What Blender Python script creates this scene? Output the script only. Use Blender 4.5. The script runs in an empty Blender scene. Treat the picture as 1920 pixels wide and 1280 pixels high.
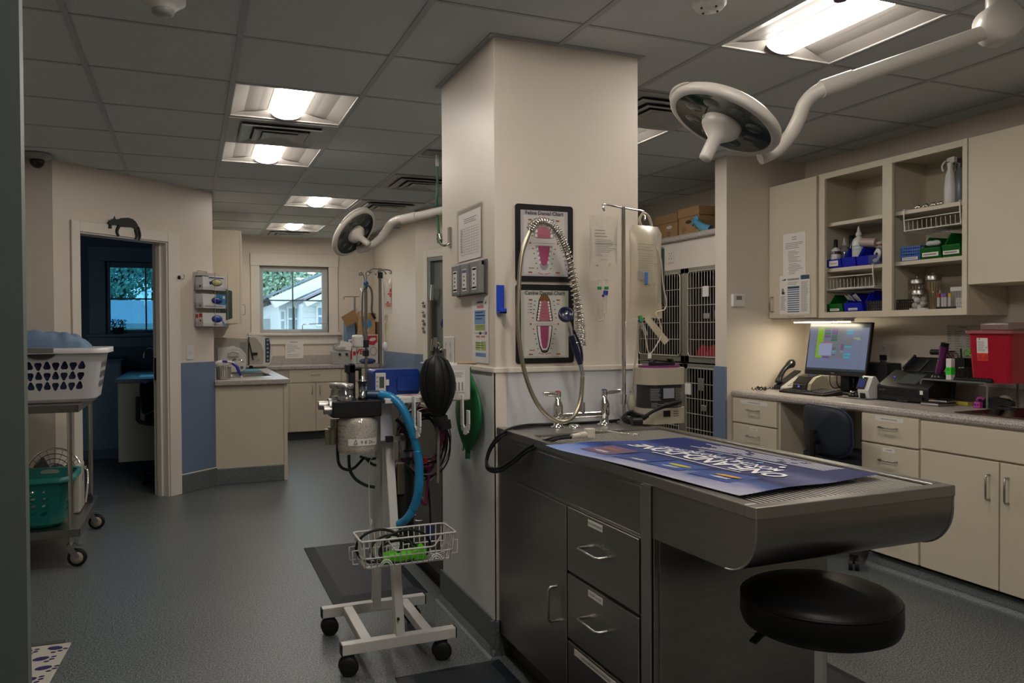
import bpy,math,random
from mathutils import Vector,Matrix
random.seed(7)
S=bpy.context.scene
COL=S.collection
PI=math.pi
ORD=('first','second','third','fourth','fifth','sixth','seventh')
# ---------------------------------------------------------------- camera, sky, exposure
HC=1.31
FOC=1460.0
YAW,PITCH,ROLL=math.radians(22.48),math.radians(-0.866),math.radians(-0.28)
_F=Vector((math.sin(YAW)*math.cos(PITCH),math.cos(YAW)*math.cos(PITCH),math.sin(PITCH)))
_R0=Vector((math.cos(YAW),-math.sin(YAW),0))
_U0=_R0.cross(_F)
_R=_R0*math.cos(ROLL)+_U0*math.sin(ROLL)
_U=-_R0*math.sin(ROLL)+_U0*math.cos(ROLL)
cam_data=bpy.data.cameras.new('camera')
cam=bpy.data.objects.new('camera',cam_data)
COL.objects.link(cam)
cam_data.sensor_width=36.0
cam_data.lens=36.0*FOC/1920.0
cam_data.clip_start=0.05
cam_data.clip_end=200
cam.matrix_world=Matrix(((_R.x,_U.x,-_F.x,0),(_R.y,_U.y,-_F.y,0),(_R.z,_U.z,-_F.z,HC),(0,0,0,1)))
S.camera=cam
S.view_settings.view_transform='Standard'
S.view_settings.look='None'
S.view_settings.gamma=1.0
S.view_settings.use_curve_mapping=False
S.view_settings.exposure=0.0
LAMP=40.0
w=bpy.data.worlds.new('sky')
S.world=w
w.use_nodes=True
nt=w.node_tree
bg=nt.nodes['Background']
tc=nt.nodes.new('ShaderNodeTexCoord')
sep=nt.nodes.new('ShaderNodeSeparateXYZ')
rmp=nt.nodes.new('ShaderNodeValToRGB')
nt.links.new(tc.outputs['Generated'],sep.inputs[0])
nt.links.new(sep.outputs['Z'],rmp.inputs[0])
rmp.color_ramp.elements[0].position=0.0
rmp.color_ramp.elements[0].color=(0.80,0.92,1.0,1)
rmp.color_ramp.elements[1].position=0.8
rmp.color_ramp.elements[1].color=(0.55,0.76,1.0,1)
nt.links.new(rmp.outputs[0],bg.inputs[0])
bg.inputs[1].default_value=3.0
# ---------------------------------------------------------------- helpers
def ray(px,py):
    return(_R*((px-960)/FOC)-_U*((py-640)/FOC)+_F)
def AX(px,py,X):
    d=ray(px,py);t=X/d.x
    return Vector((X,d.y*t,HC+d.z*t))
def AY(px,py,Y):
    d=ray(px,py);t=Y/d.y
    return Vector((d.x*t,Y,HC+d.z*t))
def AZ(px,py,Z):
    d=ray(px,py);t=(Z-HC)/d.z
    return Vector((d.x*t,d.y*t,Z))
def lin(h):
    h=h.lstrip('#');r=[]
    for i in(0,2,4):
        c=int(h[i:i+2],16)/255
        r.append(c/12.92 if c<=.04045 else((c+.055)/1.055)**2.4)
    return r
_M={}
def mat(name,col,rough=.5,metal=0.,bump=0.,bscale=60.,var=0.,vscale=8.,emit=None,estr=0.,alpha=None,spec=.5,speck=0.,sscale=180.,coat=0.,stretch=None):
    if name in _M:return _M[name]
    m=bpy.data.materials.new(name);m.use_nodes=True
    n=m.node_tree.nodes;l=m.node_tree.links
    b=n['Principled BSDF']
    c=lin(col)if isinstance(col,str)else list(col)
    b.inputs['Base Color'].default_value=(*c,1)
    b.inputs['Roughness'].default_value=rough
    b.inputs['Metallic'].default_value=metal
    b.inputs['Specular IOR Level'].default_value=spec
    if coat:b.inputs['Coat Weight'].default_value=coat;b.inputs['Coat Roughness'].default_value=.15
    if emit:
        e=lin(emit)if isinstance(emit,str)else list(emit)
        b.inputs['Emission Color'].default_value=(*e,1);b.inputs['Emission Strength'].default_value=estr
    if alpha is not None:b.inputs['Alpha'].default_value=alpha
    if bump or var or speck:
        t=n.new('ShaderNodeTexCoord');mp=n.new('ShaderNodeMapping');l.new(t.outputs['Object'],mp.inputs[0])
        if stretch:mp.inputs['Scale'].default_value=stretch
        src=mp.outputs[0]
    cur=None
    if var:
        x=n.new('ShaderNodeTexNoise');x.inputs['Scale'].default_value=vscale;x.inputs['Detail'].default_value=4
        l.new(src,x.inputs['Vector'])
        mx=n.new('ShaderNodeMixRGB');mx.blend_type='MULTIPLY';mx.inputs[0].default_value=1
        rp=n.new('ShaderNodeValToRGB');rp.color_ramp.elements[0].position=.3;rp.color_ramp.elements[1].position=.7
        rp.color_ramp.elements[0].color=(1-var,)*3+(1,);rp.color_ramp.elements[1].color=(1,1,1,1)
        l.new(x.outputs['Fac'],rp.inputs[0]);mx.inputs[1].default_value=(*c,1);l.new(rp.outputs[0],mx.inputs[2])
        cur=mx.outputs[0]
    if speck:
        x=n.new('ShaderNodeTexNoise');x.inputs['Scale'].default_value=sscale;x.inputs['Detail'].default_value=2
        l.new(src,x.inputs['Vector'])
        rp=n.new('ShaderNodeValToRGB');rp.color_ramp.elements[0].position=.36;rp.color_ramp.elements[1].position=.64
        rp.color_ramp.elements[0].color=(1-speck,)*3+(1,);rp.color_ramp.elements[1].color=(1+speck,)*3+(1,)
        l.new(x.outputs['Fac'],rp.inputs[0])
        mx=n.new('ShaderNodeMixRGB');mx.blend_type='MULTIPLY';mx.inputs[0].default_value=1
        if cur:l.new(cur,mx.inputs[1])
        else:mx.inputs[1].default_value=(*c,1)
        l.new(rp.outputs[0],mx.inputs[2]);cur=mx.outputs[0]
    if cur:l.new(cur,b.inputs['Base Color'])
    if bump:
        x=n.new('ShaderNodeTexNoise');x.inputs['Scale'].default_value=bscale;x.inputs['Detail'].default_value=3
        l.new(src,x.inputs['Vector'])
        bp=n.new('ShaderNodeBump');bp.inputs['Strength'].default_value=bump;bp.inputs['Distance'].default_value=.002
        l.new(x.outputs['Fac'],bp.inputs['Height']);l.new(bp.outputs[0],b.inputs['Normal'])
    _M[name]=m
    return m
def glassy(name,tint=(1,1,1),amount=.12,rough=.05,body=None,bodyf=0.):
    """thin clear film: light passes straight through, with a sheen and an optional milky body"""
    if name in _M:return _M[name]
    m=bpy.data.materials.new(name);m.use_nodes=True
    n=m.node_tree.nodes;l=m.node_tree.links;n.clear()
    o=n.new('ShaderNodeOutputMaterial');tr=n.new('ShaderNodeBsdfTransparent');gl=n.new('ShaderNodeBsdfGlossy');mx=n.new('ShaderNodeMixShader')
    lw=n.new('ShaderNodeLayerWeight');lw.inputs[0].default_value=.25
    mth=n.new('ShaderNodeMath');mth.operation='MULTIPLY_ADD';mth.inputs[1].default_value=.5;mth.inputs[2].default_value=amount*.5
    l.new(lw.outputs['Fresnel'],mth.inputs[0]);l.new(mth.outputs[0],mx.inputs[0])
    tr.inputs[0].default_value=(*tint,1);gl.inputs['Roughness'].default_value=rough
    first=tr.outputs[0]
    if body:
        df=n.new('ShaderNodeBsdfDiffuse');df.inputs[0].default_value=(*lin(body),1)
        m2=n.new('ShaderNodeMixShader');m2.inputs[0].default_value=bodyf
        l.new(tr.outputs[0],m2.inputs[1]);l.new(df.outputs[0],m2.inputs[2]);first=m2.outputs[0]
    l.new(first,mx.inputs[1]);l.new(gl.outputs[0],mx.inputs[2]);l.new(mx.outputs[0],o.inputs[0])
    _M[name]=m
    return m
BASE={}
class MB:
    def __init__(s):s.v=[];s.f=[];s.fm=[];s.fs=[];s.k=0
    def add(s,vs,fs,smooth=False):
        b=len(s.v);s.v+=[Vector(p)for p in vs]
        for f in fs:s.f.append([b+i for i in f]);s.fm.append(s.k);s.fs.append(smooth)
        return s
    def mk(s,k):s.k=k;return s
    def box(s,x0,x1,y0,y1,z0,z1):
        x0,x1=min(x0,x1),max(x0,x1);y0,y1=min(y0,y1),max(y0,y1);z0,z1=min(z0,z1),max(z0,z1)
        return s.add([(x0,y0,z0),(x1,y0,z0),(x1,y1,z0),(x0,y1,z0),(x0,y0,z1),(x1,y0,z1),(x1,y1,z1),(x0,y1,z1)],
              [(0,3,2,1),(4,5,6,7),(0,1,5,4),(1,2,6,5),(2,3,7,6),(3,0,4,7)])
    def bar(s,p,q,wx,wy,up=(0,0,1)):
        """rectangular bar from p to q"""
        p=Vector(p);q=Vector(q);d=(q-p).normalized();u=Vector(up)
        if abs(d.dot(u))>.95:u=Vector((0,1,0))
        a=d.cross(u).normalized();b=a.cross(d)
        a=a*wx/2;b=b*wy/2
        return s.add([p-a-b,p+a-b,p+a+b,p-a+b,q-a-b,q+a-b,q+a+b,q-a+b],
              [(0,3,2,1),(4,5,6,7),(0,1,5,4),(1,2,6,5),(2,3,7,6),(3,0,4,7)])
    def fbox(s,fr,u0,u1,v0,v1,n0,n1):
        """box in a frame (origin, u, v, n)"""
        o,u,v,n=fr
        P=lambda a,b,c:o+u*a+v*b+n*c
        return s.add([P(u0,v0,n0),P(u1,v0,n0),P(u1,v1,n0),P(u0,v1,n0),P(u0,v0,n1),P(u1,v0,n1),P(u1,v1,n1),P(u0,v1,n1)],
              [(0,3,2,1),(4,5,6,7),(0,1,5,4),(1,2,6,5),(2,3,7,6),(3,0,4,7)])
    def fq(s,fr,u0,u1,v0,v1,e=.0006):
        o,u,v,n=fr
        P=lambda a,b:o+u*a+v*b+n*e
        return s.add([P(u0,v0),P(u1,v0),P(u1,v1),P(u0,v1)],[(0,1,2,3)])
    def fpoly(s,fr,pts,e=.0006):
        o,u,v,n=fr
        return s.add([o+u*a+v*b+n*e for a,b in pts],[tuple(range(len(pts)))])
    def fell(s,fr,cu,cv,ru,rv,e=.0006,n=14,rot=0.):
        return s.fpoly(fr,[(cu+ru*math.cos(t)*math.cos(rot)-rv*math.sin(t)*math.sin(rot),cv+ru*math.cos(t)*math.sin(rot)+rv*math.sin(t)*math.cos(rot))for t in[2*PI*i/n for i in range(n)]],e)
    def cyl(s,p,q,r,n=14,r1=None,caps=True):
        p=Vector(p);q=Vector(q);r1=r if r1 is None else r1
        d=(q-p).normalized();a=d.orthogonal().normalized();b=d.cross(a)
        c=[(a*math.cos(2*PI*i/n)+b*math.sin(2*PI*i/n))for i in range(n)]
        s.add([p+x*r for x in c]+[q+x*r1 for x in c],[(i,(i+1)%n,n+(i+1)%n,n+i)for i in range(n)],True)
        if caps:
            s.add([p+x*r for x in c],[tuple(reversed(range(n)))]);s.add([q+x*r1 for x in c],[tuple(range(n))])
        return s
    def tube(s,pts,r,n=8,closed=False,caps=True):
        P=[Vector(p)for p in pts];N=len(P);R=r if isinstance(r,(list,tuple))else[r]*N
        T=[]
        for i in range(N):
            if closed:t=P[(i+1)%N]-P[i-1]
            else:t=P[min(i+1,N-1)]-P[max(i-1,0)]
            T.append(t.normalized()if t.length>1e-9 else Vector((0,0,1)))
        a=T[0].orthogonal().normalized();V=[]
        for i in range(N):
            a=(a-T[i]*a.dot(T[i]))
            a=a.normalized()if a.length>1e-6 else T[i].orthogonal().normalized()
            b=T[i].cross(a)
            V+=[P[i]+(a*math.cos(2*PI*k/n)+b*math.sin(2*PI*k/n))*R[i]for k in range(n)]
        F=[]
        for i in range(N if closed else N-1):
            j=(i+1)%N
            for k in range(n):F.append((i*n+k,i*n+(k+1)%n,j*n+(k+1)%n,j*n+k))
        s.add(V,F,True)
        if not closed and caps:
            s.add(V[:n],[tuple(reversed(range(n)))]);s.add(V[-n:],[tuple(range(n))])
        return s
    def lathe(s,prof,o=(0,0,0),n=24,axis=(0,0,1),sx=1.,sy=1.,smooth=True,cap=True):
        o=Vector(o);ax=Vector(axis).normalized()
        if abs(ax.z)>.999:a=Vector((1,0,0));b=Vector((0,1,0))if ax.z>0 else Vector((0,-1,0))
        else:a=ax.cross(Vector((0,0,1))).normalized();b=ax.cross(a)
        V=[]
        for r,z in prof:V+=[o+ax*z+a*(r*sx*math.cos(2*PI*k/n))+b*(r*sy*math.sin(2*PI*k/n))for k in range(n)]
        F=[]
        for i in range(len(prof)-1):
            for k in range(n):F.append((i*n+k,i*n+(k+1)%n,(i+1)*n+(k+1)%n,(i+1)*n+k))
        s.add(V,F,smooth)
        if cap and prof[0][0]>1e-4:s.add(V[:n],[tuple(reversed(range(n)))])
        if cap and prof[-1][0]>1e-4:s.add(V[-n:],[tuple(range(n))])
        return s
    def prism(s,poly,fr,n0,n1,smooth=False):
        """polygon (u,v) extruded along n of frame"""
        o,u,v,n=fr;k=len(poly)
        A=[o+u*a+v*b+n*n0 for a,b in poly];B=[o+u*a+v*b+n*n1 for a,b in poly]
        s.add(A+B,[(i,(i+1)%k,k+(i+1)%k,k+i)for i in range(k)],smooth)
        s.add(A,[tuple(reversed(range(k)))]);s.add(B,[tuple(range(k))])
        return s
    def ball(s,c,r,n=12,m=8,sz=1.):
        c=Vector(c)
        rx,ry,rz=(r if isinstance(r,(tuple,list))else(r,r,r*sz))
        V=[];F=[]
        for i in range(m+1):
            t=PI*i/m
            V+=[c+Vector((rx*math.sin(t)*math.cos(2*PI*k/n),ry*math.sin(t)*math.sin(2*PI*k/n),rz*math.cos(t)))for k in range(n)]
        for i in range(m):
            for k in range(n):F.append((i*n+k,(i+1)*n+k,(i+1)*n+(k+1)%n,i*n+(k+1)%n))
        return s.add(V,F,True)
    def build(s,name,mats,parent=None,bev=0.,seg=2,kind=None,label=None,local=False,sub=0):
        b=Vector((0,0,0))if(parent is None or local)else BASE.get(parent.name,Vector((0,0,0)))
        me=bpy.data.meshes.new(name)
        me.from_pydata([p-b for p in s.v],[],s.f)
        ml=mats if isinstance(mats,(list,tuple))else[mats]
        for m in ml:me.materials.append(m)
        me.polygons.foreach_set('material_index',[min(i,len(ml)-1)for i in s.fm])
        me.polygons.foreach_set('use_smooth',s.fs)
        me.update()
        o=bpy.data.objects.new(name,me);COL.objects.link(o)
        if parent is not None:o.parent=parent;BASE[o.name]=b
        if bev:
            md=o.modifiers.new('bevel','BEVEL');md.width=bev;md.segments=seg;md.limit_method='ANGLE';md.angle_limit=math.radians(40)
        if sub:
            md=o.modifiers.new('sub','SUBSURF');md.levels=sub;md.render_levels=sub
        if kind:o['kind']=kind
        if label:o['label']=label
        return o
def tag(o,label,cat,group=None):
    o['label']=label;o['category']=cat
    if group:o['group']=group
    return o
def thing(name,label,cat,loc=(0,0,0),group=None):
    o=bpy.data.objects.new(name,None);COL.objects.link(o)
    o.location=loc;o.empty_display_size=.05
    BASE[o.name]=Vector(loc)
    return tag(o,label,cat,group)
def struct(name,mb,m,**k):return mb.build(name,m,kind='structure',**k)
def copy_tree(o,parent=None):
    c=o.copy();COL.objects.link(c)
    if parent is not None:c.parent=parent
    for ch in list(o.children):copy_tree(ch,c)
    return c
def frame(o,u,n):
    """frame with up = z: origin, u (to the right on the face), n (out of the face)"""
    u=Vector(u).normalized();n=Vector(n).normalized();v=n.cross(u).normalized()
    return(Vector(o),u,v,n)
def text(s,size,fr,cu,cv,m,parent,e=.0012,align='CENTER',name='lettering',shear=0.,bold=0.,sx=1.,spacing=1.):
    cd=bpy.data.curves.new(name,'FONT');cd.body=s;cd.size=size;cd.align_x=align;cd.align_y='CENTER';cd.shear=shear;cd.offset=bold;cd.resolution_u=2;cd.space_character=spacing
    o=bpy.data.objects.new(name,cd);COL.objects.link(o)
    dg=bpy.context.evaluated_depsgraph_get()
    me=bpy.data.meshes.new_from_object(o.evaluated_get(dg))
    bpy.data.objects.remove(o);me.name=name
    og,u,v,n=fr;b=BASE.get(parent.name,Vector((0,0,0)))
    for vt in me.vertices:vt.co=og+u*(cu+vt.co.x*sx)+v*(cv+vt.co.y)+n*e-b
    me.materials.clear();me.materials.append(m)
    r=bpy.data.objects.new(name,me);COL.objects.link(r);r.parent=parent;BASE[r.name]=b
    return r
def arc(c,a,b,r,t0,t1,n=8):
    c=Vector(c);a=Vector(a);b=Vector(b)
    return[c+a*(r*math.cos(t0+(t1-t0)*i/n))+b*(r*math.sin(t0+(t1-t0)*i/n))for i in range(n+1)]
def smoothpath(P,n=6):
    P=[Vector(p)for p in P];out=[]
    for i in range(len(P)-1):
        p0=P[max(i-1,0)];p1=P[i];p2=P[i+1];p3=P[min(i+2,len(P)-1)]
        for k in range(n):
            t=k/n
            out.append(.5*((2*p1)+(p2-p0)*t+(2*p0-5*p1+4*p2-p3)*t*t+(3*p1-p0-3*p2+p3)*t**3))
    out.append(P[-1]);return out
def rrect(u0,u1,v0,v1,r,n=4):
    o=[]
    for cx,cy,a in((u1-r,v1-r,0),(u0+r,v1-r,PI/2),(u0+r,v0+r,PI),(u1-r,v0+r,1.5*PI)):
        o+=[(cx+r*math.cos(a+PI/2*i/n),cy+r*math.sin(a+PI/2*i/n))for i in range(n+1)]
    return o
def blines(mb,fr,u0,u1,v1,v0,rows,h=.35,mn=.5,ind=0.):
    """print: rows of ragged text lines"""
    d=(v1-v0)/rows
    for i in range(rows):
        L=(u1-u0)*random.uniform(mn,1.);a=u0+(u1-u0)*ind*random.random();v=v1-d*(i+.5)
        mb.fq(fr,a,min(a+L,u1),v-d*h/2,v+d*h/2)
XA,XM,YM,ZM=Vector((1,0,0)),Vector((-1,0,0)),Vector((0,-1,0)),Vector((0,0,1))
# ---------------------------------------------------------------- materials
wall_m=mat('wall_paint',(.68,.61,.53),.42,bump=.15,bscale=300,var=.04,vscale=3)
soft_m=mat('trim_paint',(.70,.645,.575),.45)
panel_m=mat('wall_panel_white',(.62,.62,.64),.38,bump=.5,bscale=160)
blue_m=mat('slate_blue_panel',(.135,.185,.285),.5)
navy_m=mat('navy_room_paint',(.055,.10,.155),.6)
navyt_m=mat('navy_room_trim',(.09,.16,.23),.45)
cream_m=mat('cream_laminate',(.60,.535,.42),.42,var=.03,vscale=5)
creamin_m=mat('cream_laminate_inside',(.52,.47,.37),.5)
counter_m=mat('speckled_laminate',(.40,.36,.335),.35,speck=.55,sscale=240)
floor_m=mat('vinyl_floor',(.112,.124,.126),.34,bump=.5,bscale=260,speck=.8,sscale=150,var=.1,vscale=1.2)
cove_m=mat('cove_vinyl',(.115,.13,.135),.4,bump=.3,bscale=420,speck=.5,sscale=260)
toe_m=mat('toe_kick_dark',(.03,.033,.035),.6)
ceil_m=mat('ceiling_tile_fibre',(.57,.605,.625),.9,bump=.5,bscale=220,speck=.08,sscale=400)
grid_m=mat('ceiling_grid_metal',(.38,.41,.43),.45)
steel_m=mat('brushed_steel',(.36,.345,.32),.3,1.,var=.12,vscale=5,bump=.04,bscale=90,stretch=(1,1,30))
steel2_m=mat('brushed_steel_lip',(.55,.53,.5),.25,1.)
chrome_m=mat('chrome',(.75,.74,.72),.12,1.)
dullsteel_m=mat('dull_steel',(.42,.41,.39),.35,1.)
darksteel_m=mat('kennel_steel',(.26,.25,.205),.4,.7)
white_m=mat('white_enamel',(.72,.70,.67),.35)
whitep_m=mat('white_plastic',(.68,.67,.65),.4)
cool_m=mat('cool_white_metal',(.50,.53,.60),.4)
paper_m=mat('paper',(.72,.69,.66),.55)
ink_m=mat('ink',(.04,.04,.045),.7)
grayink_m=mat('gray_ink',(.25,.25,.26),.7)
black_m=mat('black_plastic',(.009,.010,.011),.48,spec=.3)
blackr_m=mat('black_rubber',(.010,.011,.012),.5,spec=.3)
satin_m=mat('black_vinyl',(.007,.007,.008),.38,bump=.1,bscale=300,spec=.14)
matr_m=mat('rubber_mat',(.012,.016,.022),.55,var=.3,vscale=6,spec=.3)
# ================================================================ STRUCTURE
CH=2.48
def wall_with_holes(mb,fr,u0,u1,v0,v1,th,holes=()):
    us=sorted({u0,u1,*[h[0]for h in holes],*[h[1]for h in holes]})
    vs=sorted({v0,v1,*[h[2]for h in holes],*[h[3]for h in holes]})
    for i in range(len(us)-1):
        for j in range(len(vs)-1):
            a,b,c,d=us[i],us[i+1],vs[j],vs[j+1]
            if any(h[0]<=a and b<=h[1]and h[2]<=c and d<=h[3]for h in holes):continue
            mb.fbox(fr,a,b,c,d,-th,0)
    return mb
floor=struct('floor',MB().box(-2.4,4.4,-1.9,10.3,-.1,0),floor_m)
# back wall with window_2
FB=frame((0,10.12,0),XA,YM)
struct('wall_back',wall_with_holes(MB(),FB,.07,2.36,0,2.6,.16,[(.805,1.648,1.285,2.12)]),wall_m)
# angled wall with door opening
A2=Vector((-.853,6.095,0));DU=Vector((.7327,.6806,0));DN=Vector((.6806,-.7327,0))
FA=frame(A2,DU,DN)
struct('wall_left_angled',wall_with_holes(MB(),FA,0,1.421,0,2.6,.14,[(.18,.95,0,2.02)]),wall_m)
mb=MB().box(.07,.19,7.06,10.12,0,2.6);struct('wall_left_back',mb,wall_m)
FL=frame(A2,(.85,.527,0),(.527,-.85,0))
struct('wall_left_alcove',wall_with_holes(MB(),FL,-1.1,-.001,0,2.6,.14),mat('alcove_wall_dark',(.40,.36,.315),.6,bump=.15,bscale=300))  # darker colour than the other walls
struct('wall_left',MB().box(-1.90,-1.78,1.3,5.6,0,2.6),wall_m)
struct('wall_front',MB().box(-2.0,4.2,-1.9,-1.75,0,2.6),wall_m)
# near jamb at the left edge of the view
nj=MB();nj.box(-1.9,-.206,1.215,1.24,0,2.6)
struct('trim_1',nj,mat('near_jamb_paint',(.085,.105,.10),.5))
struct('wall_left_near',MB().box(-1.95,-1.78,-1.8,1.3,0,2.6),wall_m)
struct('wall_right',MB().box(4.05,4.2,-1.8,6.6,0,2.6),wall_m)
# partition beside the kennels
pt=struct('wall_partition',MB().box(3.37,4.05,4.33,4.455,0,2.6),wall_m)
MB().box(3.355,3.37,4.325,4.455,.15,1.052).build('wainscot_panel',blue_m,pt,bev=.002)
MB().box(3.352,3.37,4.322,4.458,0,.15).build('cove_base',cove_m,pt,bev=.003)
# far right walls
struct('wall_far_right',MB().box(2.24,2.36,8.10,10.12,0,2.6),wall_m)
FD=frame((2.24,8.10,0),(.371,-.9286,0),(-.9286,-.371,0))
def onFD(px):
    d=ray(px,500);o,u,v,n=FD
    t=o.dot(n)/Vector((d.x,d.y,0)).dot(n);return(Vector((d.x,d.y,0))*t-o).dot(u)
dL=onFD(803)
struct('wall_far_door',wall_with_holes(MB(),FD,-.001,1.75,0,2.6,.12,[(dL,dL+.84,0,2.07)]),wall_m)
struct('wall_far_end',MB().box(2.75,4.2,6.5,6.62,0,2.6),wall_m)
# wainscots on the far right walls
ws=MB().box(2.228,2.24,8.1,9.58,.15,1.055);ws.fbox(FD,0,dL-.075,.15,1.055,0,.012)
struct('trim_2',ws,blue_m)
# left dark room
FR=frame((0,9.70,0),XA,YM)
struct('wall_side_room_back',wall_with_holes(MB(),FR,-2.3,.07,0,2.6,.16,[(-.86,-.02,1.285,2.09)]),navy_m)
struct('wall_side_room_left',MB().box(-2.4,-2.28,5.3,9.8,0,2.6),navy_m)
struct('wall_side_room_right',MB().box(.03,.069,7.2,9.7,0,2.6),navy_m)
struct('wall_side_room_front',wall_with_holes(MB(),frame(A2-DN*.1405,DU,DN),-.9,1.3,0,2.6,.02,[(.18,.95,0,2.02)]),navy_m)
struct('baseboard_side_room',MB().box(-2.28,.03,9.675,9.70,0,.14),navyt_m)
def casement(name,fr,u0,u1,v0,v1,cas,gl,tm,sm,depth=.1,head=.15,proud=.03,side=.105):
    """window: casing, header, sill, apron, sash, muntins, panes"""
    r=bpy.data.objects.new(name,None);COL.objects.link(r);r['kind']='structure';BASE[r.name]=Vector((0,0,0))
    m=MB();m.fbox(fr,u0-side,u0,v0,v1,0,.02);m.build('casing',tm,r,bev=.003)
    m=MB();m.fbox(fr,u1,u1+side+.012,v0,v1,0,.02);m.build('casing',tm,r,bev=.003)
    m=MB();m.fbox(fr,u0-side-.004,u1+side+.018,v1,v1+head,0,proud);m.build('header',tm,r,bev=.003)
    m=MB();m.fbox(fr,u0-side-.04,u1+side+.04,v0-.035,v0,-depth,.06);m.build('sill',tm,r,bev=.006)
    m=MB();m.fbox(fr,u0-side-.01,u1+side+.01,v0-.145,v0-.035,0,.02);m.build('apron',tm,r,bev=.003)
    m=MB()
    for a,b,c,d in((u0,u0+.045,v0,v1),(u1-.075,u1,v0,v1),(u0+.045,u1-.075,v0,v0+.045),(u0+.045,u1-.075,v1-.062,v1)):
        m.fbox(fr,a,b,c,d,-depth,-depth+.05)
    m.build('sash',sm,r,bev=.004)
    uc,vc=(u0+.045+u1-.075)/2,(v0+.045+v1-.062)/2
    m=MB();m.fbox(fr,uc-.008,uc+.008,v0+.045,v1-.062,-depth+.008,-depth+.035);m.build('muntin',mat('muntin_gray',(.16,.20,.23),.5),r)
    m=MB();m.fbox(fr,u0+.045,u1-.075,vc-.008,vc+.008,-depth+.008,-depth+.035);m.build('muntin',mat('muntin_gray',(.16,.20,.23),.5),r)
    for a,b in((u0+.045,uc-.008),(uc+.008,u1-.075)):
        for c,d in((v0+.045,vc-.008),(vc+.008,v1-.062)):
            m=MB();m.fbox(fr,a,b,c,d,-depth+.018,-depth+.022);m.build('pane',gl,r)
    m=MB();m.fbox(fr,uc-.075,uc+.075,v0+.004,v0+.016,-depth+.05,-depth+.085);m.fbox(fr,uc-.03,uc+.05,v0+.016,v0+.03,-depth+.05,-depth+.07)
    m.build('crank_handle',sm,r,bev=.003)
    m=MB();m.fbox(fr,u1-.03,u1-.012,v0+.12,v0+.24,-depth+.05,-depth+.07);m.build('sash_lock',sm,r,bev=.003)
    m=MB()
    for a,b,c,d in((u0-.001,u0,v0,v1),(u1,u1+.001,v0,v1)):m.fbox(fr,a,b,c,d,-depth,0)
    m.fbox(fr,u0,u1,v1,v1+.001,-depth,0)
    m.build('reveal',tm,r)
    return r
sash_m=mat('window_sash_vinyl',(.50,.52,.52),.4)
casement('window_2',FB,.805,1.648,1.285,2.12,None,glassy('clear_pane',(.93,.96,.97),.08,.02),soft_m,sash_m)
casement('window_1',FR,-.86,-.02,1.285,2.09,None,glassy('tinted_pane',(.30,.55,.66),.08,.02),navyt_m,navyt_m,head=.16,side=.16)
# door_1: cased opening in the angled wall
d1=bpy.data.objects.new('door_1',None);COL.objects.link(d1);d1['kind']='structure';BASE[d1.name]=Vector((0,0,0))
MB().fbox(FA,.125,.19,0,2.09,0,.018).build('casing',soft_m,d1,bev=.003)
MB().fbox(FA,.945,1.055,0,2.09,0,.018).build('casing',soft_m,d1,bev=.003)
MB().fbox(FA,.19,.945,2.015,2.09,0,.017).build('casing',soft_m,d1,bev=.003)
MB().fbox(FA,.18,.195,0,2.02,-.14,.002).build('jamb',soft_m,d1)
MB().fbox(FA,.935,.95,0,2.02,-.15,.002).build('jamb',soft_m,d1)
MB().fbox(FA,.195,.935,2.005,2.02,-.14,.002).build('jamb',soft_m,d1)
MB().fbox(FA,.918,.936,0,2.005,-.10,-.055).build('stop',soft_m,d1)
MB().fbox(FA,.925,.936,.92,1.10,-.13,-.105).build('strike_plate',black_m,d1)
# door_2: gray leaf behind the column
gd=mat('gray_door',(.16,.18,.175),.45);gf=mat('gray_door_frame',(.20,.215,.215),.45)
d2=bpy.data.objects.new('door_2',None);COL.objects.link(d2);d2['kind']='structure';BASE[d2.name]=Vector((0,0,0))
MB().fbox(FD,dL-.075,dL,0,2.15,0,.018).build('casing',soft_m,d2,bev=.003)
MB().fbox(FD,dL,dL+.9,2.07,2.15,0,.018).build('casing',soft_m,d2,bev=.003)
MB().fbox(FD,dL,dL+.045,0,2.03,-.1,.01).build('frame',gf,d2,bev=.003)
MB().fbox(FD,dL,dL+.84,2.03,2.07,-.1,.01).build('frame',gf,d2,bev=.003)
MB().fbox(FD,dL+.045,dL+.80,.01,2.03,-.08,-.04).build('leaf',gd,d2,bev=.003)
m=MB();m.fbox(FD,dL+.30,dL+.55,1.95,2.0,-.04,.05);m.build('closer',mat('closer_metal',(.5,.5,.48),.4),d2,bev=.006)
# ---------------------------------------------------------------- ceiling with lay-in tiles
GX,GY,T=-.412,3.286,.61
ceil=struct('ceiling',MB().box(-2.4,4.2,-1.9,10.3,CH+.11,CH+.20),ceil_m)
LIGHTS=[(1,1),(1,3),(2,6),(2,9),(4,-2),(4,1),(1,-2),(1,-5),(2,-6),(2,-4)]
VENTS=[(1,2),(3,4),(3,6),(2,10),(4,0)]
tile_me=None
for i in range(-3,8):
    for j in range(-8,12):
        if(i,j)in LIGHTS or(i,j)in VENTS:continue
        if i<-1 and j>4 or i>=4 and j>5:continue
        x,y=GX+T*i,GY+T*j
        if tile_me is None:
            o=MB().box(.007,T-.007,.007,T-.007,CH+.002,CH+.012).build('ceiling_tile',ceil_m,ceil,bev=.003,seg=1);tile_me=o.data
        else:
            o=bpy.data.objects.new('ceiling_tile',tile_me);COL.objects.link(o);o.parent=ceil
        o.location=(x,y,0)
for i in range(-3,9):
    x=GX+T*i
    MB().box(x-.012,x+.012,GY-8*T,10.12,CH-.003,CH+.012).build('grid_runner',grid_m,ceil)
for j in range(-8,13):
    y=GY+T*j
    if y<10.1:MB().box(GX-3*T,4.05,y-.008,y+.008,CH-.0015,CH+.012).build('cross_tee',grid_m,ceil)
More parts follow.
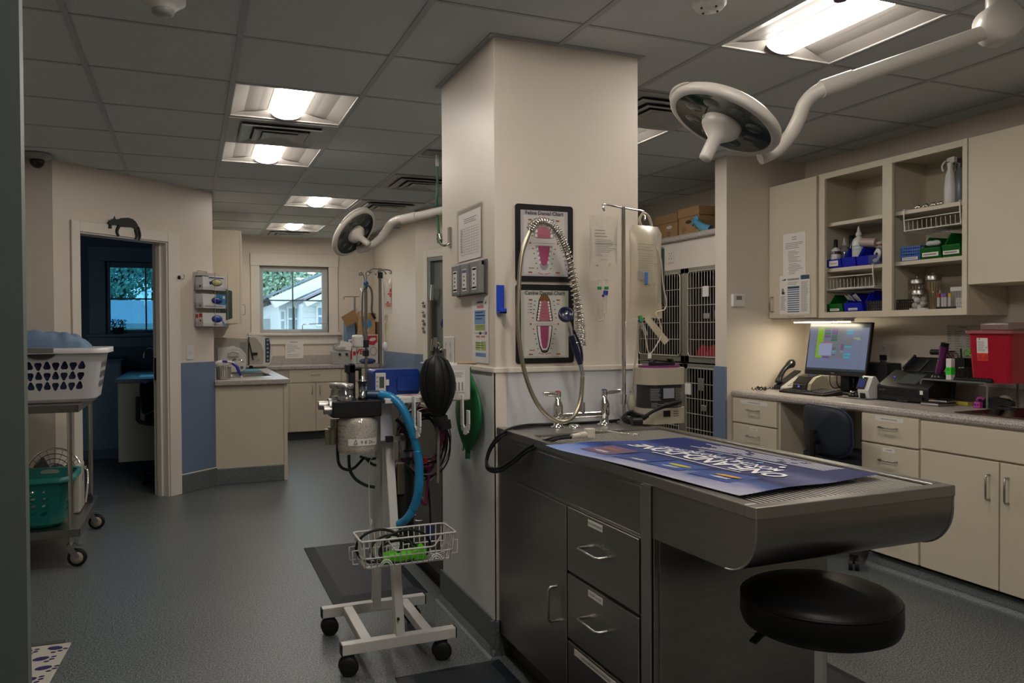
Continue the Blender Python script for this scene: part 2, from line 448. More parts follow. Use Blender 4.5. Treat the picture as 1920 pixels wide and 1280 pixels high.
# opening the ceiling slab behind the recessed lamps is not needed: housings are shallow and hang in the grid
refl_m=mat('lamp_reflector_satin',(.36,.335,.31),.5)
lens_m=mat('lamp_lens',(.9,.9,.9),.5,emit=(1.,.925,.83),estr=LAMP)
def troffer(i,j,label):
    x,y=GX+T*(i+.5),GY+T*(j+.5)
    t=thing('ceiling_light',label,'ceiling light',(x,y,CH),'recessed ceiling lights')
    h=T/2-.012;Z=CH+.036
    m=MB()
    # coved reflector wings rising to the lens, end plates sloping inwards
    for s in(-1,1):
        prof=[(h,-.002),(h-.01,.0),(.22,.02),(.15,.028),(.10,.03)]
        for(a,za),(b,zb)in zip(prof,prof[1:]):
            m.add([(x+s*a,y-h,Z+za-.032),(x+s*a,y+h,Z+za-.032),(x+s*b,y+h,Z+zb-.032),(x+s*b,y-h,Z+zb-.032)],[(0,1,2,3)]if s>0 else[(3,2,1,0)],True)
    for s in(-1,1):
        m.add([(x-h,y+s*h,Z-.034),(x+h,y+s*h,Z-.034),(x+.10,y+s*(h-.05),Z-.002),(x-.10,y+s*(h-.05),Z-.002)],[(0,1,2,3)]if s<0 else[(3,2,1,0)])
    m.box(x-.102,x+.102,y-h+.04,y+h-.04,Z-.003,Z+.002)
    m.build('reflector',refl_m,t)
    m=MB()
    for a,b,c,d in((-h,h,-h-.004,-h+.004),(-h,h,h-.004,h+.004),(-h-.004,-h+.004,-h,h),(h-.004,h+.004,-h,h)):
        m.box(x+a,x+b,y+c,y+d,Z-.038,Z+.012)
    m.build('housing_frame',refl_m,t)
    m=MB();n=14;r=.078
    prof=[(r*math.cos(PI+PI*k/n),.034*math.sin(PI+PI*k/n))for k in range(n+1)]
    L=h-.035
    V=[(x+a,y-L,Z-.004+b)for a,b in prof]+[(x+a,y+L,Z-.004+b)for a,b in prof];k=len(prof)
    m.add(V,[(q,q+1,k+q+1,k+q)for q in range(k-1)],True)
    m.add(V[:k],[tuple(reversed(range(k)))]);m.add(V[k:],[tuple(range(k))])
    m.build('diffuser',lens_m,t)
    m=MB()
    for s in(1,):
        m.prism([(a*1.06,b*1.12-.001)for a,b in prof],(Vector((x,y+s*(L+.002),Z-.003)),XA,ZM,Vector((0,s,0))),0,.004)
    m.build('end_cap',mat('lamp_end_cap',(.45,.45,.44),.4),t)
troffer(1,1,'lit recessed ceiling light left of the column, nearest to the left doorway')
troffer(1,3,'lit recessed ceiling light just beyond the square air vent')
troffer(2,6,'lit recessed ceiling light above the far surgical lamp')
troffer(2,9,'small far ceiling light nearest to the back window')
troffer(4,-2,'large bright ceiling light above the near surgical lamp arm')
troffer(4,1,'recessed ceiling light half hidden behind the right edge of the column')
troffer(1,-2,'recessed ceiling light just above the top edge left of the column')
troffer(1,-5,'recessed ceiling light behind the viewpoint on the left')
troffer(2,-4,'added unseen ceiling light brightening the column front, the nearer one')  # extra lamp out of view, added to brighten the column front
troffer(2,-6,'added unseen ceiling light brightening the column front, the farther one')  # another added lamp, unseen, evens out the light down the column
vent_m=mat('vent_metal',(.40,.41,.40),.4);ventd=mat('vent_throat',(.10,.105,.10),.7)
def vent(i,j,label):
    x,y=GX+T*(i+.5),GY+T*(j+.5);h=T/2-.012
    t=thing('ceiling_vent',label,'air vent',(x,y,CH),'square ceiling diffusers')
    def ring(m,r0,z0,r1,z1):
        V=[(x+a*r,y+b*r,CH+z)for r,z in((r0,z0),(r1,z1))for a,b in((-1,-1),(1,-1),(1,1),(-1,1))]
        m.add(V,[(k,4+k,4+(k+1)%4,(k+1)%4)for k in range(4)])
    m=MB();m.box(x-h,x+h,y-h,y+h,CH-.002,CH+.003);m.build('throat',ventd,t)
    m=MB();ring(m,h,-.006,h-.05,-.006);ring(m,h-.05,-.006,h-.075,-.002);ring(m,h,-.002,h,-.006);m.build('frame',vent_m,t)
    for k,(r0,r1,z)in enumerate(((.225,.17,-.012),(.15,.11,-.016))):
        m=MB();ring(m,r0,z-.006,r1,-.004);ring(m,r0,z-.006,r0-.012,z-.011);ring(m,r0-.012,z-.011,r1-.01,z+.002)
        m.build('louvre',vent_m,t)
    m=MB();ring(m,.10,-.026,.04,-.014);m.box(x-.04,x+.04,y-.04,y+.04,CH-.016,CH-.012);m.build('core',vent_m,t)
vent(1,2,'square air vent between the two nearest left ceiling lights')
vent(3,4,'square air vent beside the column with the green hose drop')
vent(3,6,'square air vent right of the third ceiling light, above the far lamp')
vent(2,10,'farthest square air vent, right against the back wall')
vent(4,0,'square air vent behind the near surgical lamp head')
# ---------------------------------------------------------------- column
CX0,CX1,CY0,CY1=1.13,1.795,2.905,3.605
colm=struct('wall_column',MB().box(CX0,CX1,CY0,CY1,0,2.5),wall_m,bev=.004)
MB().box(CX0-.004,CX1+.004,CY0-.004,CY1+.004,.145,1.137).build('wall_panel',panel_m,colm)
m=MB();m.box(CX0-.012,CX1+.012,CY0-.014,CY0,1.137,1.158);m.box(CX0-.012,CX0,CY0,CY1,1.137,1.158);m.build('chair_rail',soft_m,colm,bev=.003)
m=MB();m.box(CX0-.008,CX0+.045,CY0-.008,CY0-.004,.145,1.137);m.box(CX0-.008,CX0-.004,CY0-.008,CY0+.02,.145,1.137);m.build('corner_guard',soft_m,colm)
m=MB()
prof=[(0,.145),(.012,.145),(.014,.03),(.03,.006),(.04,0),(0,0)]
m.prism([(b,a)for a,b in prof],(Vector((CX0-.002,CY0-.03,0)),ZM,XM,Vector((0,1,0))),0,CY1-CY0+.05)
m.prism([(b,a)for a,b in prof],(Vector((CX0-.03,CY0-.002,0)),ZM,YM,XA),0,.034)
m.box(CX0,CX0+.12,CY0-.012,CY0-.0045,0,.145)
m.build('cove_base',cove_m,colm)
m=MB()
for a,b,c,d in((CX0-.022,CX0,CY0-.022,CY1+.022),(CX0,CX1+.022,CY0-.022,CY0)):m.box(a,b,c,d,CH-.004,CH+.002)
m.box(CX1,CX1+.022,CY0,CY0+.03,CH-.004,CH+.002)
m.build('ceiling_angle',grid_m,colm)
# cove along the angled wall and blue wainscot there
MB().fbox(FA,1.06,1.424,.155,1.055,0,.01).build('wainscot_panel',blue_m,bpy.data.objects['wall_left_angled'],bev=.002)
m=MB();m.fbox(FA,1.055,1.43,0,.15,0,.018);m.build('cove_base',cove_m,bpy.data.objects['wall_left_angled'],bev=.004)
m=MB();m.fbox(FA,1.055,1.428,.15,.158,0,.014);m.build('cap_strip',soft_m,bpy.data.objects['wall_left_angled'])
# ================================================================ RIGHT SIDE: KENNELS
KX=3.45
kw=mat('kennel_bar',(.55,.53,.46),.35,.7)
kin=mat('kennel_inside',(.045,.045,.042),.6)
def kennel_cage(y0,y1,z0,z1,label,cards,latch):
    t=thing('kennel_cage',label,'kennel',(KX,(y0+y1)/2,z0),'steel kennel cages')
    m=MB()
    for a,b,c,d in((y0,y0+.02,z0,z1),(y1-.02,y1,z0,z1),(y0,y1,z0,z0+.02),(y0,y1,z1-.02,z1)):m.box(KX+.03,KX+.58,a,b,c,d)
    m.box(KX+.56,KX+.58,y0,y1,z0,z1);m.build('shell',kin,t)
    m=MB()
    for a,b,c,d in((y0,y0+.055,z0,z1),(y1-.055,y1,z0,z1),(y0,y1,z0,z0+.05),(y0,y1,z1-.04,z1)):m.box(KX,KX+.03,a,b,c,d)
    m.build('face_frame',darksteel_m,t,bev=.003)
    a,b,c,d=y0+.05,y1-.05,z0+.045,z1-.03
    m=MB();n=max(6,int((b-a)/.033))
    for k in range(1,n):yy=a+(b-a)*k/n;m.cyl((KX-.006,yy,c),(KX-.006,yy,d),.0028,6)
    nz=max(3,int((d-c)/.105))
    for k in range(1,nz):zz=c+(d-c)*k/nz;m.cyl((KX-.010,a,zz),(KX-.010,b,zz),.003,6)
    m.tube([Vector((KX-.006,p,q))for p,q in rrect(a,b,c,d,.035)],.006,8,closed=True)
    m.build('door_bars',kw,t)
    m=MB()
    if latch:
        ly=a-.02
        m.cyl((KX-.02,ly,c+.12),(KX-.02,ly,d-.1),.011,10);m.tube(smoothpath([(KX-.02,ly,(c+d)/2+.06),(KX-.055,ly-.008,(c+d)/2+.02),(KX-.055,ly-.008,(c+d)/2-.04),(KX-.02,ly,(c+d)/2-.08)],4),.009)
        for zz in(c+.14,d-.12):m.box(KX-.03,KX,ly-.025,ly+.03,zz-.02,zz+.02)
        for k in range(3):
            for zz in(c-.01,d+.01):m.ball((KX-.001,ly-.03+k*.03,zz),.006,8,5)
    else:
        m.box(KX-.02,KX-.008,(a+b)/2-.035,(a+b)/2+.035,d-.16,d-.07)
    m.build('latch' if latch else 'card_holder',dullsteel_m,t,bev=.002)
    for cx_,cy_,ch in cards:q=AX(cx_,cy_,KX-.014);MB().box(KX-.018,KX-.008,q.y-.035,q.y+.035,q.z-ch,q.z+ch).build('card_plate',white_m if ch>.03 else dullsteel_m,t,bev=.003)
    return t
YK=4.93
kennel_cage(4.455,YK,1.06,1.765,'upper right kennel cage with red bedding against the white partition end',[(1323,546,.038),(1325,592,.02)],1)
kennel_cage(YK,5.62,1.06,1.765,'upper left kennel cage seen past the column edge above the beige pump',[],0)
kennel_cage(4.455,YK+.02,.30,1.05,'lower right kennel cage beside the slate blue panel',[(1320,765,.022)],0)
kennel_cage(YK+.02,5.62,.30,1.05,'lower left kennel cage mostly behind the beige warm-water pump',[(1290,729,.042)],0)
t=thing('plinth_block','dark plinth and back wall structure carrying the kennel cages','plinth',(KX,5,0))
MB().box(KX+.04,4.05,4.456,5.62,0,.30).build('plinth',toe_m,t)
t=thing('kennel_counter','white fascia with speckled top running above the kennel cages','counter',(KX,5,1.765))
m=MB();m.box(KX+.005,4.04,4.456,5.62,1.765,1.975);m.build('fascia',soft_m,t)
m=MB();m.box(KX-.03,4.049,4.456,5.62,1.976,2.02);m.build('top',counter_m,t,bev=.012)
m=MB();p=AX(1258,480,KX+.005);fr=frame((KX+.005,p.y,p.z),YM,XM);m.fbox(fr,-.04,.04,-.055,.055,0,.006)
o=m.build('outlet',soft_m,t,bev=.002)
m=MB()
for a,b in((-.016,.02),(.016,.02),(-.016,-.02),(.016,-.02),(0,.0)):m.fell(fr,a,b,.006,.006,.0066)
m.build('sockets',grayink_m,o)
# things in and on the kennels
red_m=mat('red_fleece',(.36,.012,.03),.8,bump=.5,bscale=120)
m=MB();n=14
V=[]
for i in range(n+1):
    for j in range(5):V.append((KX+.05+.1*j,4.50+.36*i/n,1.165+.03*math.sin(i*1.3+j)*(.5+.5*math.cos(j))+(.05 if i<2 else 0)))
m.add(V,[(i*5+j,i*5+j+1,(i+1)*5+j+1,(i+1)*5+j)for i in range(n)for j in range(4)],True)
m.add([(KX+.05,4.5+.36*i/n,1.085)for i in range(n+1)]+[(KX+.05,4.50+.36*i/n,1.165+.03*math.sin(i*1.3)+(.05 if i<2 else 0))for i in range(n+1)],[(i,i+1,n+2+i,n+1+i)for i in range(n)],True)
tag(m.build('kennel_blanket',red_m),'red fleece blanket lying inside the upper right kennel cage','blanket')
def card_box(name,fr3,dx,dy,dz,label,cat,ml,group=None,lid=.07):
    """carton with lid; fr3 = (x,y,z) of its near-left-bottom corner"""
    x,y,z=fr3
    t=thing(name,label,cat,(x,y,z),group)
    MB().box(x,x+dx,y,y+dy,z,z+dz-lid).build('body',ml,t,bev=.003)
    MB().box(x-.006,x+dx+.006,y-.006,y+dy+.006,z+dz-lid,z+dz).build('lid',ml,t,bev=.003)
    return t
cb_m=mat('cardboard',(.42,.25,.12),.75,var=.08,vscale=10)
cbl_m=mat('cardboard_hole',(.05,.03,.015),.8)
t=card_box('file_carton',(3.53,4.86,2.021),.33,.26,.215,'brown lidded file carton over the kennels, nearer and fully visible one','carton',cb_m,'file cartons on the kennel counter')
fr=frame((3.53,4.99,2.021),YM,XM)
m=MB();m.fell(fr,.0,.105,.04,.014,.001);m.build('hand_hole',cbl_m,t)
m=MB();blines(m,fr,-.09,-.01,.07,.03,4);blines(m,fr,.03,.08,.13,.115,1);m.build('print',mat('carton_print',(.09,.05,.03),.8),t)
t=card_box('file_carton',(3.55,5.17,2.021),.33,.30,.205,'brown lidded file carton partly hidden by the column edge','carton',cb_m,'file cartons on the kennel counter')
fr=frame((3.55,5.32,2.021),YM,XM)
m=MB();m.fell(fr,.04,.10,.04,.014,.001);m.build('hand_hole',paper_m,t)
m=MB();blines(m,fr,.0,.1,.07,.03,3);m.build('print',mat('carton_print',(.09,.05,.03),.8),t)
t=thing('storage_bin','dark blue woven storage bin beside the partition, on the kennel counter','bin',(3.55,4.55,2.021))
bb=mat('navy_woven',(.035,.055,.085),.7,bump=.8,bscale=90)
m=MB();m.box(3.55,3.80,4.47,4.68,2.021,2.19);m.build('body',bb,t,bev=.012)
m=MB();m.box(3.543,3.807,4.463,4.687,2.175,2.197);m.build('rim',bb,t,bev=.006)
t=thing('rubber_glove','light blue rubber glove lying beside the dark storage bin','glove',(3.5,4.74,2.021))
gl_m=mat('light_blue_rubber',(.10,.32,.50),.5)
m=MB();c=Vector((3.485,4.76,2.05))
m.tube(smoothpath([c+Vector((.02,-.07,-.02)),c+Vector((0,-.02,0)),c+Vector((-.005,.03,.03)),c+Vector((-.005,.05,.055))],4),[.035,.034,.033,.033,.032,.031,.03,.03,.028,.026,.024,.022,.02],10)
m.build('palm',gl_m,t)
for k,(dy,dz)in enumerate(((.11,.045),(.115,.06),(.11,.078),(.085,.095),(.06,.10))):
    MB().tube(smoothpath([c+Vector((-.005,.04,.04+.006*k)),c+Vector((-.012,.04+(dy-.04)*.6,.05+(dz-.05)*.8)),c+Vector((-.004,dy,dz-.012))],4),.0095,8).build('finger',gl_m,t)
# ================================================================ RIGHT SIDE: BASE CABINETS
FX=3.43
def pull(mb,fr,u,v,w=.1,vert=False,d=.028,r=.0045):
    o,U,V,N=fr
    e=V if vert else U
    c=o+U*u+V*v
    p=[c-e*w/2,c-e*w/2+N*(d-.008),c-e*(w/2-.008)+N*d,c+e*(w/2-.008)+N*d,c+e*w/2+N*(d-.008),c+e*w/2]
    mb.tube(p,r,8)
FC=frame((FX,0,0),YM,XM)
def drawer(t,y0,y1,z0,z1,label_text=None,fr=FC,m=None,handle=True,th=.018,x=None,strip=None):
    m0=MB();m0.fbox(fr,-y1+.002,-y0-.002,z0+.002,z1-.002,0,th);d=m0.build('drawer',m or cream_m,t,bev=.002)
    if handle:
        h=MB();f2=(fr[0]+fr[3]*th,*fr[1:]);pull(h,f2,-(y0+y1)/2,(z0+z1)/2+.012,.105);h.build('handle',dullsteel_m,d)
    if strip:
        f2=(fr[0]+fr[3]*th,*fr[1:]);s=MB();s.fbox(f2,-(y0+y1)/2-strip,-(y0+y1)/2+strip,z1-.035,z1-.012,0,.0008);lb=s.build('label_strip',paper_m,d)
        if label_text:text(label_text,.011,f2,-(y0+y1)/2,z1-.0235,ink_m,d,.0016)
    return d
def cdoor(t,y0,y1,z0,z1,hy=None,fr=FC,th=.018,hz=None):
    m0=MB();m0.fbox(fr,-y1+.002,-y0-.002,z0+.002,z1-.002,0,th);d=m0.build('door',cream_m,t,bev=.002)
    if hy is not None:
        h=MB();f2=(fr[0]+fr[3]*th,*fr[1:]);pull(h,f2,-hy,hz or z1-.11,.115,True);h.build('handle',dullsteel_m,d)
    return d
t=thing('drawer_cabinet','cream drawer unit at the far end of the right counter, by the partition','cabinet',(FX,4.1,0),'cream base cabinets on the right')
MB().box(FX,4.04,3.875,4.325,.1,.848).build('body',cream_m,t)
drawer(t,3.89,4.32,.68,.845,'DENTAL PADS & GAUZE',strip=.13);drawer(t,3.89,4.32,.508,.674,'SYRINGES',strip=.04);drawer(t,3.89,4.32,.31,.502,strip=None);drawer(t,3.89,4.32,.105,.304)
t=thing('drawer_cabinet','cream drawer unit right of the desk chair, with labelled drawers','cabinet',(FX,3.03,0),'cream base cabinets on the right')
MB().box(FX,4.04,2.852,3.222,.1,.848).build('body',cream_m,t)
drawer(t,2.855,3.22,.692,.848,'GROOMING SUPPLIES',strip=.09);drawer(t,2.855,3.22,.505,.686,'GLOVES',strip=.04);drawer(t,2.855,3.22,.31,.50);drawer(t,2.855,3.22,.10,.304)
t=thing('sink_cabinet','wide cream sink cabinet with two doors at the right frame edge','cabinet',(FX,2.3,0),'cream base cabinets on the right')
MB().box(FX,4.04,1.95,2.85,.1,.845).build('body',cream_m,t)
drawer(t,1.96,2.845,.70,.842,handle=False)
cdoor(t,2.43,2.845,.10,.694,2.475,hz=.572);cdoor(t,1.96,2.427,.10,.694,2.385,hz=.572)
m=MB();m.box(FX+.06,4.05,1.2,3.24,0,.1);m.box(FX+.06,4.05,3.86,4.325,0,.1)
tag(m.build('toe_kick',toe_m),'dark toe kick strip under the right-hand base cabinets','plinth')
m=MB();prof=[(0,0),(.065,0),(.05,.006),(.03,.03),(.012,.07),(0,.07)]
m.prism(prof,(Vector((FX+.055,1.2,0)),XM,ZM,Vector((0,1,0))),0,2.02)
m.prism(prof,(Vector((FX+.055,3.86,0)),XM,ZM,Vector((0,1,0))),0,.46)
struct('baseboard_right',m,cove_m)
t=thing('sink_cabinet','cream base cabinet beyond the right frame edge under the counter','cabinet',(FX,1.6,0),'cream base cabinets on the right')
MB().box(FX,4.04,1.2,1.948,.1,.845).build('body',cream_m,t)
cdoor(t,1.21,1.94,.10,.84,1.88)
# countertop with sink cut
t=thing('countertop','long gray speckled laminate countertop along the right wall','countertop',(3.41,3,.85))
SY0,SY1,SX0,SX1=2.02,2.72,3.50,3.94
m=MB()
for a,b,c,d in((3.45,4.045,SY1,4.325),(3.45,4.045,1.2,SY0),(3.45,SX0,SY0,SY1),(SX1,4.045,SY0,SY1)):m.box(a,b,c,d,.848,.89)
m.prism([(0,.848),(0,.89),(-.028,.89),(-.038,.884),(-.042,.872),(-.040,.858),(-.03,.848)],(Vector((3.45,1.2,0)),XA,ZM,Vector((0,1,0))),0,3.125)
m.build('slab',counter_m,t)
m=MB();m.box(4.027,4.047,1.2,4.325,.89,.985);m.build('backsplash',counter_m,t,bev=.004)
t=thing('kitchen_sink','steel sink set into the right counter at the frame edge','sink',(3.7,2.37,.89))
m=MB()
R1=rrect(SX0-.018,SX1+.018,SY0-.018,SY1+.018,.05);R2=rrect(SX0+.01,SX1-.01,SY0+.01,SY1-.01,.06);R3=rrect(SX0+.03,SX1-.03,SY0+.03,SY1-.03,.07)
k=len(R1)
V=[(x,y,.8915)for x,y in R1]+[(x,y,.896)for x,y in R2]+[(x,y,.75)for x,y in R3]
m.add(V,[(i,(i+1)%k,k+(i+1)%k,k+i)for i in range(k)]+[(k+i,k+(i+1)%k,2*k+(i+1)%k,2*k+i)for i in range(k)]+[tuple(range(2*k,3*k))],True)
m.build('basin',steel2_m,t)
# ================================================================ RIGHT SIDE: WALL CABINETS
UX=3.73
t=thing('wall_cabinet','cream wall cabinet with closed door and taped notices','cabinet',(UX,4.1,1.375),'cream wall cabinets')
MB().box(UX+.018,4.045,3.866,4.325,1.375,2.29).build('body',cream_m,t)
FU=frame((UX,0,0),YM,XM)
m0=MB();m0.box(UX-.002,UX+.017,3.885,4.325,1.380,2.288);d=m0.build('door',cream_m,t,bev=.002)
h=MB();pull(h,(Vector((UX-.002,0,0)),YM,ZM,XM),-4.285,1.475,.10,True);h.build('handle',dullsteel_m,d)
UD=(Vector((UX-.002,0,0)),YM,ZM,XM)
def notice(name,fr,u0,u1,v0,v1,label,n0=.0005,mt=None,cat='notice',th=.0012,group=None):
    o=MB().fbox(fr,u0,u1,v0,v1,n0,n0+th).build(name,mt or paper_m);BASE[o.name]=Vector((0,0,0))
    return tag(o,label,cat,group)
o=notice('typed_notice',UD,-4.186,-3.976,1.655,1.945,'white typed notice taped to the closed wall cabinet door',n0=.001)
m=MB();f3=(UD[0]+XM*.0022,*UD[1:])
blines(m,f3,-4.10,-4.05,1.925,1.895,2);blines(m,f3,-4.165,-4.0,1.885,1.84,4,.35,.7);blines(m,f3,-4.14,-4.01,1.83,1.75,8,.35,.4,.1);blines(m,f3,-4.14,-4.0,1.745,1.67,7,.35,.4,.1)
m.build('print',grayink_m,o)
o=notice('dosage_chart',UD,-4.215,-3.935,1.405,1.665,'white chart with blue striped table on the closed wall cabinet door',n0=.003)
m=MB();f3=(UD[0]+XM*.0042,*UD[1:])
m.mk(0);blines(m,f3,-4.14,-4.03,1.645,1.63,1,.8,.95);blines(m,f3,-4.14,-4.04,1.622,1.598,3)
blines(m,f3,-4.205,-4.15,1.53,1.43,16,.4,.6);blines(m,f3,-4.015,-3.95,1.62,1.42,26,.4,.8)
m.mk(1);m.fq(f3,-4.018,-3.94,1.632,1.66);m.fq(f3,-4.14,-4.03,1.575,1.59)
m.fpoly(f3,[(-4.205,1.635),(-4.15,1.645),(-4.16,1.632)])
m.mk(2)
for k in range(11):m.fq(f3,-4.14,-4.03,1.57-.0145*k-.007,1.57-.0145*k)
m.mk(0);m.fell(f3,-4.185,1.56,.012,.022);m.fq(f3,-4.195,-4.165,1.54,1.555)
m.build('print',[grayink_m,mat('dark_teal_ink',(.02,.07,.09),.6),mat('blue_ink',(.04,.12,.28),.6)],o)
o=notice('label_strip',UD,-4.16,-3.98,1.385,1.396,'thin printed strip at the bottom of the closed wall cabinet door',n0=.001)
m=MB();blines(m,(UD[0]+XM*.0022,*UD[1:]),-4.155,-3.985,1.395,1.386,1,.6,.9);m.build('print',grayink_m,o)
# open two-bay cabinet
t=thing('open_wall_cabinet','cream open wall cabinet with two bays of shelves','cabinet',(UX,3.35,1.375),'cream wall cabinets')
m=MB()
y0,y1,z0,z1=2.835,3.864,1.375,2.29
m.box(UX+.0195,4.029,y0,y0+.018,z0,z1);m.box(UX+.0195,4.029,y1-.018,y1,z0,z1);m.box(UX+.02,4.029,3.325,3.345,z0+.033,z1-.021);m.box(UX+.02,4.029,y0+.0185,y1-.0185,z1-.02,z1-.001);m.box(UX+.02,4.029,y0+.0185,y1-.0185,z0+.01,z0+.032)
m.build('carcass',creamin_m,t)
MB().box(4.03,4.045,y0,y1,z0,z1).build('back_panel',creamin_m,t)
m=MB()
for a,b,c,d in((y0,y0+.028,z0,z1),(3.302,3.370,z0,z1),(3.815,y1,z0,z1),(y0+.028,3.302,z0,z0+.036),(3.37,3.815,z0,z0+.036),(y0+.028,3.302,z1-.036,z1),(3.37,3.815,z1-.036,z1)):m.box(UX-.001,UX+.019,a,b,c,d)
m.build('face_frame',cream_m,t,bev=.001)
for a,b in((y0+.019,3.324),(3.346,y1-.019)):
    for z in(1.955,1.667):MB().box(UX+.04,4.029,a,b,z,z+.022).build('shelf',cream_m,t,bev=.001)
t=thing('wall_cabinet','plain cream wall cabinet mounted higher, at the right frame edge','cabinet',(UX,2.3,1.53),'cream wall cabinets')
MB().box(UX+.018,4.045,1.6,2.833,1.53,2.29).build('body',cream_m,t)
MB().box(UX-.002,UX+.017,2.2,2.828,1.532,2.288).build('door',cream_m,t,bev=.002)
MB().box(UX-.002,UX+.017,1.6,2.196,1.532,2.288).build('door',cream_m,t,bev=.002)
# light under the cabinet
t=thing('under_cabinet_light','lit slim strip light under the closed wall cabinet','light',(3.8,3.95,1.375))
MB().box(3.77,3.86,3.70,4.16,1.352,1.374).build('housing',white_m,t,bev=.003)
MB().box(3.78,3.85,3.72,4.14,1.346,1.352).build('diffuser',mat('strip_lens',(.9,.9,.85),.5,emit=(1.,.86,.62),estr=34.0),t)
# thermostat, wall outlet, papers on right wall
FP=frame((0,4.33,0),XA,YM)
t=thing('thermostat','small white thermostat on the partition wall left of the cabinets','thermostat',(3.46,4.33,1.5))
MB().fbox(FP,3.405,3.50,1.46,1.545,0,.028).build('body',whitep_m,t,bev=.004)
MB().fbox(FP,3.43,3.475,1.505,1.532,.028,.029).build('display',mat('lcd_gray',(.16,.18,.17),.3),t)
FW=frame((4.05,0,0),YM,XM)
def wall_plate(name,fr,u,v,w,h,label,kind='duplex',cat='outlet',th=.007,m_=None):
    o=MB().fbox(fr,u-w/2,u+w/2,v-h/2,v+h/2,0,th).build(name,m_ or whitep_m,bev=.002);BASE[o.name]=Vector((0,0,0));tag(o,label,cat)
    m=MB()
    if kind=='switch':
        m.fbox(fr,u-.005,u+.005,v-.012,v+.012,th,th+.012)
        m.build('toggle',whitep_m,o,bev=.001)
    else:
        cols=(-.25,.25)if kind=='quad' else(0,)
        for a in cols:
            for b in(-.2,.2):m.fpoly(fr,[(u+a*w+x,v+b*h+y)for x,y in rrect(-.013,.013,-.014,.014,.008)],th+.0005)
        m.build('sockets',mat('socket_face',(.58,.57,.55),.5),o)
        m=MB()
        for a in cols:
            for b in(-.2,.2):
                for q in(-.005,.005):m.fq(fr,u+a*w+q-.001,u+a*w+q+.001,v+b*h,v+b*h+.008,th+.001)
                m.fell(fr,u+a*w,v+b*h-.006,.0018,.0018,th+.001,8)
        m.build('slots',ink_m,o)
    return o
wall_plate('wall_outlet',FW,-3.64,1.155,.075,.118,'white wall outlet between the monitor and the document scanner')
o=notice('wall_notice',FW,-3.20,-3.00,1.13,1.325,'white printed list taped to the wall above the purple clippers',mt=mat('dim_paper',(.50,.48,.44),.6))
m=MB();f3=(FW[0]+XM*.0018,*FW[1:]);
for a,b in((-3.195,-3.165),(-3.15,-3.10),(-3.08,-3.02)):blines(m,f3,a,b,1.295,1.14,11,.3,.5)
m.build('print',grayink_m,o);text('Tylenol',.018,f3,-3.10,1.313,ink_m,o)
# ================================================================ ITEMS ON THE RIGHT COUNTER
ZC=.891
scr=lambda n,c,s=.9:mat(n,(0,0,0),.3,emit=c,estr=s)
# monitor
t=thing('computer_monitor','black computer monitor showing a colourful appointment calendar','monitor',(3.86,3.80,ZC))
a=AX(1509,700,3.80);b=AX(1626,708,3.80);top=AX(1514,604,3.80).z;bot=(a.z+b.z)/2
yl,yr=AX(1508,650,3.80).y,AX(1627,650,3.80).y
W_,H_=(yl-yr)*.93,top-bot
tilt=math.radians(9);un=Vector((.05,-1,0)).normalized();vn=Vector((math.sin(tilt),0,math.cos(tilt)));nn=un.cross(vn)
if nn.x>0:nn=-nn
f3=(Vector((3.80,yl,bot)),un,vn,nn)
MB().fbox(f3,0,W_,0,H_,-.022,0).build('bezel',black_m,t,bev=.003)
m=MB();m.fbox(f3,W_*.3,W_*.7,H_*.2,H_*.75,-.05,-.022);m.build('back_shell',black_m,t,bev=.01)
sw,sh=W_-.024,H_-.042
fs=(f3[0]+f3[1]*.012+f3[2]*.030+f3[3]*.0008,*f3[1:])
o=MB().fbox(fs,0,sw,0,sh,-.0003,.0003).build('screen',scr('screen_bluegray',(.125,.15,.235),.9),t)
P=MB();cols=[scr('scr_lime',(.16,.33,.0)),scr('scr_purple',(.12,.05,.16)),scr('scr_green',(.01,.13,.03)),scr('scr_gray',(.13,.135,.16)),scr('scr_teal',(.02,.30,.36)),scr('scr_pale',(.22,.26,.38)),scr('scr_pink',(.30,.10,.16)),scr('scr_yellow',(.26,.28,.05)),scr('scr_dark',(.02,.03,.035))]
def R_(k,a,b,c,d,e=.001):P.mk(k);P.fq(fs,a*sw,b*sw,(1-d)*sh,(1-c)*sh,e)
R_(8,0,1,0,.075);R_(8,0,1,.955,1)
R_(0,.14,.25,.075,.73)
for k,c,d in((2,.08,.11),(1,.12,.16),(2,.17,.22),(1,.23,.29),(3,.30,.70)):R_(k,.265,.37,c,d)
for k,c,d in((1,.08,.22),(2,.23,.27),(1,.275,.31),(2,.32,.36),(3,.37,.70)):R_(k,.385,.49,c,d)
R_(3,.50,.62,.08,.74);R_(1,.565,.615,.42,.56);R_(5,.565,.615,.57,.60)
for c,d in((.12,.155),(.18,.215)):R_(4,.64,.75,c,d)
R_(3,.635,.745,.28,.46);R_(4,.63,.74,.465,.50);R_(4,.625,.735,.62,.655);R_(4,.625,.735,.69,.725)
R_(7,.76,.87,.28,.31);R_(5,.81,.87,.31,.335)
R_(6,.19,.42,.39,.415,.0014);R_(5,.185,.415,.415,.68,.0014)
for k,c,d in((1,.50,.53),(2,.535,.56),(5,.565,.60),(4,.605,.64),(1,.645,.68)):R_(k,.425,.485,c,d)
R_(1,.27,.38,.69,.735);R_(3,.39,.49,.70,.74);R_(3,.11,.125,.08,.86);R_(3,.885,.893,.08,.9);R_(3,.1,.9,.885,.89)
P.build('screen_content',cols,o)
text('DELL',.012,f3,W_*.48,.014,dullsteel_m,t,.001)
m=MB();m.box(3.845,3.885,3.73,3.80,ZC+.02,bot+.12);m.build('neck',black_m,t,bev=.006)
m=MB();m.box(3.78,3.96,3.66,3.87,ZC,ZC+.016);m.build('stand_base',black_m,t,bev=.006)
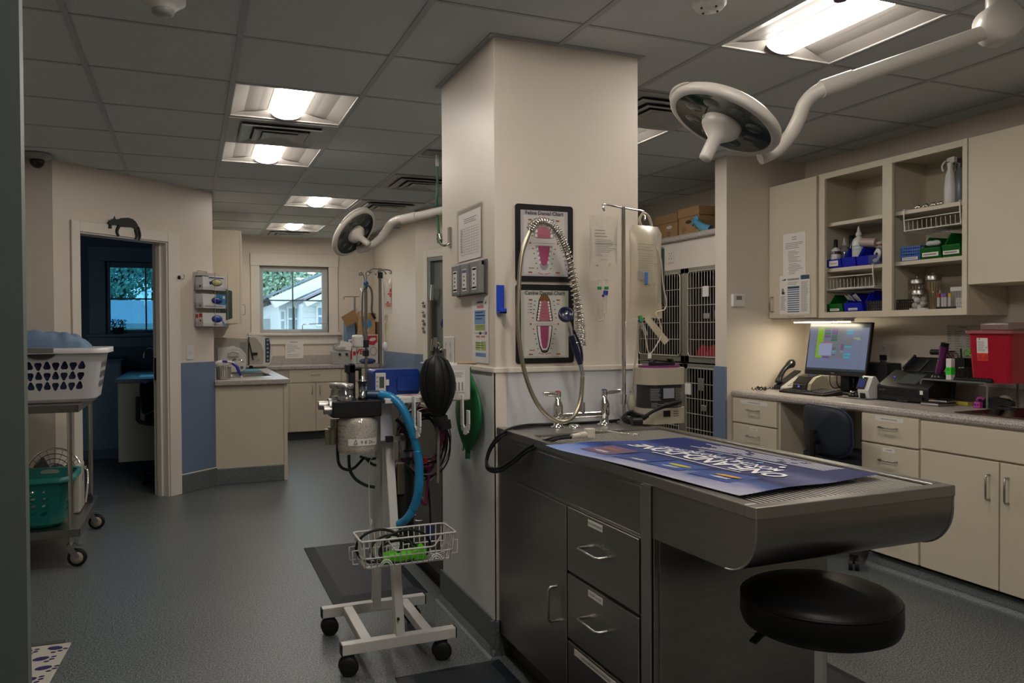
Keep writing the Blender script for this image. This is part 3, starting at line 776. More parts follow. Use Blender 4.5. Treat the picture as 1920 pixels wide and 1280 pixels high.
# keyboard
kf=AZ(1470,731,ZC);t=thing('keyboard','black full-size keyboard in front of the monitor','keyboard',(3.62,4.0,ZC))
ky0,ky1=AZ(1592,741,ZC).y+.0,kf.y-.12
kx=3.58
m=MB();m.add([(kx,ky1,ZC),(kx,ky0,ZC),(kx+.16,ky0,ZC),(kx+.16,ky1,ZC),(kx,ky1,ZC+.012),(kx,ky0,ZC+.012),(kx+.16,ky0,ZC+.028),(kx+.16,ky1,ZC+.028)],[(3,2,1,0),(4,5,6,7),(0,1,5,4),(1,2,6,5),(2,3,7,6),(3,0,4,7)])
m.build('body',black_m,t,bev=.003)
m=MB();L=ky1-ky0-.02
for r in range(6):
    xx=kx+.012+r*.024;zz=ZC+.0125+.016*(xx+.01-kx)/.16
    for c in range(20):
        if r==0 and 4<c<9:continue
        yy=ky0+.012+L*c/20
        m.add([(xx,yy,zz),(xx+.019,yy,zz+.002),(xx+.019,yy+L/20-.005,zz+.002),(xx,yy+L/20-.005,zz),(xx+.002,yy+.002,zz+.007),(xx+.017,yy+.002,zz+.009),(xx+.017,yy+L/20-.007,zz+.009),(xx+.002,yy+L/20-.007,zz+.007)],[(4,5,6,7),(0,1,5,4),(1,2,6,5),(2,3,7,6),(3,0,4,7)])
m.build('keys',mat('key_black',(.03,.03,.03),.45),t,kind='stuff')
# mouse pad, mouse
p=AZ(1620,745,ZC)
o=MB().box(p.x-.12,p.x+.07,p.y-.13,p.y+.10,ZC-.0005,ZC+.003).build('mouse_pad',mat('pad_dark',(.05,.05,.052),.7));BASE[o.name]=Vector()
tag(o,'thin dark mouse pad lying on the right counter under the mouse','mouse pad')
q=AZ(1609,744,ZC);t=thing('computer_mouse','black glossy computer mouse on the mouse pad','mouse',(q.x-.02,q.y,ZC+.004))
m=MB();m.ball((q.x-.02,q.y,ZC+.012),(.052,.032,.026),16,10);
for i,v in enumerate(m.v):
    if v.z<ZC+.004:m.v[i]=Vector((v.x,v.y,ZC+.004))
m.build('body',mat('black_gloss',(.012,.012,.013),.15),t)
m=MB();m.cyl((q.x-.055,q.y-.004,ZC+.031),(q.x-.055,q.y+.004,ZC+.031),.008,10);m.build('wheel',dullsteel_m,t)
# phone
c=AZ(1490,726,ZC);c=Vector((3.80,AX(1492,722,3.80).y,ZC))
t=thing('desk_phone','silver and black desk telephone left of the monitor','telephone',c)
ph=mat('phone_silver',(.45,.44,.41),.35)
def wedge(m,x0,x1,y0,y1,z,h0,h1):
    m.add([(x0,y0,z),(x1,y0,z),(x1,y1,z),(x0,y1,z),(x0,y0,z+h0),(x1,y0,z+h1),(x1,y1,z+h1),(x0,y1,z+h0)],[(0,3,2,1),(4,5,6,7),(0,1,5,4),(1,2,6,5),(2,3,7,6),(3,0,4,7)])
m=MB();wedge(m,c.x-.09,c.x+.09,c.y-.12,c.y+.10,ZC,.02,.12);m.build('body',ph,t,bev=.006)
m=MB();wedge(m,c.x-.092,c.x+.092,c.y+.045,c.y+.115,ZC+.002,.025,.13);m.build('cradle',black_m,t,bev=.008)
m=MB();k0=Vector((c.x-.07,c.y+.085,ZC+.045));k1=Vector((c.x+.06,c.y+.09,ZC+.175))
m.tube(smoothpath([k0,k0.lerp(k1,.12)+Vector((-.012,0,.012)),k0.lerp(k1,.5)+Vector((-.02,0,.022)),k0.lerp(k1,.88)+Vector((-.012,0,.012)),k1],4),[.02,.024,.026,.024,.02,.018,.017,.016,.016,.017,.019,.024,.028,.03,.03,.028,.022],12)
m.build('handset',mat('handset_black',(.012,.012,.013),.22),t)
m=MB();dz=lambda x:ZC+.02+.1*(x-(c.x-.09))/.18+.001
for r in range(4):
    for k in range(3):
        x0,yy=c.x-.075+r*.022,c.y-.005-k*.026
        m.add([(x0,yy,dz(x0)),(x0+.014,yy,dz(x0+.014)),(x0+.014,yy-.018,dz(x0+.014)),(x0,yy-.018,dz(x0)),(x0,yy,dz(x0)+.005),(x0+.014,yy,dz(x0+.014)+.005),(x0+.014,yy-.018,dz(x0+.014)+.005),(x0,yy-.018,dz(x0)+.005)],[(4,5,6,7),(0,1,5,4),(1,2,6,5),(2,3,7,6),(3,0,4,7)])
m.build('keypad',mat('phone_key',(.3,.3,.29),.4),t,kind='stuff')
m=MB();x0=c.x+.03;m.add([(x0,c.y+.035,dz(x0)+.002),(x0+.045,c.y+.035,dz(x0+.045)+.002),(x0+.045,c.y-.10,dz(x0+.045)+.002),(x0,c.y-.10,dz(x0)+.002)],[(0,3,2,1)]);m.build('display',mat('lcd_gray',(.16,.18,.17),.3),t)
# curly cord
pts=[]
path=smoothpath([Vector((X_,min(4.30,AX(q,727,X_).y),ZC+.014))for q,X_ in((1410,3.50),(1436,3.56),(1420,3.60),(1450,3.66),(1464,3.72))],20)
for i,q in enumerate(path):
    th=i*1.5;pts.append(q+Vector((.008*math.cos(th),.004*math.sin(th*.5),.009*math.sin(th))))
o=MB().tube(pts,.0028,6).build('curly_cord',black_m);tag(o,'black curly telephone cord bunched on the counter end','cord')
# black label printer with beige side
c=Vector((3.72,AX(1530,720,3.72).y,ZC));t=thing('label_printer','small black label printer with beige oval side beside the telephone','printer',c)
prof=[(-.10,0),(.08,0),(.085,.05),(.06,.10),(.01,.118),(-.04,.105),(-.085,.065)]
m=MB();m.prism(prof,(Vector((c.x,c.y+.035,ZC+.002)),XA,ZM,Vector((0,1,0))),-.045,.075);m.build('body',mat('black_gloss',(.012,.012,.013),.15),t,bev=.006)
m=MB();m.prism([(a*.9,b*.92+.004)for a,b in prof],(Vector((c.x,c.y-.011,ZC+.002)),XA,ZM,YM),0,.03);m.build('side_panel',mat('beige_plastic',(.36,.34,.25),.45),t,bev=.012)
m=MB();m.box(c.x-.094,c.x-.07,c.y+.0,c.y+.10,ZC+.055,ZC+.06);m.ball((c.x-.09,c.y+.05,ZC+.045),.009,10,6);m.build('trim',dullsteel_m,t)
m=MB();m.ball((c.x-.098,c.y+.05,ZC+.044),.005,8,5);m.build('power_light',scr('led_blue',(.05,.1,1.),1.5),t)
# cables behind monitor
m=MB();random.seed(3)
for k in range(7):
    y=3.95-.06*k;P0=Vector((3.93,y,ZC+.02))
    m.tube(smoothpath([P0+Vector((.02,.04,.10)),P0+Vector((-.02,0,.03+.02*random.random())),P0+Vector((-.03,-.06,.006)),P0+Vector((.02,-.12,.03+.04*random.random())),P0+Vector((.04,-.16,.10))],5),.0035,6)
o=m.build('monitor_cables',black_m);tag(o,'tangle of black cables behind the monitor stand','cables')
# dark printer box behind
p=AX(1645,705,3.93);o=MB().box(3.90,4.02,p.y-.10,p.y+.16,ZC,AX(1645,680,3.93).z).build('black_box',black_m,bev=.006);BASE[o.name]=Vector((0,0,0))
tag(o,'low black equipment box against the wall behind the card reader','box')
m=MB();a=Vector((4.04,3.63,1.125));m.tube(smoothpath([a+Vector((-.002,0,.0)),a+Vector((-.03,0,-.005)),a+Vector((-.035,-.01,-.05)),a+Vector((-.04,-.04,-.10)),Vector((3.96,3.57,ZC+.11))],5),.004,6);m.box(4.012,4.042,3.615,3.645,1.108,1.14)
o=m.build('wall_cable',black_m);tag(o,'black power cable plugged into the wall outlet behind the scanner','cord')
# card reader
c=Vector((3.74,AX(1632,740,3.74).y,ZC));t=thing('card_reader','white desktop card reader with slanted dark screen and green light','card reader',c)
f4=(c,YM,ZM,XM)
m=MB();m.prism([(-.05,0),(.045,0),(.05,.065),(-.005,.135),(-.025,.13),(-.062,.05)],(Vector((c.x,c.y-.03,ZC)),XA,ZM,Vector((0,1,0))),-.012,.068);m.build('body',whitep_m,t,bev=.006)
sd=Vector((.037,0,.08)).normalized();sn=Vector((-.08,0,.037)).normalized()
f5=(Vector((c.x-.062,c.y+.03,ZC+.05)),YM,sd,sn)
o=MB().fbox(f5,-.020,.042,.006,.082,.004,.006).build('screen_bezel',black_m,t)
MB().fq(f5,-.014,.036,.018,.07,.0065).build('screen',scr('scr_navy',(.015,.02,.10)),o)
MB().fell(f5,.012,.077,.005,.003,.0068).build('green_light',scr('led_green',(.05,1.,.1),1.2),o)
MB().box(c.x-.060,c.x-.055,c.y-.015,c.y+.022,ZC+.004,ZC+.034).build('slot',black_m,t)
# document scanner
ys0,ys1=AX(1741,745,3.72).y,AX(1645,730,3.72).y
t=thing('document_scanner','black document scanner with open paper tray right of the card reader','scanner',(3.82,(ys0+ys1)/2,ZC))
m=MB();m.prism([(0,0),(.20,0),(.22,.17),(.14,.17),(.0,.085)],(Vector((3.72,ys0,ZC)),XA,ZM,Vector((0,1,0))),0,ys1-ys0);m.build('body',black_m,t,bev=.008)
m=MB();m.box(3.708,3.722,ys0+.03,ys1-.03,ZC+.01,ZC+.035);m.build('exit_slot',mat('deep_black',(.003,.003,.003),.6),t);
m=MB();m.box(3.70,3.722,ys0+.12,ys0+.19,ZC+.004,ZC+.012);m.build('catch',mat('grayblack',(.03,.03,.03),.4),t)
sv=Vector((.14,0,.085)).normalized();sn=Vector((-.085,0,.14)).normalized();f6=(Vector((3.72,ys1,ZC+.085)),YM,sv,sn);wS=ys1-ys0
MB().fbox(f6,wS*.34,wS*.70,.03,.13,.001,.003).build('touch_screen',mat('dim_lcd',(.06,.075,.07),.25),t)
m=MB();m.fell(f6,wS*.16,.09,.005,.005,.003);m.build('power_light',scr('led_blue',(.05,.1,1.),1.5),t)
text('EPSON',.016,f6,wS*.52,.148,dullsteel_m,t,.0015)
f7=(Vector((3.72,ys1,ZC)),YM,ZM,XM);text('DS-530',.014,f7,wS*.1,.062,dullsteel_m,t,.0015)
m=MB();m.fq(f7,wS-.055,wS-.035,.05,.072,.001);m.build('badge',paper_m,t)
sv=Vector((.13,0,.10)).normalized();sn=Vector((-.10,0,.13)).normalized();f8=(Vector((3.85,ys1,ZC+.165)),YM,sv,sn)
MB().fbox(f8,.06,wS-.03,0,.13,-.006,.006).build('paper_tray',black_m,t,bev=.004)
m=MB();m.fbox(f8,.075,.085,.0,.12,.006,.03);m.fbox(f8,wS-.055,wS-.045,0,.12,.006,.03);m.fbox(f8,wS*.5,wS*.54,.0,.10,.006,.012);m.build('tray_guides',mat('grayblack',(.03,.03,.03),.4),t)
# monitor riser (expanded metal shelf)
XR0,XR1=3.76,3.99
ya,yb=AX(1727,740,XR0).y,AX(1851,750,XR0).y;zt=AX(1735,711,XR0).z
t=thing('wire_riser_shelf','small gray metal riser shelf carrying the red sharps bin','shelf',(3.88,(ya+yb)/2,ZC))
rs=mat('gray_coated_wire',(.11,.115,.115),.45)
m=MB();
for x in(XR0,XR1):m.tube([(x,ya,ZC),(x,ya,zt-.012),(x,ya-.012,zt),(x,yb+.012,zt),(x,yb,zt-.012),(x,yb,ZC)],.0055,8)
m.build('frame',rs,t)
m=MB()
for k in range(13):xx=XR0+(XR1-XR0)*k/12;m.box(xx-.0015,xx+.0015,yb,ya,zt-.001,zt+.003)
for k in range(28):yy=yb+(ya-yb)*k/27;m.box(XR0,XR1,yy-.0015,yy+.0015,zt-.002,zt+.002)
m.build('mesh_deck',rs,t,kind='stuff')
ZR=zt+.0035
# sharps bin
y1,y0=AX(1817,690,XR0+.02).y,AX(1909,690,XR0+.06).y
t=thing('sharps_bin','red sharps container with biohazard label on the riser shelf','sharps bin',(3.88,(y0+y1)/2,ZR))
red=mat('sharps_red',(.34,.004,.022),.3)
def taper(m,x0,x1,y0,y1,z0,z1,g,r=.02,n=4):
    A=rrect(x0+g,x1-g,y0+g,y1-g,r,n);B=rrect(x0,x1,y0,y1,r,n);k=len(A)
    V=[(x,y,z0)for x,y in A]+[(x,y,z1)for x,y in B]
    m.add(V,[(i,(i+1)%k,k+(i+1)%k,k+i)for i in range(k)],True);m.add(V[:k],[tuple(reversed(range(k)))])
    return V[k:]
zs=AX(1830,625,XR0).z
m=MB();m.add(*(lambda V:(V,[tuple(range(len(V)))]))(taper(m,XR0+.005,XR1-.01,y0,y1,ZR,zs,.014)));m.build('body',red,t)
m=MB();m.add(*(lambda V:(V,[tuple(range(len(V)))]))(taper(m,XR0-.008,XR1,y0-.013,y1+.013,zs,zs+.015,.0,.025)));m.build('lid',mat('lid_red_milky',(.33,.09,.10),.35),t)
m=MB();m.box(XR0+.03,XR1-.02,y0+.03,y1-.05,zs+.015,zs+.055);m.build('flap',glassy('milky_clear',(.75,.72,.72),.15,.2,'#b09090',.35),t,bev=.01)
sl=math.atan2(.014,zs-ZR);f9=(Vector((XR0+.005+.014,(y0+y1)/2,ZR)),YM,Vector((-math.sin(sl),0,math.cos(sl))),Vector((-math.cos(sl),0,-math.sin(sl))))
hh=zs-ZR;lb=MB().fbox(f9,-.065,-.005,hh*.60,hh*.91,.0002,.001).build('label_card',paper_m,t)
m=MB();f10=(f9[0]+f9[3]*.001,*f9[1:]);blines(m,f10,-.06,-.015,hh*.85,hh*.63,8,.4,.5);m.fell(f10,-.05,hh*.885,.005,.005);m.fq(f10,-.016,-.009,hh*.70,hh*.73);m.build('print',grayink_m,lb)
lb=MB().fbox(f9,-.065,-.005,hh*.44,hh*.60,.0002,.001).build('biohazard_label',mat('orange_red',(.75,.035,.012),.5),t)
m=MB();cu,cv=-.018,hh*.51
for k in range(3):
    a=PI/2+2*PI*k/3;x,y=cu+.0065*math.cos(a),cv+.0065*math.sin(a)
    pts_o=[(x+.0068*math.cos(a+s),y+.0068*math.sin(a+s))for s in[(-2.5+5*i/10)for i in range(11)]]
    for(p1,q1),(p2,q2)in zip(pts_o[::1],pts_o[1:]):
        m.fpoly(f10,[(p1,q1),(p2,q2),(x+(p2-x)*.6,y+(q2-y)*.6),(x+(p1-x)*.6,y+(q1-y)*.6)])
m.fell(f10,cu,cv,.0025,.0025);blines(m,f10,-.061,-.032,hh*.57,hh*.47,4,.4,.6);m.build('print',ink_m,lb)
# clippers on stand
p=AX(1761,700,3.82);t=thing('clipper_charger','black round charging stand holding the purple clippers','charger',(3.82,p.y,ZR))
m=MB();m.lathe([(.042,0),(.044,.008),(.036,.022),(.024,.03),(.0,.031)],(3.82,p.y,ZR),20);m.build('body',mat('black_gloss',(.012,.012,.013),.15),t)
t=thing('hair_clippers','purple hair clippers standing upright in the charging stand','clippers',(3.82,p.y,ZR+.03))
pu=mat('clipper_purple',(.10,.012,.085),.25)
a=Vector((3.82,p.y+.005,ZR+.028));b=a+Vector((.01,-.028,.15))
m=MB();m.tube([a,a.lerp(b,.25),a.lerp(b,.5),a.lerp(b,.75),a.lerp(b,.92),b],[.017,.019,.018,.019,.024,.024],14);m.build('body',pu,t)
m=MB();m.bar(b,b+Vector((.002,-.006,.02)),.044,.018);m.build('blade',black_m,t,bev=.002)
m=MB();m.bar(b+Vector((-.011,0,.004)),b+Vector((-.013,-.006,.026)),.04,.003);m.build('blade_edge',chrome_m,t)
m=MB();q=a.lerp(b,.55)+Vector((-.018,0,0));m.box(q.x-.004,q.x+.004,q.y-.006,q.y+.006,q.z-.008,q.z+.008);m.build('switch',chrome_m,t,bev=.001)
p2=AX(1752,660,3.9);o=MB().cyl((3.92,p2.y+.035,p2.z),(3.92,p2.y-.03,p2.z),.016,14).build('clipper_attachment',black_m);BASE[o.name]=Vector()
tag(o,'black cylindrical clipper attachment held on the wall behind the clippers','holder')
m=MB();m.box(3.925,4.049,p2.y-.012,p2.y+.004,p2.z-.006,p2.z+.006);m.build('arm',black_m,o)
m=MB();m.tube(smoothpath([a+Vector((.03,-.03,.12)),a+Vector((.05,-.055,.06)),a+Vector((.06,-.02,-.02)),a+Vector((.07,-.03,-.10)),a+Vector((.02,-.06,-.135)),a+Vector((.06,-.02,-.12))],6),.0035,6)
o=m.build('trailing_cable',black_m);tag(o,'black cable trailing from the clippers behind the riser shelf','cable')
# white/green tube box, cup of scissors, black tray
c=AX(1782,708,3.80);t=thing('test_strip_box','narrow white box with neon green band on the riser','box',(3.80,c.y,ZR))
MB().box(3.785,3.815,c.y-.016,c.y+.016,ZR,ZR+.115).build('body',whitep_m,t,bev=.002)
MB().box(3.784,3.816,c.y-.0165,c.y+.0165,ZR+.028,ZR+.068).build('band',mat('neon_green',(.03,.62,.03),.5),t)
f3=frame((3.784,c.y,ZR+.048),YM,XM);text('EE',.016,f3,0,.006,ink_m,t)
c=AX(1803,705,3.90);t=thing('pen_cup','black topped clear cup holding scissors beside the sharps bin','cup',(3.90,c.y,ZR))
m=MB();m.box(3.87,3.94,c.y-.045,c.y+.045,ZR,ZR+.07);m.build('body',glassy('smoky_clear',(.30,.27,.25),.12,.15,'#3a302c',.4),t,bev=.006)
m=MB();
for q in((3.868,3.872,c.y-.047,c.y+.047),(3.938,3.942,c.y-.047,c.y+.047),(3.868,3.942,c.y-.047,c.y-.043),(3.868,3.942,c.y+.043,c.y+.047)):m.box(q[0],q[1],q[2],q[3],ZR+.07,ZR+.115)
m.build('collar',black_m,t)
for nm,dy,tip,ml,lb in(('scissors',.025,(.0,.045,.19),mat('dark_red_plastic',(.09,.02,.02),.4),'dark red handled scissors leaning left in the black topped cup'),('marker_pen',-.005,(.0,.012,.20),black_m,'slim black pen in the black topped cup'),('bandage_scissors',-.025,(.0,-.025,.22),mat('lime_plastic',(.10,.42,.02),.4),'lime green handled scissors in the cup beside the sharps bin')):
    q=Vector((3.905,c.y+dy*.4,ZR+.01));e=q+Vector((tip[0],tip[1]*1.1+dy*.4,tip[2]*.78));m=MB()
    if nm=='marker_pen':m.cyl(q,e,.005,8)
    else:
        m.bar(q,q.lerp(e,.55),.012,.003)
        for s in(-1,1):
            d=(e-q).normalized();ctr=q.lerp(e,.80)+Vector((0,s*.013,0));m.tube(arc(ctr,d,Vector((0,1,0)),.018,0,2*PI,14)[:-1],.004,6,closed=True)
    o=m.build(nm,ml);tag(o,lb,'scissors' if 'sc' in nm else 'pen')
c0,c1=AX(1790,710,3.775).y,AX(1862,710,3.775).y
t=thing('instrument_tray','low black ribbed tray at the front of the riser shelf','tray',(3.79,(c0+c1)/2,ZR))
MB().box(3.764,3.80,c1,c0,ZR,ZR+.016).build('body',black_m,t,bev=.003)
m=MB()
for k in range(12):yy=c1+(c0-c1)*(k+.5)/12;m.box(3.766,3.798,yy-.004,yy+.004,ZR+.016,ZR+.021)
m.build('ribs',blackr_m,t,kind='stuff')
# under the riser
c=AX(1762,748,3.74);t=thing('calculator','dark pocket calculator with silver edge lying under the riser','calculator',(3.74,c.y,ZC))
m=MB();m.box(3.66,3.80,c.y-.055,c.y+.055,ZC,ZC+.014);m.build('body',dullsteel_m,t,bev=.004)
m=MB();m.box(3.663,3.797,c.y-.053,c.y+.053,ZC+.014,ZC+.019);m.build('face',black_m,t,bev=.002)
t=thing('tablet','dark handheld device stacked on the pocket calculator','device',(3.76,c.y,ZC+.02))
fr2=Matrix.Rotation(.2,3,'Z');f3=(Vector((3.75,c.y-.01,ZC+.0195)),fr2@XA,fr2@Vector((0,1,0)),ZM)
MB().fbox(f3,-.06,.06,-.05,.045,0,.010).build('body',dullsteel_m,t,bev=.003);MB().fbox(f3,-.058,.058,-.048,.043,.010,.014).build('face',black_m,t)
MB().fbox(f3,-.058,-.04,.015,.043,.014,.0155).build('sticker',mat('orange_sticker',(.5,.09,.02),.5),t)
c=AX(1805,751,3.86);o=MB().box(3.84,3.88,c.y-.045,c.y+.04,ZC,ZC+.018).build('yellow_box',mat('yellow_card',(.42,.33,.05),.6),bev=.001);BASE[o.name]=Vector()
tag(o,'flat yellow box under the riser shelf','box')
c=AX(1868,752,3.83);t=thing('stapler','black stapler beneath the right end of the riser','stapler',(3.83,c.y,ZC))
m=MB();m.box(3.81,3.85,c.y-.09,c.y+.085,ZC,ZC+.014);m.build('base',black_m,t,bev=.003)
m=MB();m.prism([(-.09,.02),(.085,.018),(.085,.045),(.0,.06),(-.06,.055),(-.09,.04)],(Vector((3.812,c.y,ZC)),Vector((0,1,0)),ZM,XA),0,.036);m.build('arm',black_m,t,bev=.006)
c2=AX(1837,752,3.80);t=thing('pink_clip_toy','small pink plastic clip with two blue dots beside the stapler','clip',(3.79,c2.y,ZC))
m=MB();m.box(3.775,3.80,c2.y-.018,c2.y+.018,ZC,ZC+.032);m.tube(arc((3.79,c2.y-.012,ZC+.035),Vector((0,1,0)),ZM,.02,.3,2.6,8),.006,8);m.build('body',mat('magenta_plastic',(.45,.04,.28),.4),t,bev=.006)
m=MB()
for s in(-1,1):m.ball((3.774,c2.y+s*.008,ZC+.018),.005,8,5)
m.build('dots',mat('dot_blue',(.03,.07,.35),.4),t)
c3=AX(1880,740,3.86);o=MB().lathe([(.012,0),(.034,0),(.034,.02),(.012,.02)],(3.87,c3.y,ZC+.065),20,axis=(1,0,0)).build('tape_roll',mat('tape_cream',(.45,.42,.33),.5));BASE[o.name]=Vector()
o.location.z=-.03;tag(o,'cream roll of tape standing behind the stapler','tape')
p=AX(1917,665,3.9);o=MB().tube(smoothpath([(3.9,p.y,p.z-.05),(3.89,p.y+.002,p.z),(3.91,p.y-.02,p.z+.03)],4),.012,8).build('cable_end',black_m);tag(o,'black tool handle cut by the right frame edge near the sharps bin','tool');BASE[o.name]=Vector()
m=MB();m.box(3.90,4.05,p.y-.02,p.y+.0,p.z+.0,p.z+.02);m.build('hook',mat('orange_sticker',(.5,.09,.02),.5),o)
# ================================================================ THINGS INSIDE THE OPEN WALL CABINET
bin_blue=mat('bin_blue',(.004,.012,.42),.35);bin_green=mat('bin_green',(.003,.11,.012),.35)
SH1,SH2,SH0=1.9775,1.6895,1.4075
def stack_bin(yl,yr,z,h,ml,label,xf=3.775,dep=.20,card=None,group='stacking bins in the open cabinet'):
    t=thing('stacking_bin',label,'bin',(xf,(yl+yr)/2,z),group)
    th=.004;m=MB()
    prof=[(0,0),(dep,0),(dep,h),(.06,h),(.015,h*.48),(-.012,h*.48)]
    fr=lambda y:(Vector((xf,y,z)),XA,ZM,Vector((0,1,0)))
    m.prism(prof,fr(yr),0,th);m.prism(prof,fr(yl-th),0,th)
    m.box(xf,xf+dep,yr,yl,z,z+th);m.box(xf+dep-th,xf+dep,yr,yl,z,z+h)
    m.prism([(0,0),(th,0),(th-.012,h*.48),(-.012,h*.48)],fr(yr),0,yl-yr)
    m.build('body',ml,t,bev=.0015)
    f=(Vector((xf-.006,0,z)),YM,ZM,XM)
    if card:
        u=-(yl+yr)/2;w_,hh,txt=card
        c=MB().fbox(f,u-w_/2,u+w_/2,h*.10,h*.10+hh,.002,.004).build('label_card',paper_m,t)
        if txt:text(txt,hh*.45,f,u,h*.10+hh/2,ink_m,c,.0048)
        else:
            mm=MB();blines(mm,(f[0]+f[3]*.0042,*f[1:]),u-w_*.42,u+w_*.42,h*.10+hh*.8,h*.10+hh*.2,1,.6,.9);mm.build('print',grayink_m,c)
    return t
Y_=lambda px,X=3.775:AX(px,500,X).y
stack_bin(Y_(1551),Y_(1579),SH2,.115,bin_blue,'leftmost blue bin on the middle shelf, with a handwritten card',card=(.075,.035,'Thyroid'))
stack_bin(Y_(1580),Y_(1606),SH2,.12,bin_blue,'middle blue bin holding the tall white nozzle bottle')
stack_bin(Y_(1607),Y_(1653),SH2,.115,bin_blue,'right blue bin on the middle shelf beside the clear tub')
stack_bin(Y_(1552),Y_(1582),SH0,.115,bin_green,'green bin on the cabinet floor at the left',card=(.075,.014,None))
stack_bin(Y_(1584),Y_(1619),SH0,.12,bin_blue,'blue bin on the cabinet floor full of white wrappers',card=(.07,.014,None))
stack_bin(Y_(1620),Y_(1650),SH0,.13,bin_blue,'blue bin on the cabinet floor behind the black basket',xf=3.80)
stack_bin(Y_(1727),Y_(1766),SH2,.125,bin_green,'left green bin on the right middle shelf, with two labels',card=(.10,.022,None))
stack_bin(Y_(1768),Y_(1803),SH2,.135,bin_green,'right green bin on the right middle shelf, against the frame',card=(.095,.02,None))
lb_m=mat('bottle_white',(.62,.61,.60),.35);lbc=glassy('clear_plastic',(.9,.9,.9),.15,.1,'#c8c8c8',.25)
def bottle(name,px,z,r,h,neck,nh,ml,cap,label,tip=None,x=3.82,band=None,cat='bottle',group=None,txt=None):
    y=Y_(px,x);t=thing(name,label,cat,(x,y,z),group)
    m=MB();m.lathe([(r*.9,0),(r,.004),(r,h*.78),(r*.8,h*.88),(neck,h*.94),(neck,h)],(x,y,z),18);m.build('body',ml,t)
    m=MB()
    if tip:m.lathe([(neck*1.25,0),(neck*1.25,nh*.25),(neck*.8,nh*.35),(neck*.35,nh*.9),(neck*.3,nh),(0,nh)],(x,y,z+h-.002),14)
    else:m.lathe([(neck*1.2,0),(neck*1.2,nh),(0,nh)],(x,y,z+h-.002),14)
    m.build('cap',cap,t)
    if band:
        for z0,z1,mm in band:MB().lathe([(r*1.01,z0*h),(r*1.01,z1*h)],(x,y,z),18).build('label_band',mm,t)
    if txt:text(txt,r*.6,frame((x-r*1.02,y,z+h*.68),YM,XM),0,0,paper_m,t,.0005)
    return t
g_black=mat('label_black',(.015,.015,.015),.5);g_teal=mat('label_teal',(.10,.42,.42),.5);g_prp=mat('label_violet',(.12,.10,.35),.5)
bottle('dropper_bottle',1567,SH2+.02,.031,.115,.010,.05,lb_m,black_m,'white bottle with black label band and black dropper cap',band=((.60,.76,g_black),),x=3.805,txt='A·O·E')
bottle('nozzle_bottle',1583,SH2,.032,.15,.012,.05,lbc,lb_m,'clear bottle with white pointed nozzle behind the left blue bin',tip=1,x=3.87,band=((.68,.71,g_prp),))
bottle('black_bottle',1597,SH2,.020,.16,.014,.05,mat('black_gloss',(.012,.012,.013),.15),black_m,'small glossy black bottle at the back of the middle shelf',x=3.90)
bottle('wash_bottle',1610,SH2+.006,.038,.19,.014,.06,lb_m,lb_m,'tall white nozzle bottle with teal band in the middle blue bin',tip=1,x=3.84,band=((.62,.65,g_teal),(.50,.54,mat('pale_teal',(.35,.55,.53),.5))))
bottle('pill_bottle',1649,SH2+.075,.022,.05,.018,.018,lbc,lb_m,'small clear pill bottle with orange cap at the right of the left bay',x=3.87,band=((.95,1.05,mat('orange_sticker',(.5,.09,.02),.5)),))
t=thing('ointment_tube','fat pinkish white tube lying on the right blue bin','tube',(3.83,Y_(1630),SH2+.13));yq=Y_(1628,3.84)
m=MB();m.cyl((3.83,yq+.045,SH2+.148),(3.85,yq-.05,SH2+.138),.026,14);m.build('body',mat('tube_pinkish',(.45,.36,.35),.4),t)
m=MB();m.cyl((3.828,yq+.068,SH2+.15),(3.83,yq+.046,SH2+.148),.021,14);m.build('cap',lb_m,t)
c=Y_(1646,3.785);t=thing('clear_tub','clear lidless tub of tangled white tubing before the right blue bin','tub',(3.77,c,SH2))
m=MB();m.box(3.752,3.786,c-.042,c+.042,SH2,SH2+.055);m.build('body',glassy('tub_clear',(.75,.78,.85),.15,.1,'#7080a0',.2),t,bev=.004)
m=MB();
for k in range(4):m.tube(arc((3.768,c-.005,SH2+.05),Vector((.3,1,.1)).normalized(),Vector((0,-.3,1)).normalized(),.022+.005*k,.4*k,5+.4*k,14),.005,6)
o=m.build('infusion_tubing',lb_m);BASE[o.name]=Vector();tag(o,'coil of white tubing sitting in the clear tub','tubing')
m=MB();random.seed(5)
for k in range(5):
    q=Vector((3.79+.02*random.random(),Y_(1590+5*k,3.80),SH0+.075+.02*random.random()));f3=(q,Vector((.4,1,.3*random.uniform(-1,1))).normalized(),Vector((-.5,.1,.6)).normalized(),Vector((-1,.3,.2)).normalized())
    o=MB().fbox(f3,-.025,.025,-.018,.02,0,.006).build('wrapped_swab',mat('wrapper_white',(.5,.5,.53),.4),bev=.002);BASE[o.name]=Vector()
    tag(o,'crumpled white wrapper in the blue bin on the cabinet floor','wrapper','white wrappers in the floor blue bin')
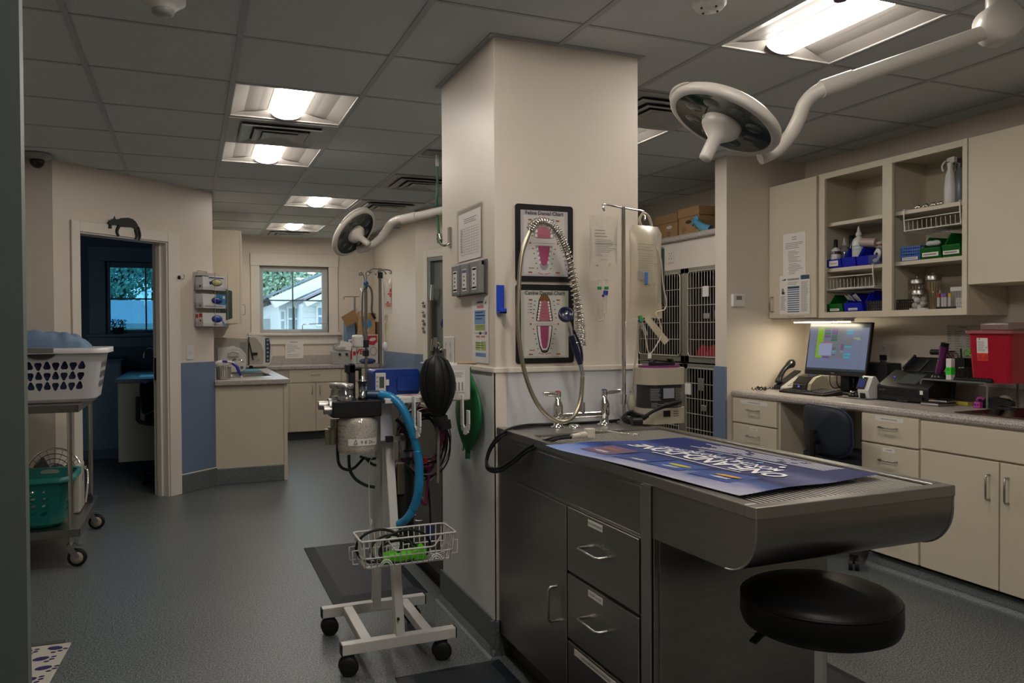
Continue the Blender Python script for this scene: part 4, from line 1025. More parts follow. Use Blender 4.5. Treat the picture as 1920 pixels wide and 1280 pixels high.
def wire_basket(yl,yr,zt,label,x0=3.765,x1=3.99,h=.125,group='white under-shelf wire baskets'):
    t=thing('under_shelf_basket',label,'basket',(x0,(yl+yr)/2,zt),group);wm=white_m
    m=MB()
    for y in(yl,yr):m.tube(smoothpath([(x1,y,zt+.025),(x0+.01,y,zt+.026),(x0-.002,y,zt+.018),(x0-.004,y,zt-.02),(x0+.004,y,zt-h+.02),(x0+.02,y,zt-h),(x1,y,zt-h)],4),.004,7)
    m.tube([(x0+.006,yl,zt-h+.005),(x0+.006,yr,zt-h+.005)],.004,7);m.tube([(x1,yl,zt-h),(x1,yr,zt-h)],.003,6);m.tube([(x0-.002,yl,zt-.035),(x0-.002,yr,zt-.035)],.003,6)
    m.build('frame',wm,t)
    m=MB();n=int((yl-yr)/.028)
    for k in range(1,n):y=yr+(yl-yr)*k/n;m.tube([(x1,y,zt-.03),(x1,y,zt-h),(x0+.008,y,zt-h),(x0+.0,y,zt-h+.012),(x0-.002,y,zt-h*.45)],.0018,5)
    m.build('wires',wm,t,kind='stuff');return t
wire_basket(Y_(1553),Y_(1640),1.667,'white wire basket hung under the middle shelf in the left bay, holding envelopes',h=.118)
wire_basket(Y_(1698),Y_(1803),1.955,'white wire basket hung under the top shelf in the right bay',h=.10)
for k,(lab,ml,dz)in enumerate((('tan envelopes lying in the left wire basket',mat('tan_paper',(.45,.32,.16),.7),.004),('white envelope on the tan envelopes in the left wire basket',paper_m,.009))):
    o=MB().box(3.79,3.96,Y_(1636),Y_(1562)-.02*k,1.667-.116+dz,1.667-.112+dz).build('envelope',ml);BASE[o.name]=Vector();tag(o,lab,'envelope')
o=MB().box(3.79,3.96,Y_(1800),Y_(1745),1.955-.098+.004,1.955-.098+.008).build('envelope',mat('tan_paper',(.45,.32,.16),.7));BASE[o.name]=Vector();tag(o,'tan folder lying in the right wire basket','envelope')
# spray bottles top right
def spray(px,x,ml,head,label,h,r,group=None):
    y=Y_(px,x);z=SH1;t=thing('spray_bottle',label,'spray bottle',(x,y,z))
    m=MB();m.lathe([(r*.92,0),(r,.006),(r*.98,h*.45),(r*.72,h*.8),(r*.45,h*.93),(r*.42,h)],(x,y,z),20);m.build('body',ml,t)
    m=MB();m.cyl((x,y,z+h-.004),(x,y,z+h+.02),r*.5,14);m.prism([(-.02,.02),(.02,.02),(.018,.05),(-.045,.052),(-.052,.045),(-.05,.034),(-.024,.03)],(Vector((x,y-.011,z+h)),Vector((.35,.93,0)).normalized()*-1,ZM,XA),0,.022);m.build('head',head,t,bev=.003)
    m=MB();m.tube(smoothpath([(x-.01,y+.02,z+h+.034),(x-.016,y+.036,z+h+.01),(x-.012,y+.034,z+h-.02)],4),.005,8);m.build('trigger',head,t)
spray(1781,3.82,lb_m,lb_m,'white spray bottle with trigger on the top right shelf',.205,.030)
spray(1799,3.86,mat('smoke_gray',(.13,.145,.16),.3),mat('dark_spray',(.05,.055,.06),.4),'dark gray spray bottle half hidden by the right cabinet frame',.20,.04)
for k,px in enumerate((1722,1737,1751,1764)):
    y=Y_(px,3.80);o=MB().tube(smoothpath([(3.79,y+.018,SH1+.004),(3.80,y+.006,SH1+.014),(3.80,y-.008,SH1+.010),(3.79,y-.022,SH1+.004)],4),[.003,.006,.009,.010,.010,.011,.010,.009,.008,.006,.004,.003,.002],8).build('wrapped_vial',chrome_m);BASE[o.name]=Vector()
    tag(o,'small silvery wrapped item on the top right shelf, %s from the left'%ORD[k],'vial','silvery items on the top shelf')
# right bay middle: blue basket and clear bag
yl,yr=Y_(1690),Y_(1725)
t=thing('slotted_basket','light blue slotted basket with label beside the green bins','basket',(3.79,(yl+yr)/2,SH2))
m=MB();m.box(3.775,3.91,yr,yl,SH2,SH2+.006)
for r in range(4):
    z=SH2+.022+r*.017;m.box(3.771,3.776,yr-.004,yl+.004,z,z+.008);m.box(3.776,3.91,yl,yl+.004,z,z+.008);m.box(3.776,3.91,yr-.004,yr,z,z+.008)
for k in range(9):y=yr+(yl-yr)*k/8;m.box(3.772,3.776,y-.0025,y+.0025,SH2,SH2+.08)
m.box(3.91,3.914,yr,yl,SH2,SH2+.08);m.build('body',mat('basket_blue',(.02,.11,.40),.4),t)
c=MB().box(3.769,3.7715,yr+.01,yl-.01,SH2+.004,SH2+.02).build('label_card',paper_m,t);m=MB();blines(m,frame((3.769,0,SH2),YM,XM),-yl+.015,-yr-.015,.017,.007,1,.6,.9);m.build('print',grayink_m,c)
t=thing('clear_bag','crumpled clear bag left of the light blue basket','bag',(3.84,Y_(1681,3.84),SH2))
m=MB();m.ball((3.84,Y_(1682,3.84),SH2+.035),(.045,.035,.045),10,7);random.seed(9);m.v=[v+Vector((random.uniform(-.008,.008),random.uniform(-.008,.008),random.uniform(-.006,.006)if v.z>SH2 else 0))for v in m.v];m.v=[Vector((v.x,v.y,max(v.z,SH2)))for v in m.v];m.build('film',glassy('clear_plastic',(.9,.9,.9),.15,.1,'#c8c8c8',.25),t)
for k,px in enumerate((1745,1755)):
    m=MB();q=Vector((3.79,Y_(px,3.79),SH2+.085));m.ball(q,(.02,.028,.016),10,6);o=m.build('gauze_pack',mat('wrapper_white',(.5,.5,.53),.4));tag(o,'white packet bulging from the left green bin','packet','white packets in the left green bin');BASE[o.name]=Vector()
# floor right: black baskets, jars, tubes
for yl,yr,lab,fill in((Y_(1624,3.76),Y_(1652,3.76),'black slotted basket of white and orange tubes in the left bay',1),(Y_(1681,3.76),Y_(1706,3.76),'black slotted basket at the left end of the right bay floor',0)):
    t=thing('black_basket',lab,'basket',(3.77,(yl+yr)/2,SH0),'black slotted baskets');m=MB()
    m.box(3.762,3.82,yr,yl,SH0,SH0+.004);m.box(3.816,3.82,yr,yl,SH0,SH0+.06)
    for r in range(4):m.box(3.762,3.766,yr,yl,SH0+.004+r*.018,SH0+.010+r*.018);m.box(3.762,3.82,yl-.003,yl,SH0+.004+r*.018,SH0+.010+r*.018);m.box(3.762,3.82,yr,yr+.003,SH0+.004+r*.018,SH0+.010+r*.018)
    for k in range(8):y=yr+(yl-yr)*k/7;m.box(3.762,3.766,y-.002,y+.002,SH0,SH0+.064)
    m.build('body',black_m,t)
    for k in range(7):
        y=yr+(yl-yr)*(k+.5)/7;o=MB().cyl((3.775,y,SH0+.005),(3.775,y,SH0+.062),.0055,8).build('sample_tube',mat('amber_tube',(.5,.25,.03),.4)if k>4 and fill else(lb_m if fill else mat('tan_paper',(.45,.32,.16),.7)));BASE[o.name]=Vector()
        tag(o,('slim tube standing in the left bay black basket, %s from the right' if fill else 'slim tan tube standing in the right bay black basket, %s from the right')%ORD[k],'tube','tubes in the left black basket' if fill else 'tubes in the right black basket')
clear_jar=glassy('jar_glass',(.93,.93,.92),.2,.04)
def jar(px,x,r,h,label,fill):
    y=Y_(px,x);t=thing('glass_jar',label,'jar',(x,y,SH0),'steel lidded glass jars')
    MB().lathe([(r*.95,0),(r,.004),(r,h)],(x,y,SH0),20).build('glass',clear_jar,t)
    MB().lathe([(r*1.03,0),(r*1.03,.024),(r*.85,.030),(.008,.031),(.008,.038),(.006,.045),(0,.046)],(x,y,SH0+h),20).build('lid',dullsteel_m,t)
    if fill=='sticks':
        for k in range(16):
            a=2.4*k;rr=r*.75*math.sqrt((k+.5)/16);b=Vector((x+rr*.5*math.cos(a),y+rr*.5*math.sin(a),SH0+.006));e=Vector((x+rr*math.cos(a),y+rr*math.sin(a),SH0+h*.93))
            o=MB().cyl(b,e,.0025,6).build('wooden_stick',mat('pale_wood',(.42,.29,.15),.7));BASE[o.name]=Vector();tag(o,'thin wooden stick standing in the %s tall glass jar'%('left' if px<1730 else 'right'),'stick','wooden sticks in the %s jar'%('left' if px<1730 else 'right'))
    elif fill=='cotton':
        for k in range(7):
            a=2.4*k;o=MB().ball((x+r*.5*math.cos(a)*(k>0),y+r*.5*math.sin(a)*(k>0),SH0+.02+.009*k),.017,8,6).build('cotton_ball',mat('cotton_white',(.68,.67,.65),.9));BASE[o.name]=Vector();tag(o,'white cotton ball in the low glass jar','cotton ball','cotton balls in the low jar')
    return t
jar(1720,3.87,.048,.155,'tall steel lidded jar of wooden sticks, the left one of two','sticks')
jar(1750,3.87,.040,.17,'tall steel lidded jar of long wooden sticks, the right one','sticks')
jar(1724,3.795,.042,.088,'low steel lidded jar of white cotton balls in front','cotton')
o=MB().box(3.758,3.79,Y_(1738,3.775),Y_(1709,3.775),SH0,SH0+.012).build('small_white_box',lb_m,bev=.001);BASE[o.name]=Vector();tag(o,'flat white box at the front of the right bay floor','box')
t=thing('tube_rack','low black rack for the coloured blood tubes','rack',(3.78,Y_(1775),SH0));MB().box(3.77,3.80,Y_(1795,3.78),Y_(1757,3.78),SH0,SH0+.016).build('body',black_m,t,bev=.002)
for px,cn,cl in((1760,(.40,.02,.03),'red'),(1768,(.20,.12,.38),'lavender'),(1773,(.16,.06,.30),'dark violet'),(1781,(.62,.35,.02),'yellow')):
    y=Y_(px,3.785);t=thing('blood_tube','small sample tube with %s cap in the black rack'%cl,'sample tube',(3.785,y,SH0+.016),'capped sample tubes')
    MB().cyl((3.785,y,SH0+.016),(3.785,y,SH0+.068),.0075,10).build('glass',mat('tube_label',(.48,.47,.47),.4),t);MB().cyl((3.785,y,SH0+.068),(3.785,y,SH0+.088),.009,10).build('cap',mat('cap_'+cl.replace(' ','_'),cn,.4),t)
for k,px in enumerate((1786,1792,1797,1802)):
    y=Y_(px,3.83);t=thing('white_tube','tall white capped tube behind the coloured blood tubes, %s from the left'%ORD[k],'sample tube',(3.83,y,SH0),'tall white tubes');MB().cyl((3.83,y,SH0),(3.83,y,SH0+.10),.010,10).build('body',lbc,t);MB().cyl((3.83,y,SH0+.10),(3.83,y,SH0+.122),.011,10).build('cap',lb_m,t)
t=thing('white_rack','small white slotted rack at the right end of the cabinet floor','rack',(3.765,Y_(1802,3.765),SH0));m=MB();yl,yr=Y_(1796,3.765),Y_(1806,3.765)
for r in range(4):m.box(3.757,3.762,yr,yl,SH0+.003+.016*r,SH0+.009+.016*r)
for k in range(4):y=yr+(yl-yr)*k/3;m.box(3.757,3.762,y-.002,y+.002,SH0,SH0+.06)
m.build('body',lb_m,t)
# ================================================================ TASK CHAIR
navyf=mat('chair_navy',(.006,.010,.022),.6,bump=.3,bscale=200);navye=mat('chair_edge_navy',(.012,.022,.07),.4)
def task_chair(name,label,o,yaw,fab,edge,back_label=None):
    """swivel chair; local: backrest at -x side facing +x"""
    t=thing(name,label,'chair',o);t.rotation_euler=(0,0,yaw)
    L=dict(local=True);BASE[t.name]=Vector()
    m=MB();prof=rrect(-.20,.20,-.20,.20,.09,6)
    m.prism(prof,(Vector((0,.04,0)),XA,Vector((0,1,0)),ZM),.52,.585);m.build('seat',fab,t,bev=.02,seg=3)
    m=MB();R=rrect(-.205,.205,-.135,.135,.085,6);k=len(R);V=[]
    for s,d in((.02,0),(.5,0),(.85,.003),(.96,.010),(1.,.026),(.96,.042),(.85,.05),(.5,.053),(.02,.055)):
        V+=[(-.245-.05*b*s+d+.055*(a*s/.2)**2,a*s,.735+b*s)for a,b in R]
    m.add(V,[(q*k+i,q*k+(i+1)%k,(q+1)*k+(i+1)%k,(q+1)*k+i)for q in range(8)for i in range(k)],True);m.add(V[:k],[tuple(range(k))]);m.add(V[-k:],[tuple(reversed(range(k)))])
    bk=m.build('backrest',fab,t)
    m=MB();m.tube([V[4*k+i]for i in range(k)],.006,6,closed=True);m.build('edge_piping',edge,bk)
    m=MB();m.cyl((-.27,0,.69),(-.245,0,.69),.032,12);m.build('knob',black_m,bk)
    m=MB();m.tube(smoothpath([(0,0,.50),(-.17,0,.50),(-.262,0,.53),(-.268,0,.60),(-.265,0,.74)],5),.018,8);m.build('back_bar',black_m,t)
    m=MB();m.box(-.12,.12,-.1,.1,.47,.522);m.build('mechanism',black_m,t);MB().cyl((0,0,.10),(0,0,.475),.028,14).build('gas_column',black_m,t)
    for k in range(5):
        a=2*PI*k/5+.3;e=Vector((.27*math.cos(a),.27*math.sin(a),.075))
        lg=MB().bar((0,0,.10),e,.045,.03).build('leg',black_m,t,bev=.006)
        m=MB();
        for s in(-1,1):c=e+Vector((-math.sin(a)*.016*s,math.cos(a)*.016*s,-.045));d=Vector((-math.sin(a),math.cos(a),0))*.010;m.cyl(c-d,c+d,.03,12)
        m.cyl(e+Vector((0,0,-.04)),e,.008,8);m.build('caster',blackr_m,lg)
    return t
task_chair('desk_chair','navy swivel desk chair pushed under the right counter',(3.50,3.365,0),math.radians(-8),navyf,navye)
# small black thing on the floor behind the stool: bin pedal / caster
# ================================================================ WET TABLE
TX0,TX1,TYF,TYB,TZ=1.13,1.735,1.353,2.888,.922
t=wt=thing('wet_table','long stainless steel wet table with drawers, against the white column','treatment table',(1.43,2.3,0))
m=MB();m.box(TX0+.004,TX1,1.762,TYB,.10,.80);m.build('cabinet_body',steel_m,t,bev=.002)
m=MB();m.box(TX0+.05,TX1-.03,1.83,TYB,0,.10);m.build('toe_kick',toe_m,t)
# tub with a front that curls under
prof=[(TYF,TZ-.022),(TYF,.865)]+[(TYF+.105-.105*math.cos(a),.865-.105*math.sin(a))for a in[PI/2*k/10 for k in range(1,11)]]+[(1.76,.755),(1.76,TZ-.03)]
fx=lambda x:(Vector((x,0,0)),Vector((0,1,0)),ZM,XA)
m=MB();o_,u_,v_,n_=fx(0);k=len(prof)
A=[(TX0,a,b)for a,b in prof];B=[(TX1,a,b)for a,b in prof]
m.add(A+B,[(i,i+1,k+i+1,k+i)for i in range(k-1)],True)
m.add(A,[tuple(range(k))]);m.add(B,[tuple(reversed(range(k)))])
m.build('tub_shell',steel_m,t)
for x in(TX0+.001,TX1-.001):MB().tube([(x,a,b)for a,b in prof[:-2]],.003,6).build('weld_seam',dullsteel_m,t)
m=MB();m.box(TX0+.001,TX1,1.76,TYB,.756,TZ-.02);m.build('apron',steel_m,t)
m=MB();m.fbox((Vector((TX0,0,0)),YM,ZM,XM),-1.81,-1.765,.10,TZ-.03,0,.006);m.build('stile',dullsteel_m,t,bev=.001)
# rim
m=MB();rw=.032
for a,b,c,d in((TX0-.004,TX1+.004,TYF-.004,TYF+rw),(TX0-.004,TX0+rw,TYF+rw,TYB),(TX1-rw,TX1+.004,TYF+rw,TYB)):m.box(a,b,c,d,TZ-.028,TZ)
m.box(TX0+rw,TX1-rw,2.60,TYB,TZ-.028,TZ-.004);m.box(TX0+rw,TX1-rw,2.60,2.612,TZ-.028,TZ+.003)
m.build('rim',dullsteel_m,t,bev=.003)
MB().box(TX0+rw,TX1-rw,TYF+rw,2.60,.83,.834).build('basin_floor',mat('basin_dark',(.05,.05,.048),.4,.8),t)
m=MB();n=35
for k in range(n):x=TX0+rw+.012+(TX1-TX0-2*rw-.024)*k/(n-1);m.box(x-.0035,x+.0035,TYF+rw+.014,2.595,TZ-.011,TZ-.006)
for y in(TYF+rw+.016,1.75,2.15,2.55):m.box(TX0+rw+.005,TX1-rw-.005,y-.004,y+.004,TZ-.028,TZ-.02)
m.build('grate',mat('grate_pale',(.50,.48,.45),.35,.5),t,kind='stuff')
FT=(Vector((TX0+.004,0,0)),YM,ZM,XM)
def tpanel(name,y0,y1,z0,z1,th=.014):
    m=MB();m.fbox(FT,-y1+.002,-y0-.002,z0+.003,z1-.003,0,th);return m.build(name,steel_m,t,bev=.0025)
FT2=(Vector((TX0+.004-.014,0,0)),YM,ZM,XM)
tpanel('fixed_panel',1.815,2.68,.746,.885,.006)
d=tpanel('door',2.255,2.68,.11,.742);h=MB();pull(h,FT2,-2.33,.398,.115,True,.03,.005);h.build('handle',dullsteel_m,d)
for z0,z1,strip in((.530,.742,'DENTAL INSTRUMENTS'),(.312,.526,'SURGERY CLOTHS'),(.11,.308,'CLIPPER BLADES BANDAGES EXTENSION SETS')):
    d=tpanel('drawer',1.815,2.25,z0,z1)
    if z1>.4:h=MB();pull(h,FT2,-2.055,(z0+z1)/2+.005,.125,False,.034,.005);h.build('handle',dullsteel_m,d)
    wdt=.045 if len(strip)<20 else .14
    lb=MB().fbox(FT2,-2.06-wdt,-2.06+wdt,z1-.032,z1-.012,0,.0008).build('label_strip',paper_m,d)
    text(strip,.009,FT2,-2.06,z1-.022,ink_m,lb,.0016)
MB().fbox((Vector((1.15,1.762,0)),XA,ZM,YM),0,.57,.10,.755,0,.004).build('front_panel',steel_m,t,bev=.001)
# poster mat on the table
t=thing('poster','blue and white printed poster spread over the steel grate of the table','poster',(1.4,1.9,TZ))
pc=[AZ(1022,834,.932),AZ(1283,820,.93),AZ(1652,889,.93),AZ(1386,926,.93)]
def bil(a,b):
    p=pc[3].lerp(pc[2],a);q=pc[0].lerp(pc[1],a);return p.lerp(q,b)
def pz(a,b):return .9265+.004*math.sin(5*a+3*b)**2+.005*max(0,b-.9)*10*(1-a)+.003*math.sin(14*b)*a*(1-a)
NX,NY=22,36
def surf(a,b,e=0):q=bil(a,b);return Vector((q.x,q.y,pz(a,b)+e))
m=MB();V=[surf(i/NX,j/NY)for j in range(NY+1)for i in range(NX+1)]
m.add(V,[(j*(NX+1)+i,j*(NX+1)+i+1,(j+1)*(NX+1)+i+1,(j+1)*(NX+1)+i)for j in range(NY)for i in range(NX)],True)
def poster_mat():
    mt=bpy.data.materials.new('poster_print');mt.use_nodes=True;n=mt.node_tree.nodes;l=mt.node_tree.links;b=n['Principled BSDF'];b.inputs['Roughness'].default_value=.55;b.inputs['Specular IOR Level'].default_value=.2
    uv=n.new('ShaderNodeUVMap');s=n.new('ShaderNodeSeparateXYZ');l.new(uv.outputs[0],s.inputs[0])
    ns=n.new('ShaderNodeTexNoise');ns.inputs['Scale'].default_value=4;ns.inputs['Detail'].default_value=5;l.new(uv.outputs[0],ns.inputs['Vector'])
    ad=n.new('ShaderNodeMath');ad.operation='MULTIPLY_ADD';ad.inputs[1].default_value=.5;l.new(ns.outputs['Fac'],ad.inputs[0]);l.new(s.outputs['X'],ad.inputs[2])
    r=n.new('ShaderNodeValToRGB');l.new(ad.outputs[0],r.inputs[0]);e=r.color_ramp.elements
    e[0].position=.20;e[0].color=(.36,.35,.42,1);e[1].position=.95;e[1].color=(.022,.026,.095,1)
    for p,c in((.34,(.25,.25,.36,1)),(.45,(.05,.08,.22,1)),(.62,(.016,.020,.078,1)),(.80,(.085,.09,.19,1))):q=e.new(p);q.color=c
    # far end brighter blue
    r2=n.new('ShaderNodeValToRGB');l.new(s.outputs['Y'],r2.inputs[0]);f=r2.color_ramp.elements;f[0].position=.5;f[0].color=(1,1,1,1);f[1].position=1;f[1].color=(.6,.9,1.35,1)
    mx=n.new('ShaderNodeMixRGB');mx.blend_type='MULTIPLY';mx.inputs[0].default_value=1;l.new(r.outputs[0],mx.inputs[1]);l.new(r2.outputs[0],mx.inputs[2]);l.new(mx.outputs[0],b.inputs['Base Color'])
    return mt
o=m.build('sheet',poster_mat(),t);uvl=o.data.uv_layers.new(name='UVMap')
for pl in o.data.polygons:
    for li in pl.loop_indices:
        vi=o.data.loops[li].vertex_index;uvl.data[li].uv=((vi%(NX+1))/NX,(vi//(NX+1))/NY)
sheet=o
def pquad(m,a0,a1,b0,b1,e=.0012,k=6):
    for i in range(k):
        p,q=b0+(b1-b0)*i/k,b0+(b1-b0)*(i+1)/k;m.add([surf(a0,p,e),surf(a1,p,e),surf(a1,q,e),surf(a0,q,e)],[(0,1,2,3)])
m=MB()
for k,b0 in enumerate((.14,.36,.54,.74)):m=MB();pquad(m,.14,.37,b0-.01,b0+.16);m.build('picture_panel',[mat('pic_blue',(.02,.06,.24),.4),mat('pic_blue_b',(.03,.075,.27),.4),mat('pic_blue_c',(.025,.05,.20),.4),mat('pic_warm',(.12,.07,.14),.4)][k],t)
m=MB()
for k,(a,b,ml)in enumerate(((.26,.20,0),(.27,.43,1),(.27,.60,0),(.28,.82,2))):
    m.mk(ml);m.add([surf(a+.022*math.cos(s)+.0*s,b+.055*math.sin(s),.0022)for s in[2*PI*q/14 for q in range(14)]],[tuple(range(14))])
    m.mk(3);
    for q in range(3):pquad(m,.185+.012*q,.191+.012*q,b-.04,b+.02+.02*(q%2),.0022,2)
m.build('picture_subjects',[mat('pic_orange',(.55,.30,.04),.4),mat('pic_yellow',(.55,.45,.03),.4),mat('pic_brown',(.25,.10,.05),.4),paper_m],t)
# lettering, baseline running away from the viewer (printed for a reader on the other side)
def ptext(s,size,a,b,ml,bold=0.):
    cd=bpy.data.curves.new('lettering','FONT');cd.body=s;cd.size=1;cd.align_x='CENTER';cd.align_y='CENTER';cd.offset=bold;cd.shear=.15;cd.resolution_u=2
    oo=bpy.data.objects.new('lettering',cd);COL.objects.link(oo);me=bpy.data.meshes.new_from_object(oo.evaluated_get(bpy.context.evaluated_depsgraph_get()));bpy.data.objects.remove(oo);me.name='lettering'
    for v in me.vertices:v.co=surf(min(max(a-v.co.y*size/.52,0),1),min(max(b+v.co.x*size/.9,0),1),.0022)-Vector(t.location)
    me.materials.clear();me.materials.append(ml);r=bpy.data.objects.new('lettering',me);COL.objects.link(r);r.parent=t;BASE[r.name]=Vector(t.location);return r
lw=mat('poster_white',(.72,.72,.74),.5)
ptext('ONE-AND-DONE',.088,.52,.50,lw,.022);ptext('MONTHLY PROTECTION',.048,.625,.50,lw,.012)
m=MB();random.seed(11)
for a in(.80,.825,.85,.875,.90,.925,.945):
    b=.12
    for q in range(3):L=random.uniform(.12,.25);pquad(m,a,a+.008,b,b+L,.0022,3);b+=L+.03
for a in(.415,.745):pquad(m,a,a+.010,.25,.70,.0022,6)
m.build('small_print',lw,t,kind='stuff')
for k in range(5):m=MB();m.add([surf(.70+.018*math.cos(s),.24+.10*k+.012*math.sin(s),.0022)for s in[2*PI*q/10 for q in range(10)]],[tuple(range(10))]);m.build('icon',[lw,mat('pic_sky',(.05,.30,.55),.4)][k%2],t)
# stool
sc=Vector((1.408,1.455,0));t=thing('stool','round black padded stool tucked below the curled table front','stool',sc)
m=MB();m.lathe([(.10,.588),(.165,.588),(.180,.596),(.186,.612),(.186,.648),(.184,.660),(.176,.670),(.160,.677),(.11,.681),(0,.682)],sc,48);m.build('seat',satin_m,t)
m=MB();m.tube([sc+Vector((.1835*math.cos(2*PI*k/40),.1835*math.sin(2*PI*k/40),.660))for k in range(40)],.003,6,closed=True);m.build('piping',satin_m,t)
m=MB();m.box(sc.x-.07,sc.x+.07,sc.y-.07,sc.y+.07,.572,.589);m.build('mount',black_m,t)
m=MB();m.bar(sc+Vector((-.05,0,.578)),sc+Vector((-.145,.06,.566)),.012,.005);m.bar(sc+Vector((-.135,.05,.57)),sc+Vector((-.165,.045,.556)),.02,.005);m.build('height_lever',black_m,t)
MB().cyl(sc+Vector((0,0,.32)),sc+Vector((0,0,.575)),.016,18).build('gas_rod',chrome_m,t);MB().cyl(sc+Vector((0,0,.09)),sc+Vector((0,0,.33)),.026,18).build('column',dullsteel_m,t)
for k in range(5):
    a=2*PI*k/5;e=sc+Vector((.24*math.cos(a),.24*math.sin(a),.075));lg=MB().bar(sc+Vector((0,0,.10)),e,.04,.025).build('leg',dullsteel_m,t,bev=.005)
    m=MB();d=Vector((-math.sin(a),math.cos(a),0))*.012;c=e+Vector((0,0,-.045));m.cyl(c-d,c+d,.03,12);m.cyl(e+Vector((0,0,-.04)),e,.008,8);m.build('caster',blackr_m,lg)
# anti-fatigue mats
def floor_mat(x0,x1,y0,y1,label):
    m=MB();A=[(x0,y0),(x1,y0),(x1,y1),(x0,y1)];g=.055;B=[(x0+g,y0+g),(x1-g,y0+g),(x1-g,y1-g),(x0+g,y1-g)]
    V=[(a,b,.001)for a,b in A]+[(a,b,.004)for a,b in A]+[(a,b,.019)for a,b in B]
    m.add(V,[(i,(i+1)%4,4+(i+1)%4,4+i)for i in range(4)]+[(4+i,4+(i+1)%4,8+(i+1)%4,8+i)for i in range(4)]+[(8,9,10,11)])
    tag(m.build('floor_mat',matr_m),label,'floor mat','black anti-fatigue mats')
floor_mat(.62,1.085,3.74,4.79,'black rubber floor mat behind the white cart, left of the column')
floor_mat(.70,1.12,1.75,2.86,'black rubber floor mat in front of the steel drawers, at the bottom edge')
floor_mat(1.80,2.29,1.3,2.35,'black rubber floor mat right of the stool, under the table end')
# pre-rinse faucet
t=thing('pre_rinse_faucet','chrome pre-rinse faucet with spring hose at the back of the wet table','faucet',(1.46,2.8,TZ))
fy=2.80;v1,v2=AY(1046,770,fy),AY(1133,770,fy);zb=AY(1093,777,fy).z;DZ=TZ-.004
for vv,s,cc,nm in((v1,-1,(.45,.02,.02),'hot'),(v2,1,(.02,.06,.40),'cold')):
    m=MB();m.lathe([(.030,0),(.030,.006),(.018,.010),(.016,.035),(.020,.04),(.022,.05),(.022,.085),(.018,.10),(.013,.108),(.013,.125),(0,.126)],(vv.x,fy,DZ),20);b=m.build('valve',chrome_m,t)
    m=MB();h0=Vector((vv.x,fy,DZ+.132));m.cyl(h0-Vector((0,0,.008)),h0+Vector((0,0,.012)),.014,14);e=h0+Vector((s*.068,-.01,.008));m.tube([h0,h0.lerp(e,.3),h0.lerp(e,.6),e],[.008,.009,.010,.007],10);m.build('lever',chrome_m,b)
    m=MB();m.cyl(h0+Vector((0,0,.012)),h0+Vector((0,0,.015)),.010,12);m.build('index_button',mat('index_'+nm,cc,.4),b)
m=MB();m.cyl((v1.x,fy,zb),(v2.x,fy,zb),.014,14);xm=AY(1091,700,fy).x;m.cyl((xm,fy,zb),(xm,fy,zb+.05),.013,14);m.build('bridge',chrome_m,t)
m=MB();zr0=AY(1090,648,fy).z;m.cyl((xm,fy,zb+.04),(xm,fy,zr0+.02),.005,10);m.build('riser',chrome_m,t)
fyh=2.79
sp=[AY(1090,648,fyh),AY(1088,610,fyh),AY(1082,565,fyh),AY(1073,515,fyh),AY(1061,470,fyh-.01),AY(1046,437,fyh-.02),AY(1026,418,fyh-.03),AY(1006,418,fyh-.03),AY(993,432,fyh-.03)]
sp=smoothpath(sp,30);N=len(sp);a=Vector((0,1,0));pts=[]
Ls=[0]
for i in range(1,N):Ls.append(Ls[-1]+(sp[i]-sp[i-1]).length)
tot=Ls[-1];turns=46;th=0;STEP=420;j=0
for q in range(STEP+1):
    s_=tot*q/STEP
    while j<N-2 and Ls[j+1]<s_:j+=1
    f=(s_-Ls[j])/max(1e-6,Ls[j+1]-Ls[j]);P=sp[j].lerp(sp[j+1],f);T_=(sp[min(j+1,N-1)]-sp[max(j-1,0)]).normalized()
    b=T_.cross(a).normalized();fr_=q/STEP
    dens=1.9 if fr_<.16 else(.75 if fr_<.62 else 1.35)
    th+=2*PI*turns/STEP*dens
    pts.append(P+(a*math.cos(th)+b*math.sin(th))*.0185)
m=MB();m.tube(pts,.0025,5);m.build('spring',chrome_m,t)
def ribbed(m,path,r,ring,dr):
    path=smoothpath(path,8);L=[0]
    for i in range(1,len(path)):L.append(L[-1]+(path[i]-path[i-1]).length)
    n=int(L[-1]/ring)*2;P=[];R=[];j=0
    for q in range(n+1):
        s_=L[-1]*q/n
        while j<len(path)-2 and L[j+1]<s_:j+=1
        P.append(path[j].lerp(path[j+1],(s_-L[j])/max(1e-6,L[j+1]-L[j])));R.append(r+(dr if q%2 else 0))
    m.tube(P,R,10)
hose=[sp[0]]+[sp[i]for i in range(12,N,24)]+[AY(978,480,fyh-.04),AY(972,560,fyh-.045),AY(972,620,fyh-.05),AY(982,690,fyh-.055),AY(1001,745,fyh-.06),AY(1025,777,fyh-.065),AY(1055,791,fyh-.07),AY(1078,777,fyh-.06),AY(1089,745,fyh-.045),AY(1092,705,fyh-.04)]
m=MB();ribbed(m,hose,.0082,.006,.0011);m.build('hose',mat('hose_steel',(.40,.36,.28),.35,.9),t)
hd=mat('spray_navy',(.008,.012,.045),.3)
e0,e1,e2,e3=AY(1092,703,fyh-.04),AY(1088,682,fyh-.045),AY(1071,628,fyh-.06),AY(1066,604,fyh-.065)
m=MB();m.tube([e0,e1],.010,10);m.tube([e2+Vector((0,0,-.004)),e2.lerp(e3,.6),e3],[.009,.011,.008],10);sh=m.build('connector',chrome_m,t)
m=MB();m.tube([e1,e1.lerp(e2,.25),e1.lerp(e2,.6),e2],[.0105,.013,.0135,.011],12);m.build('spray_handle',hd,t)
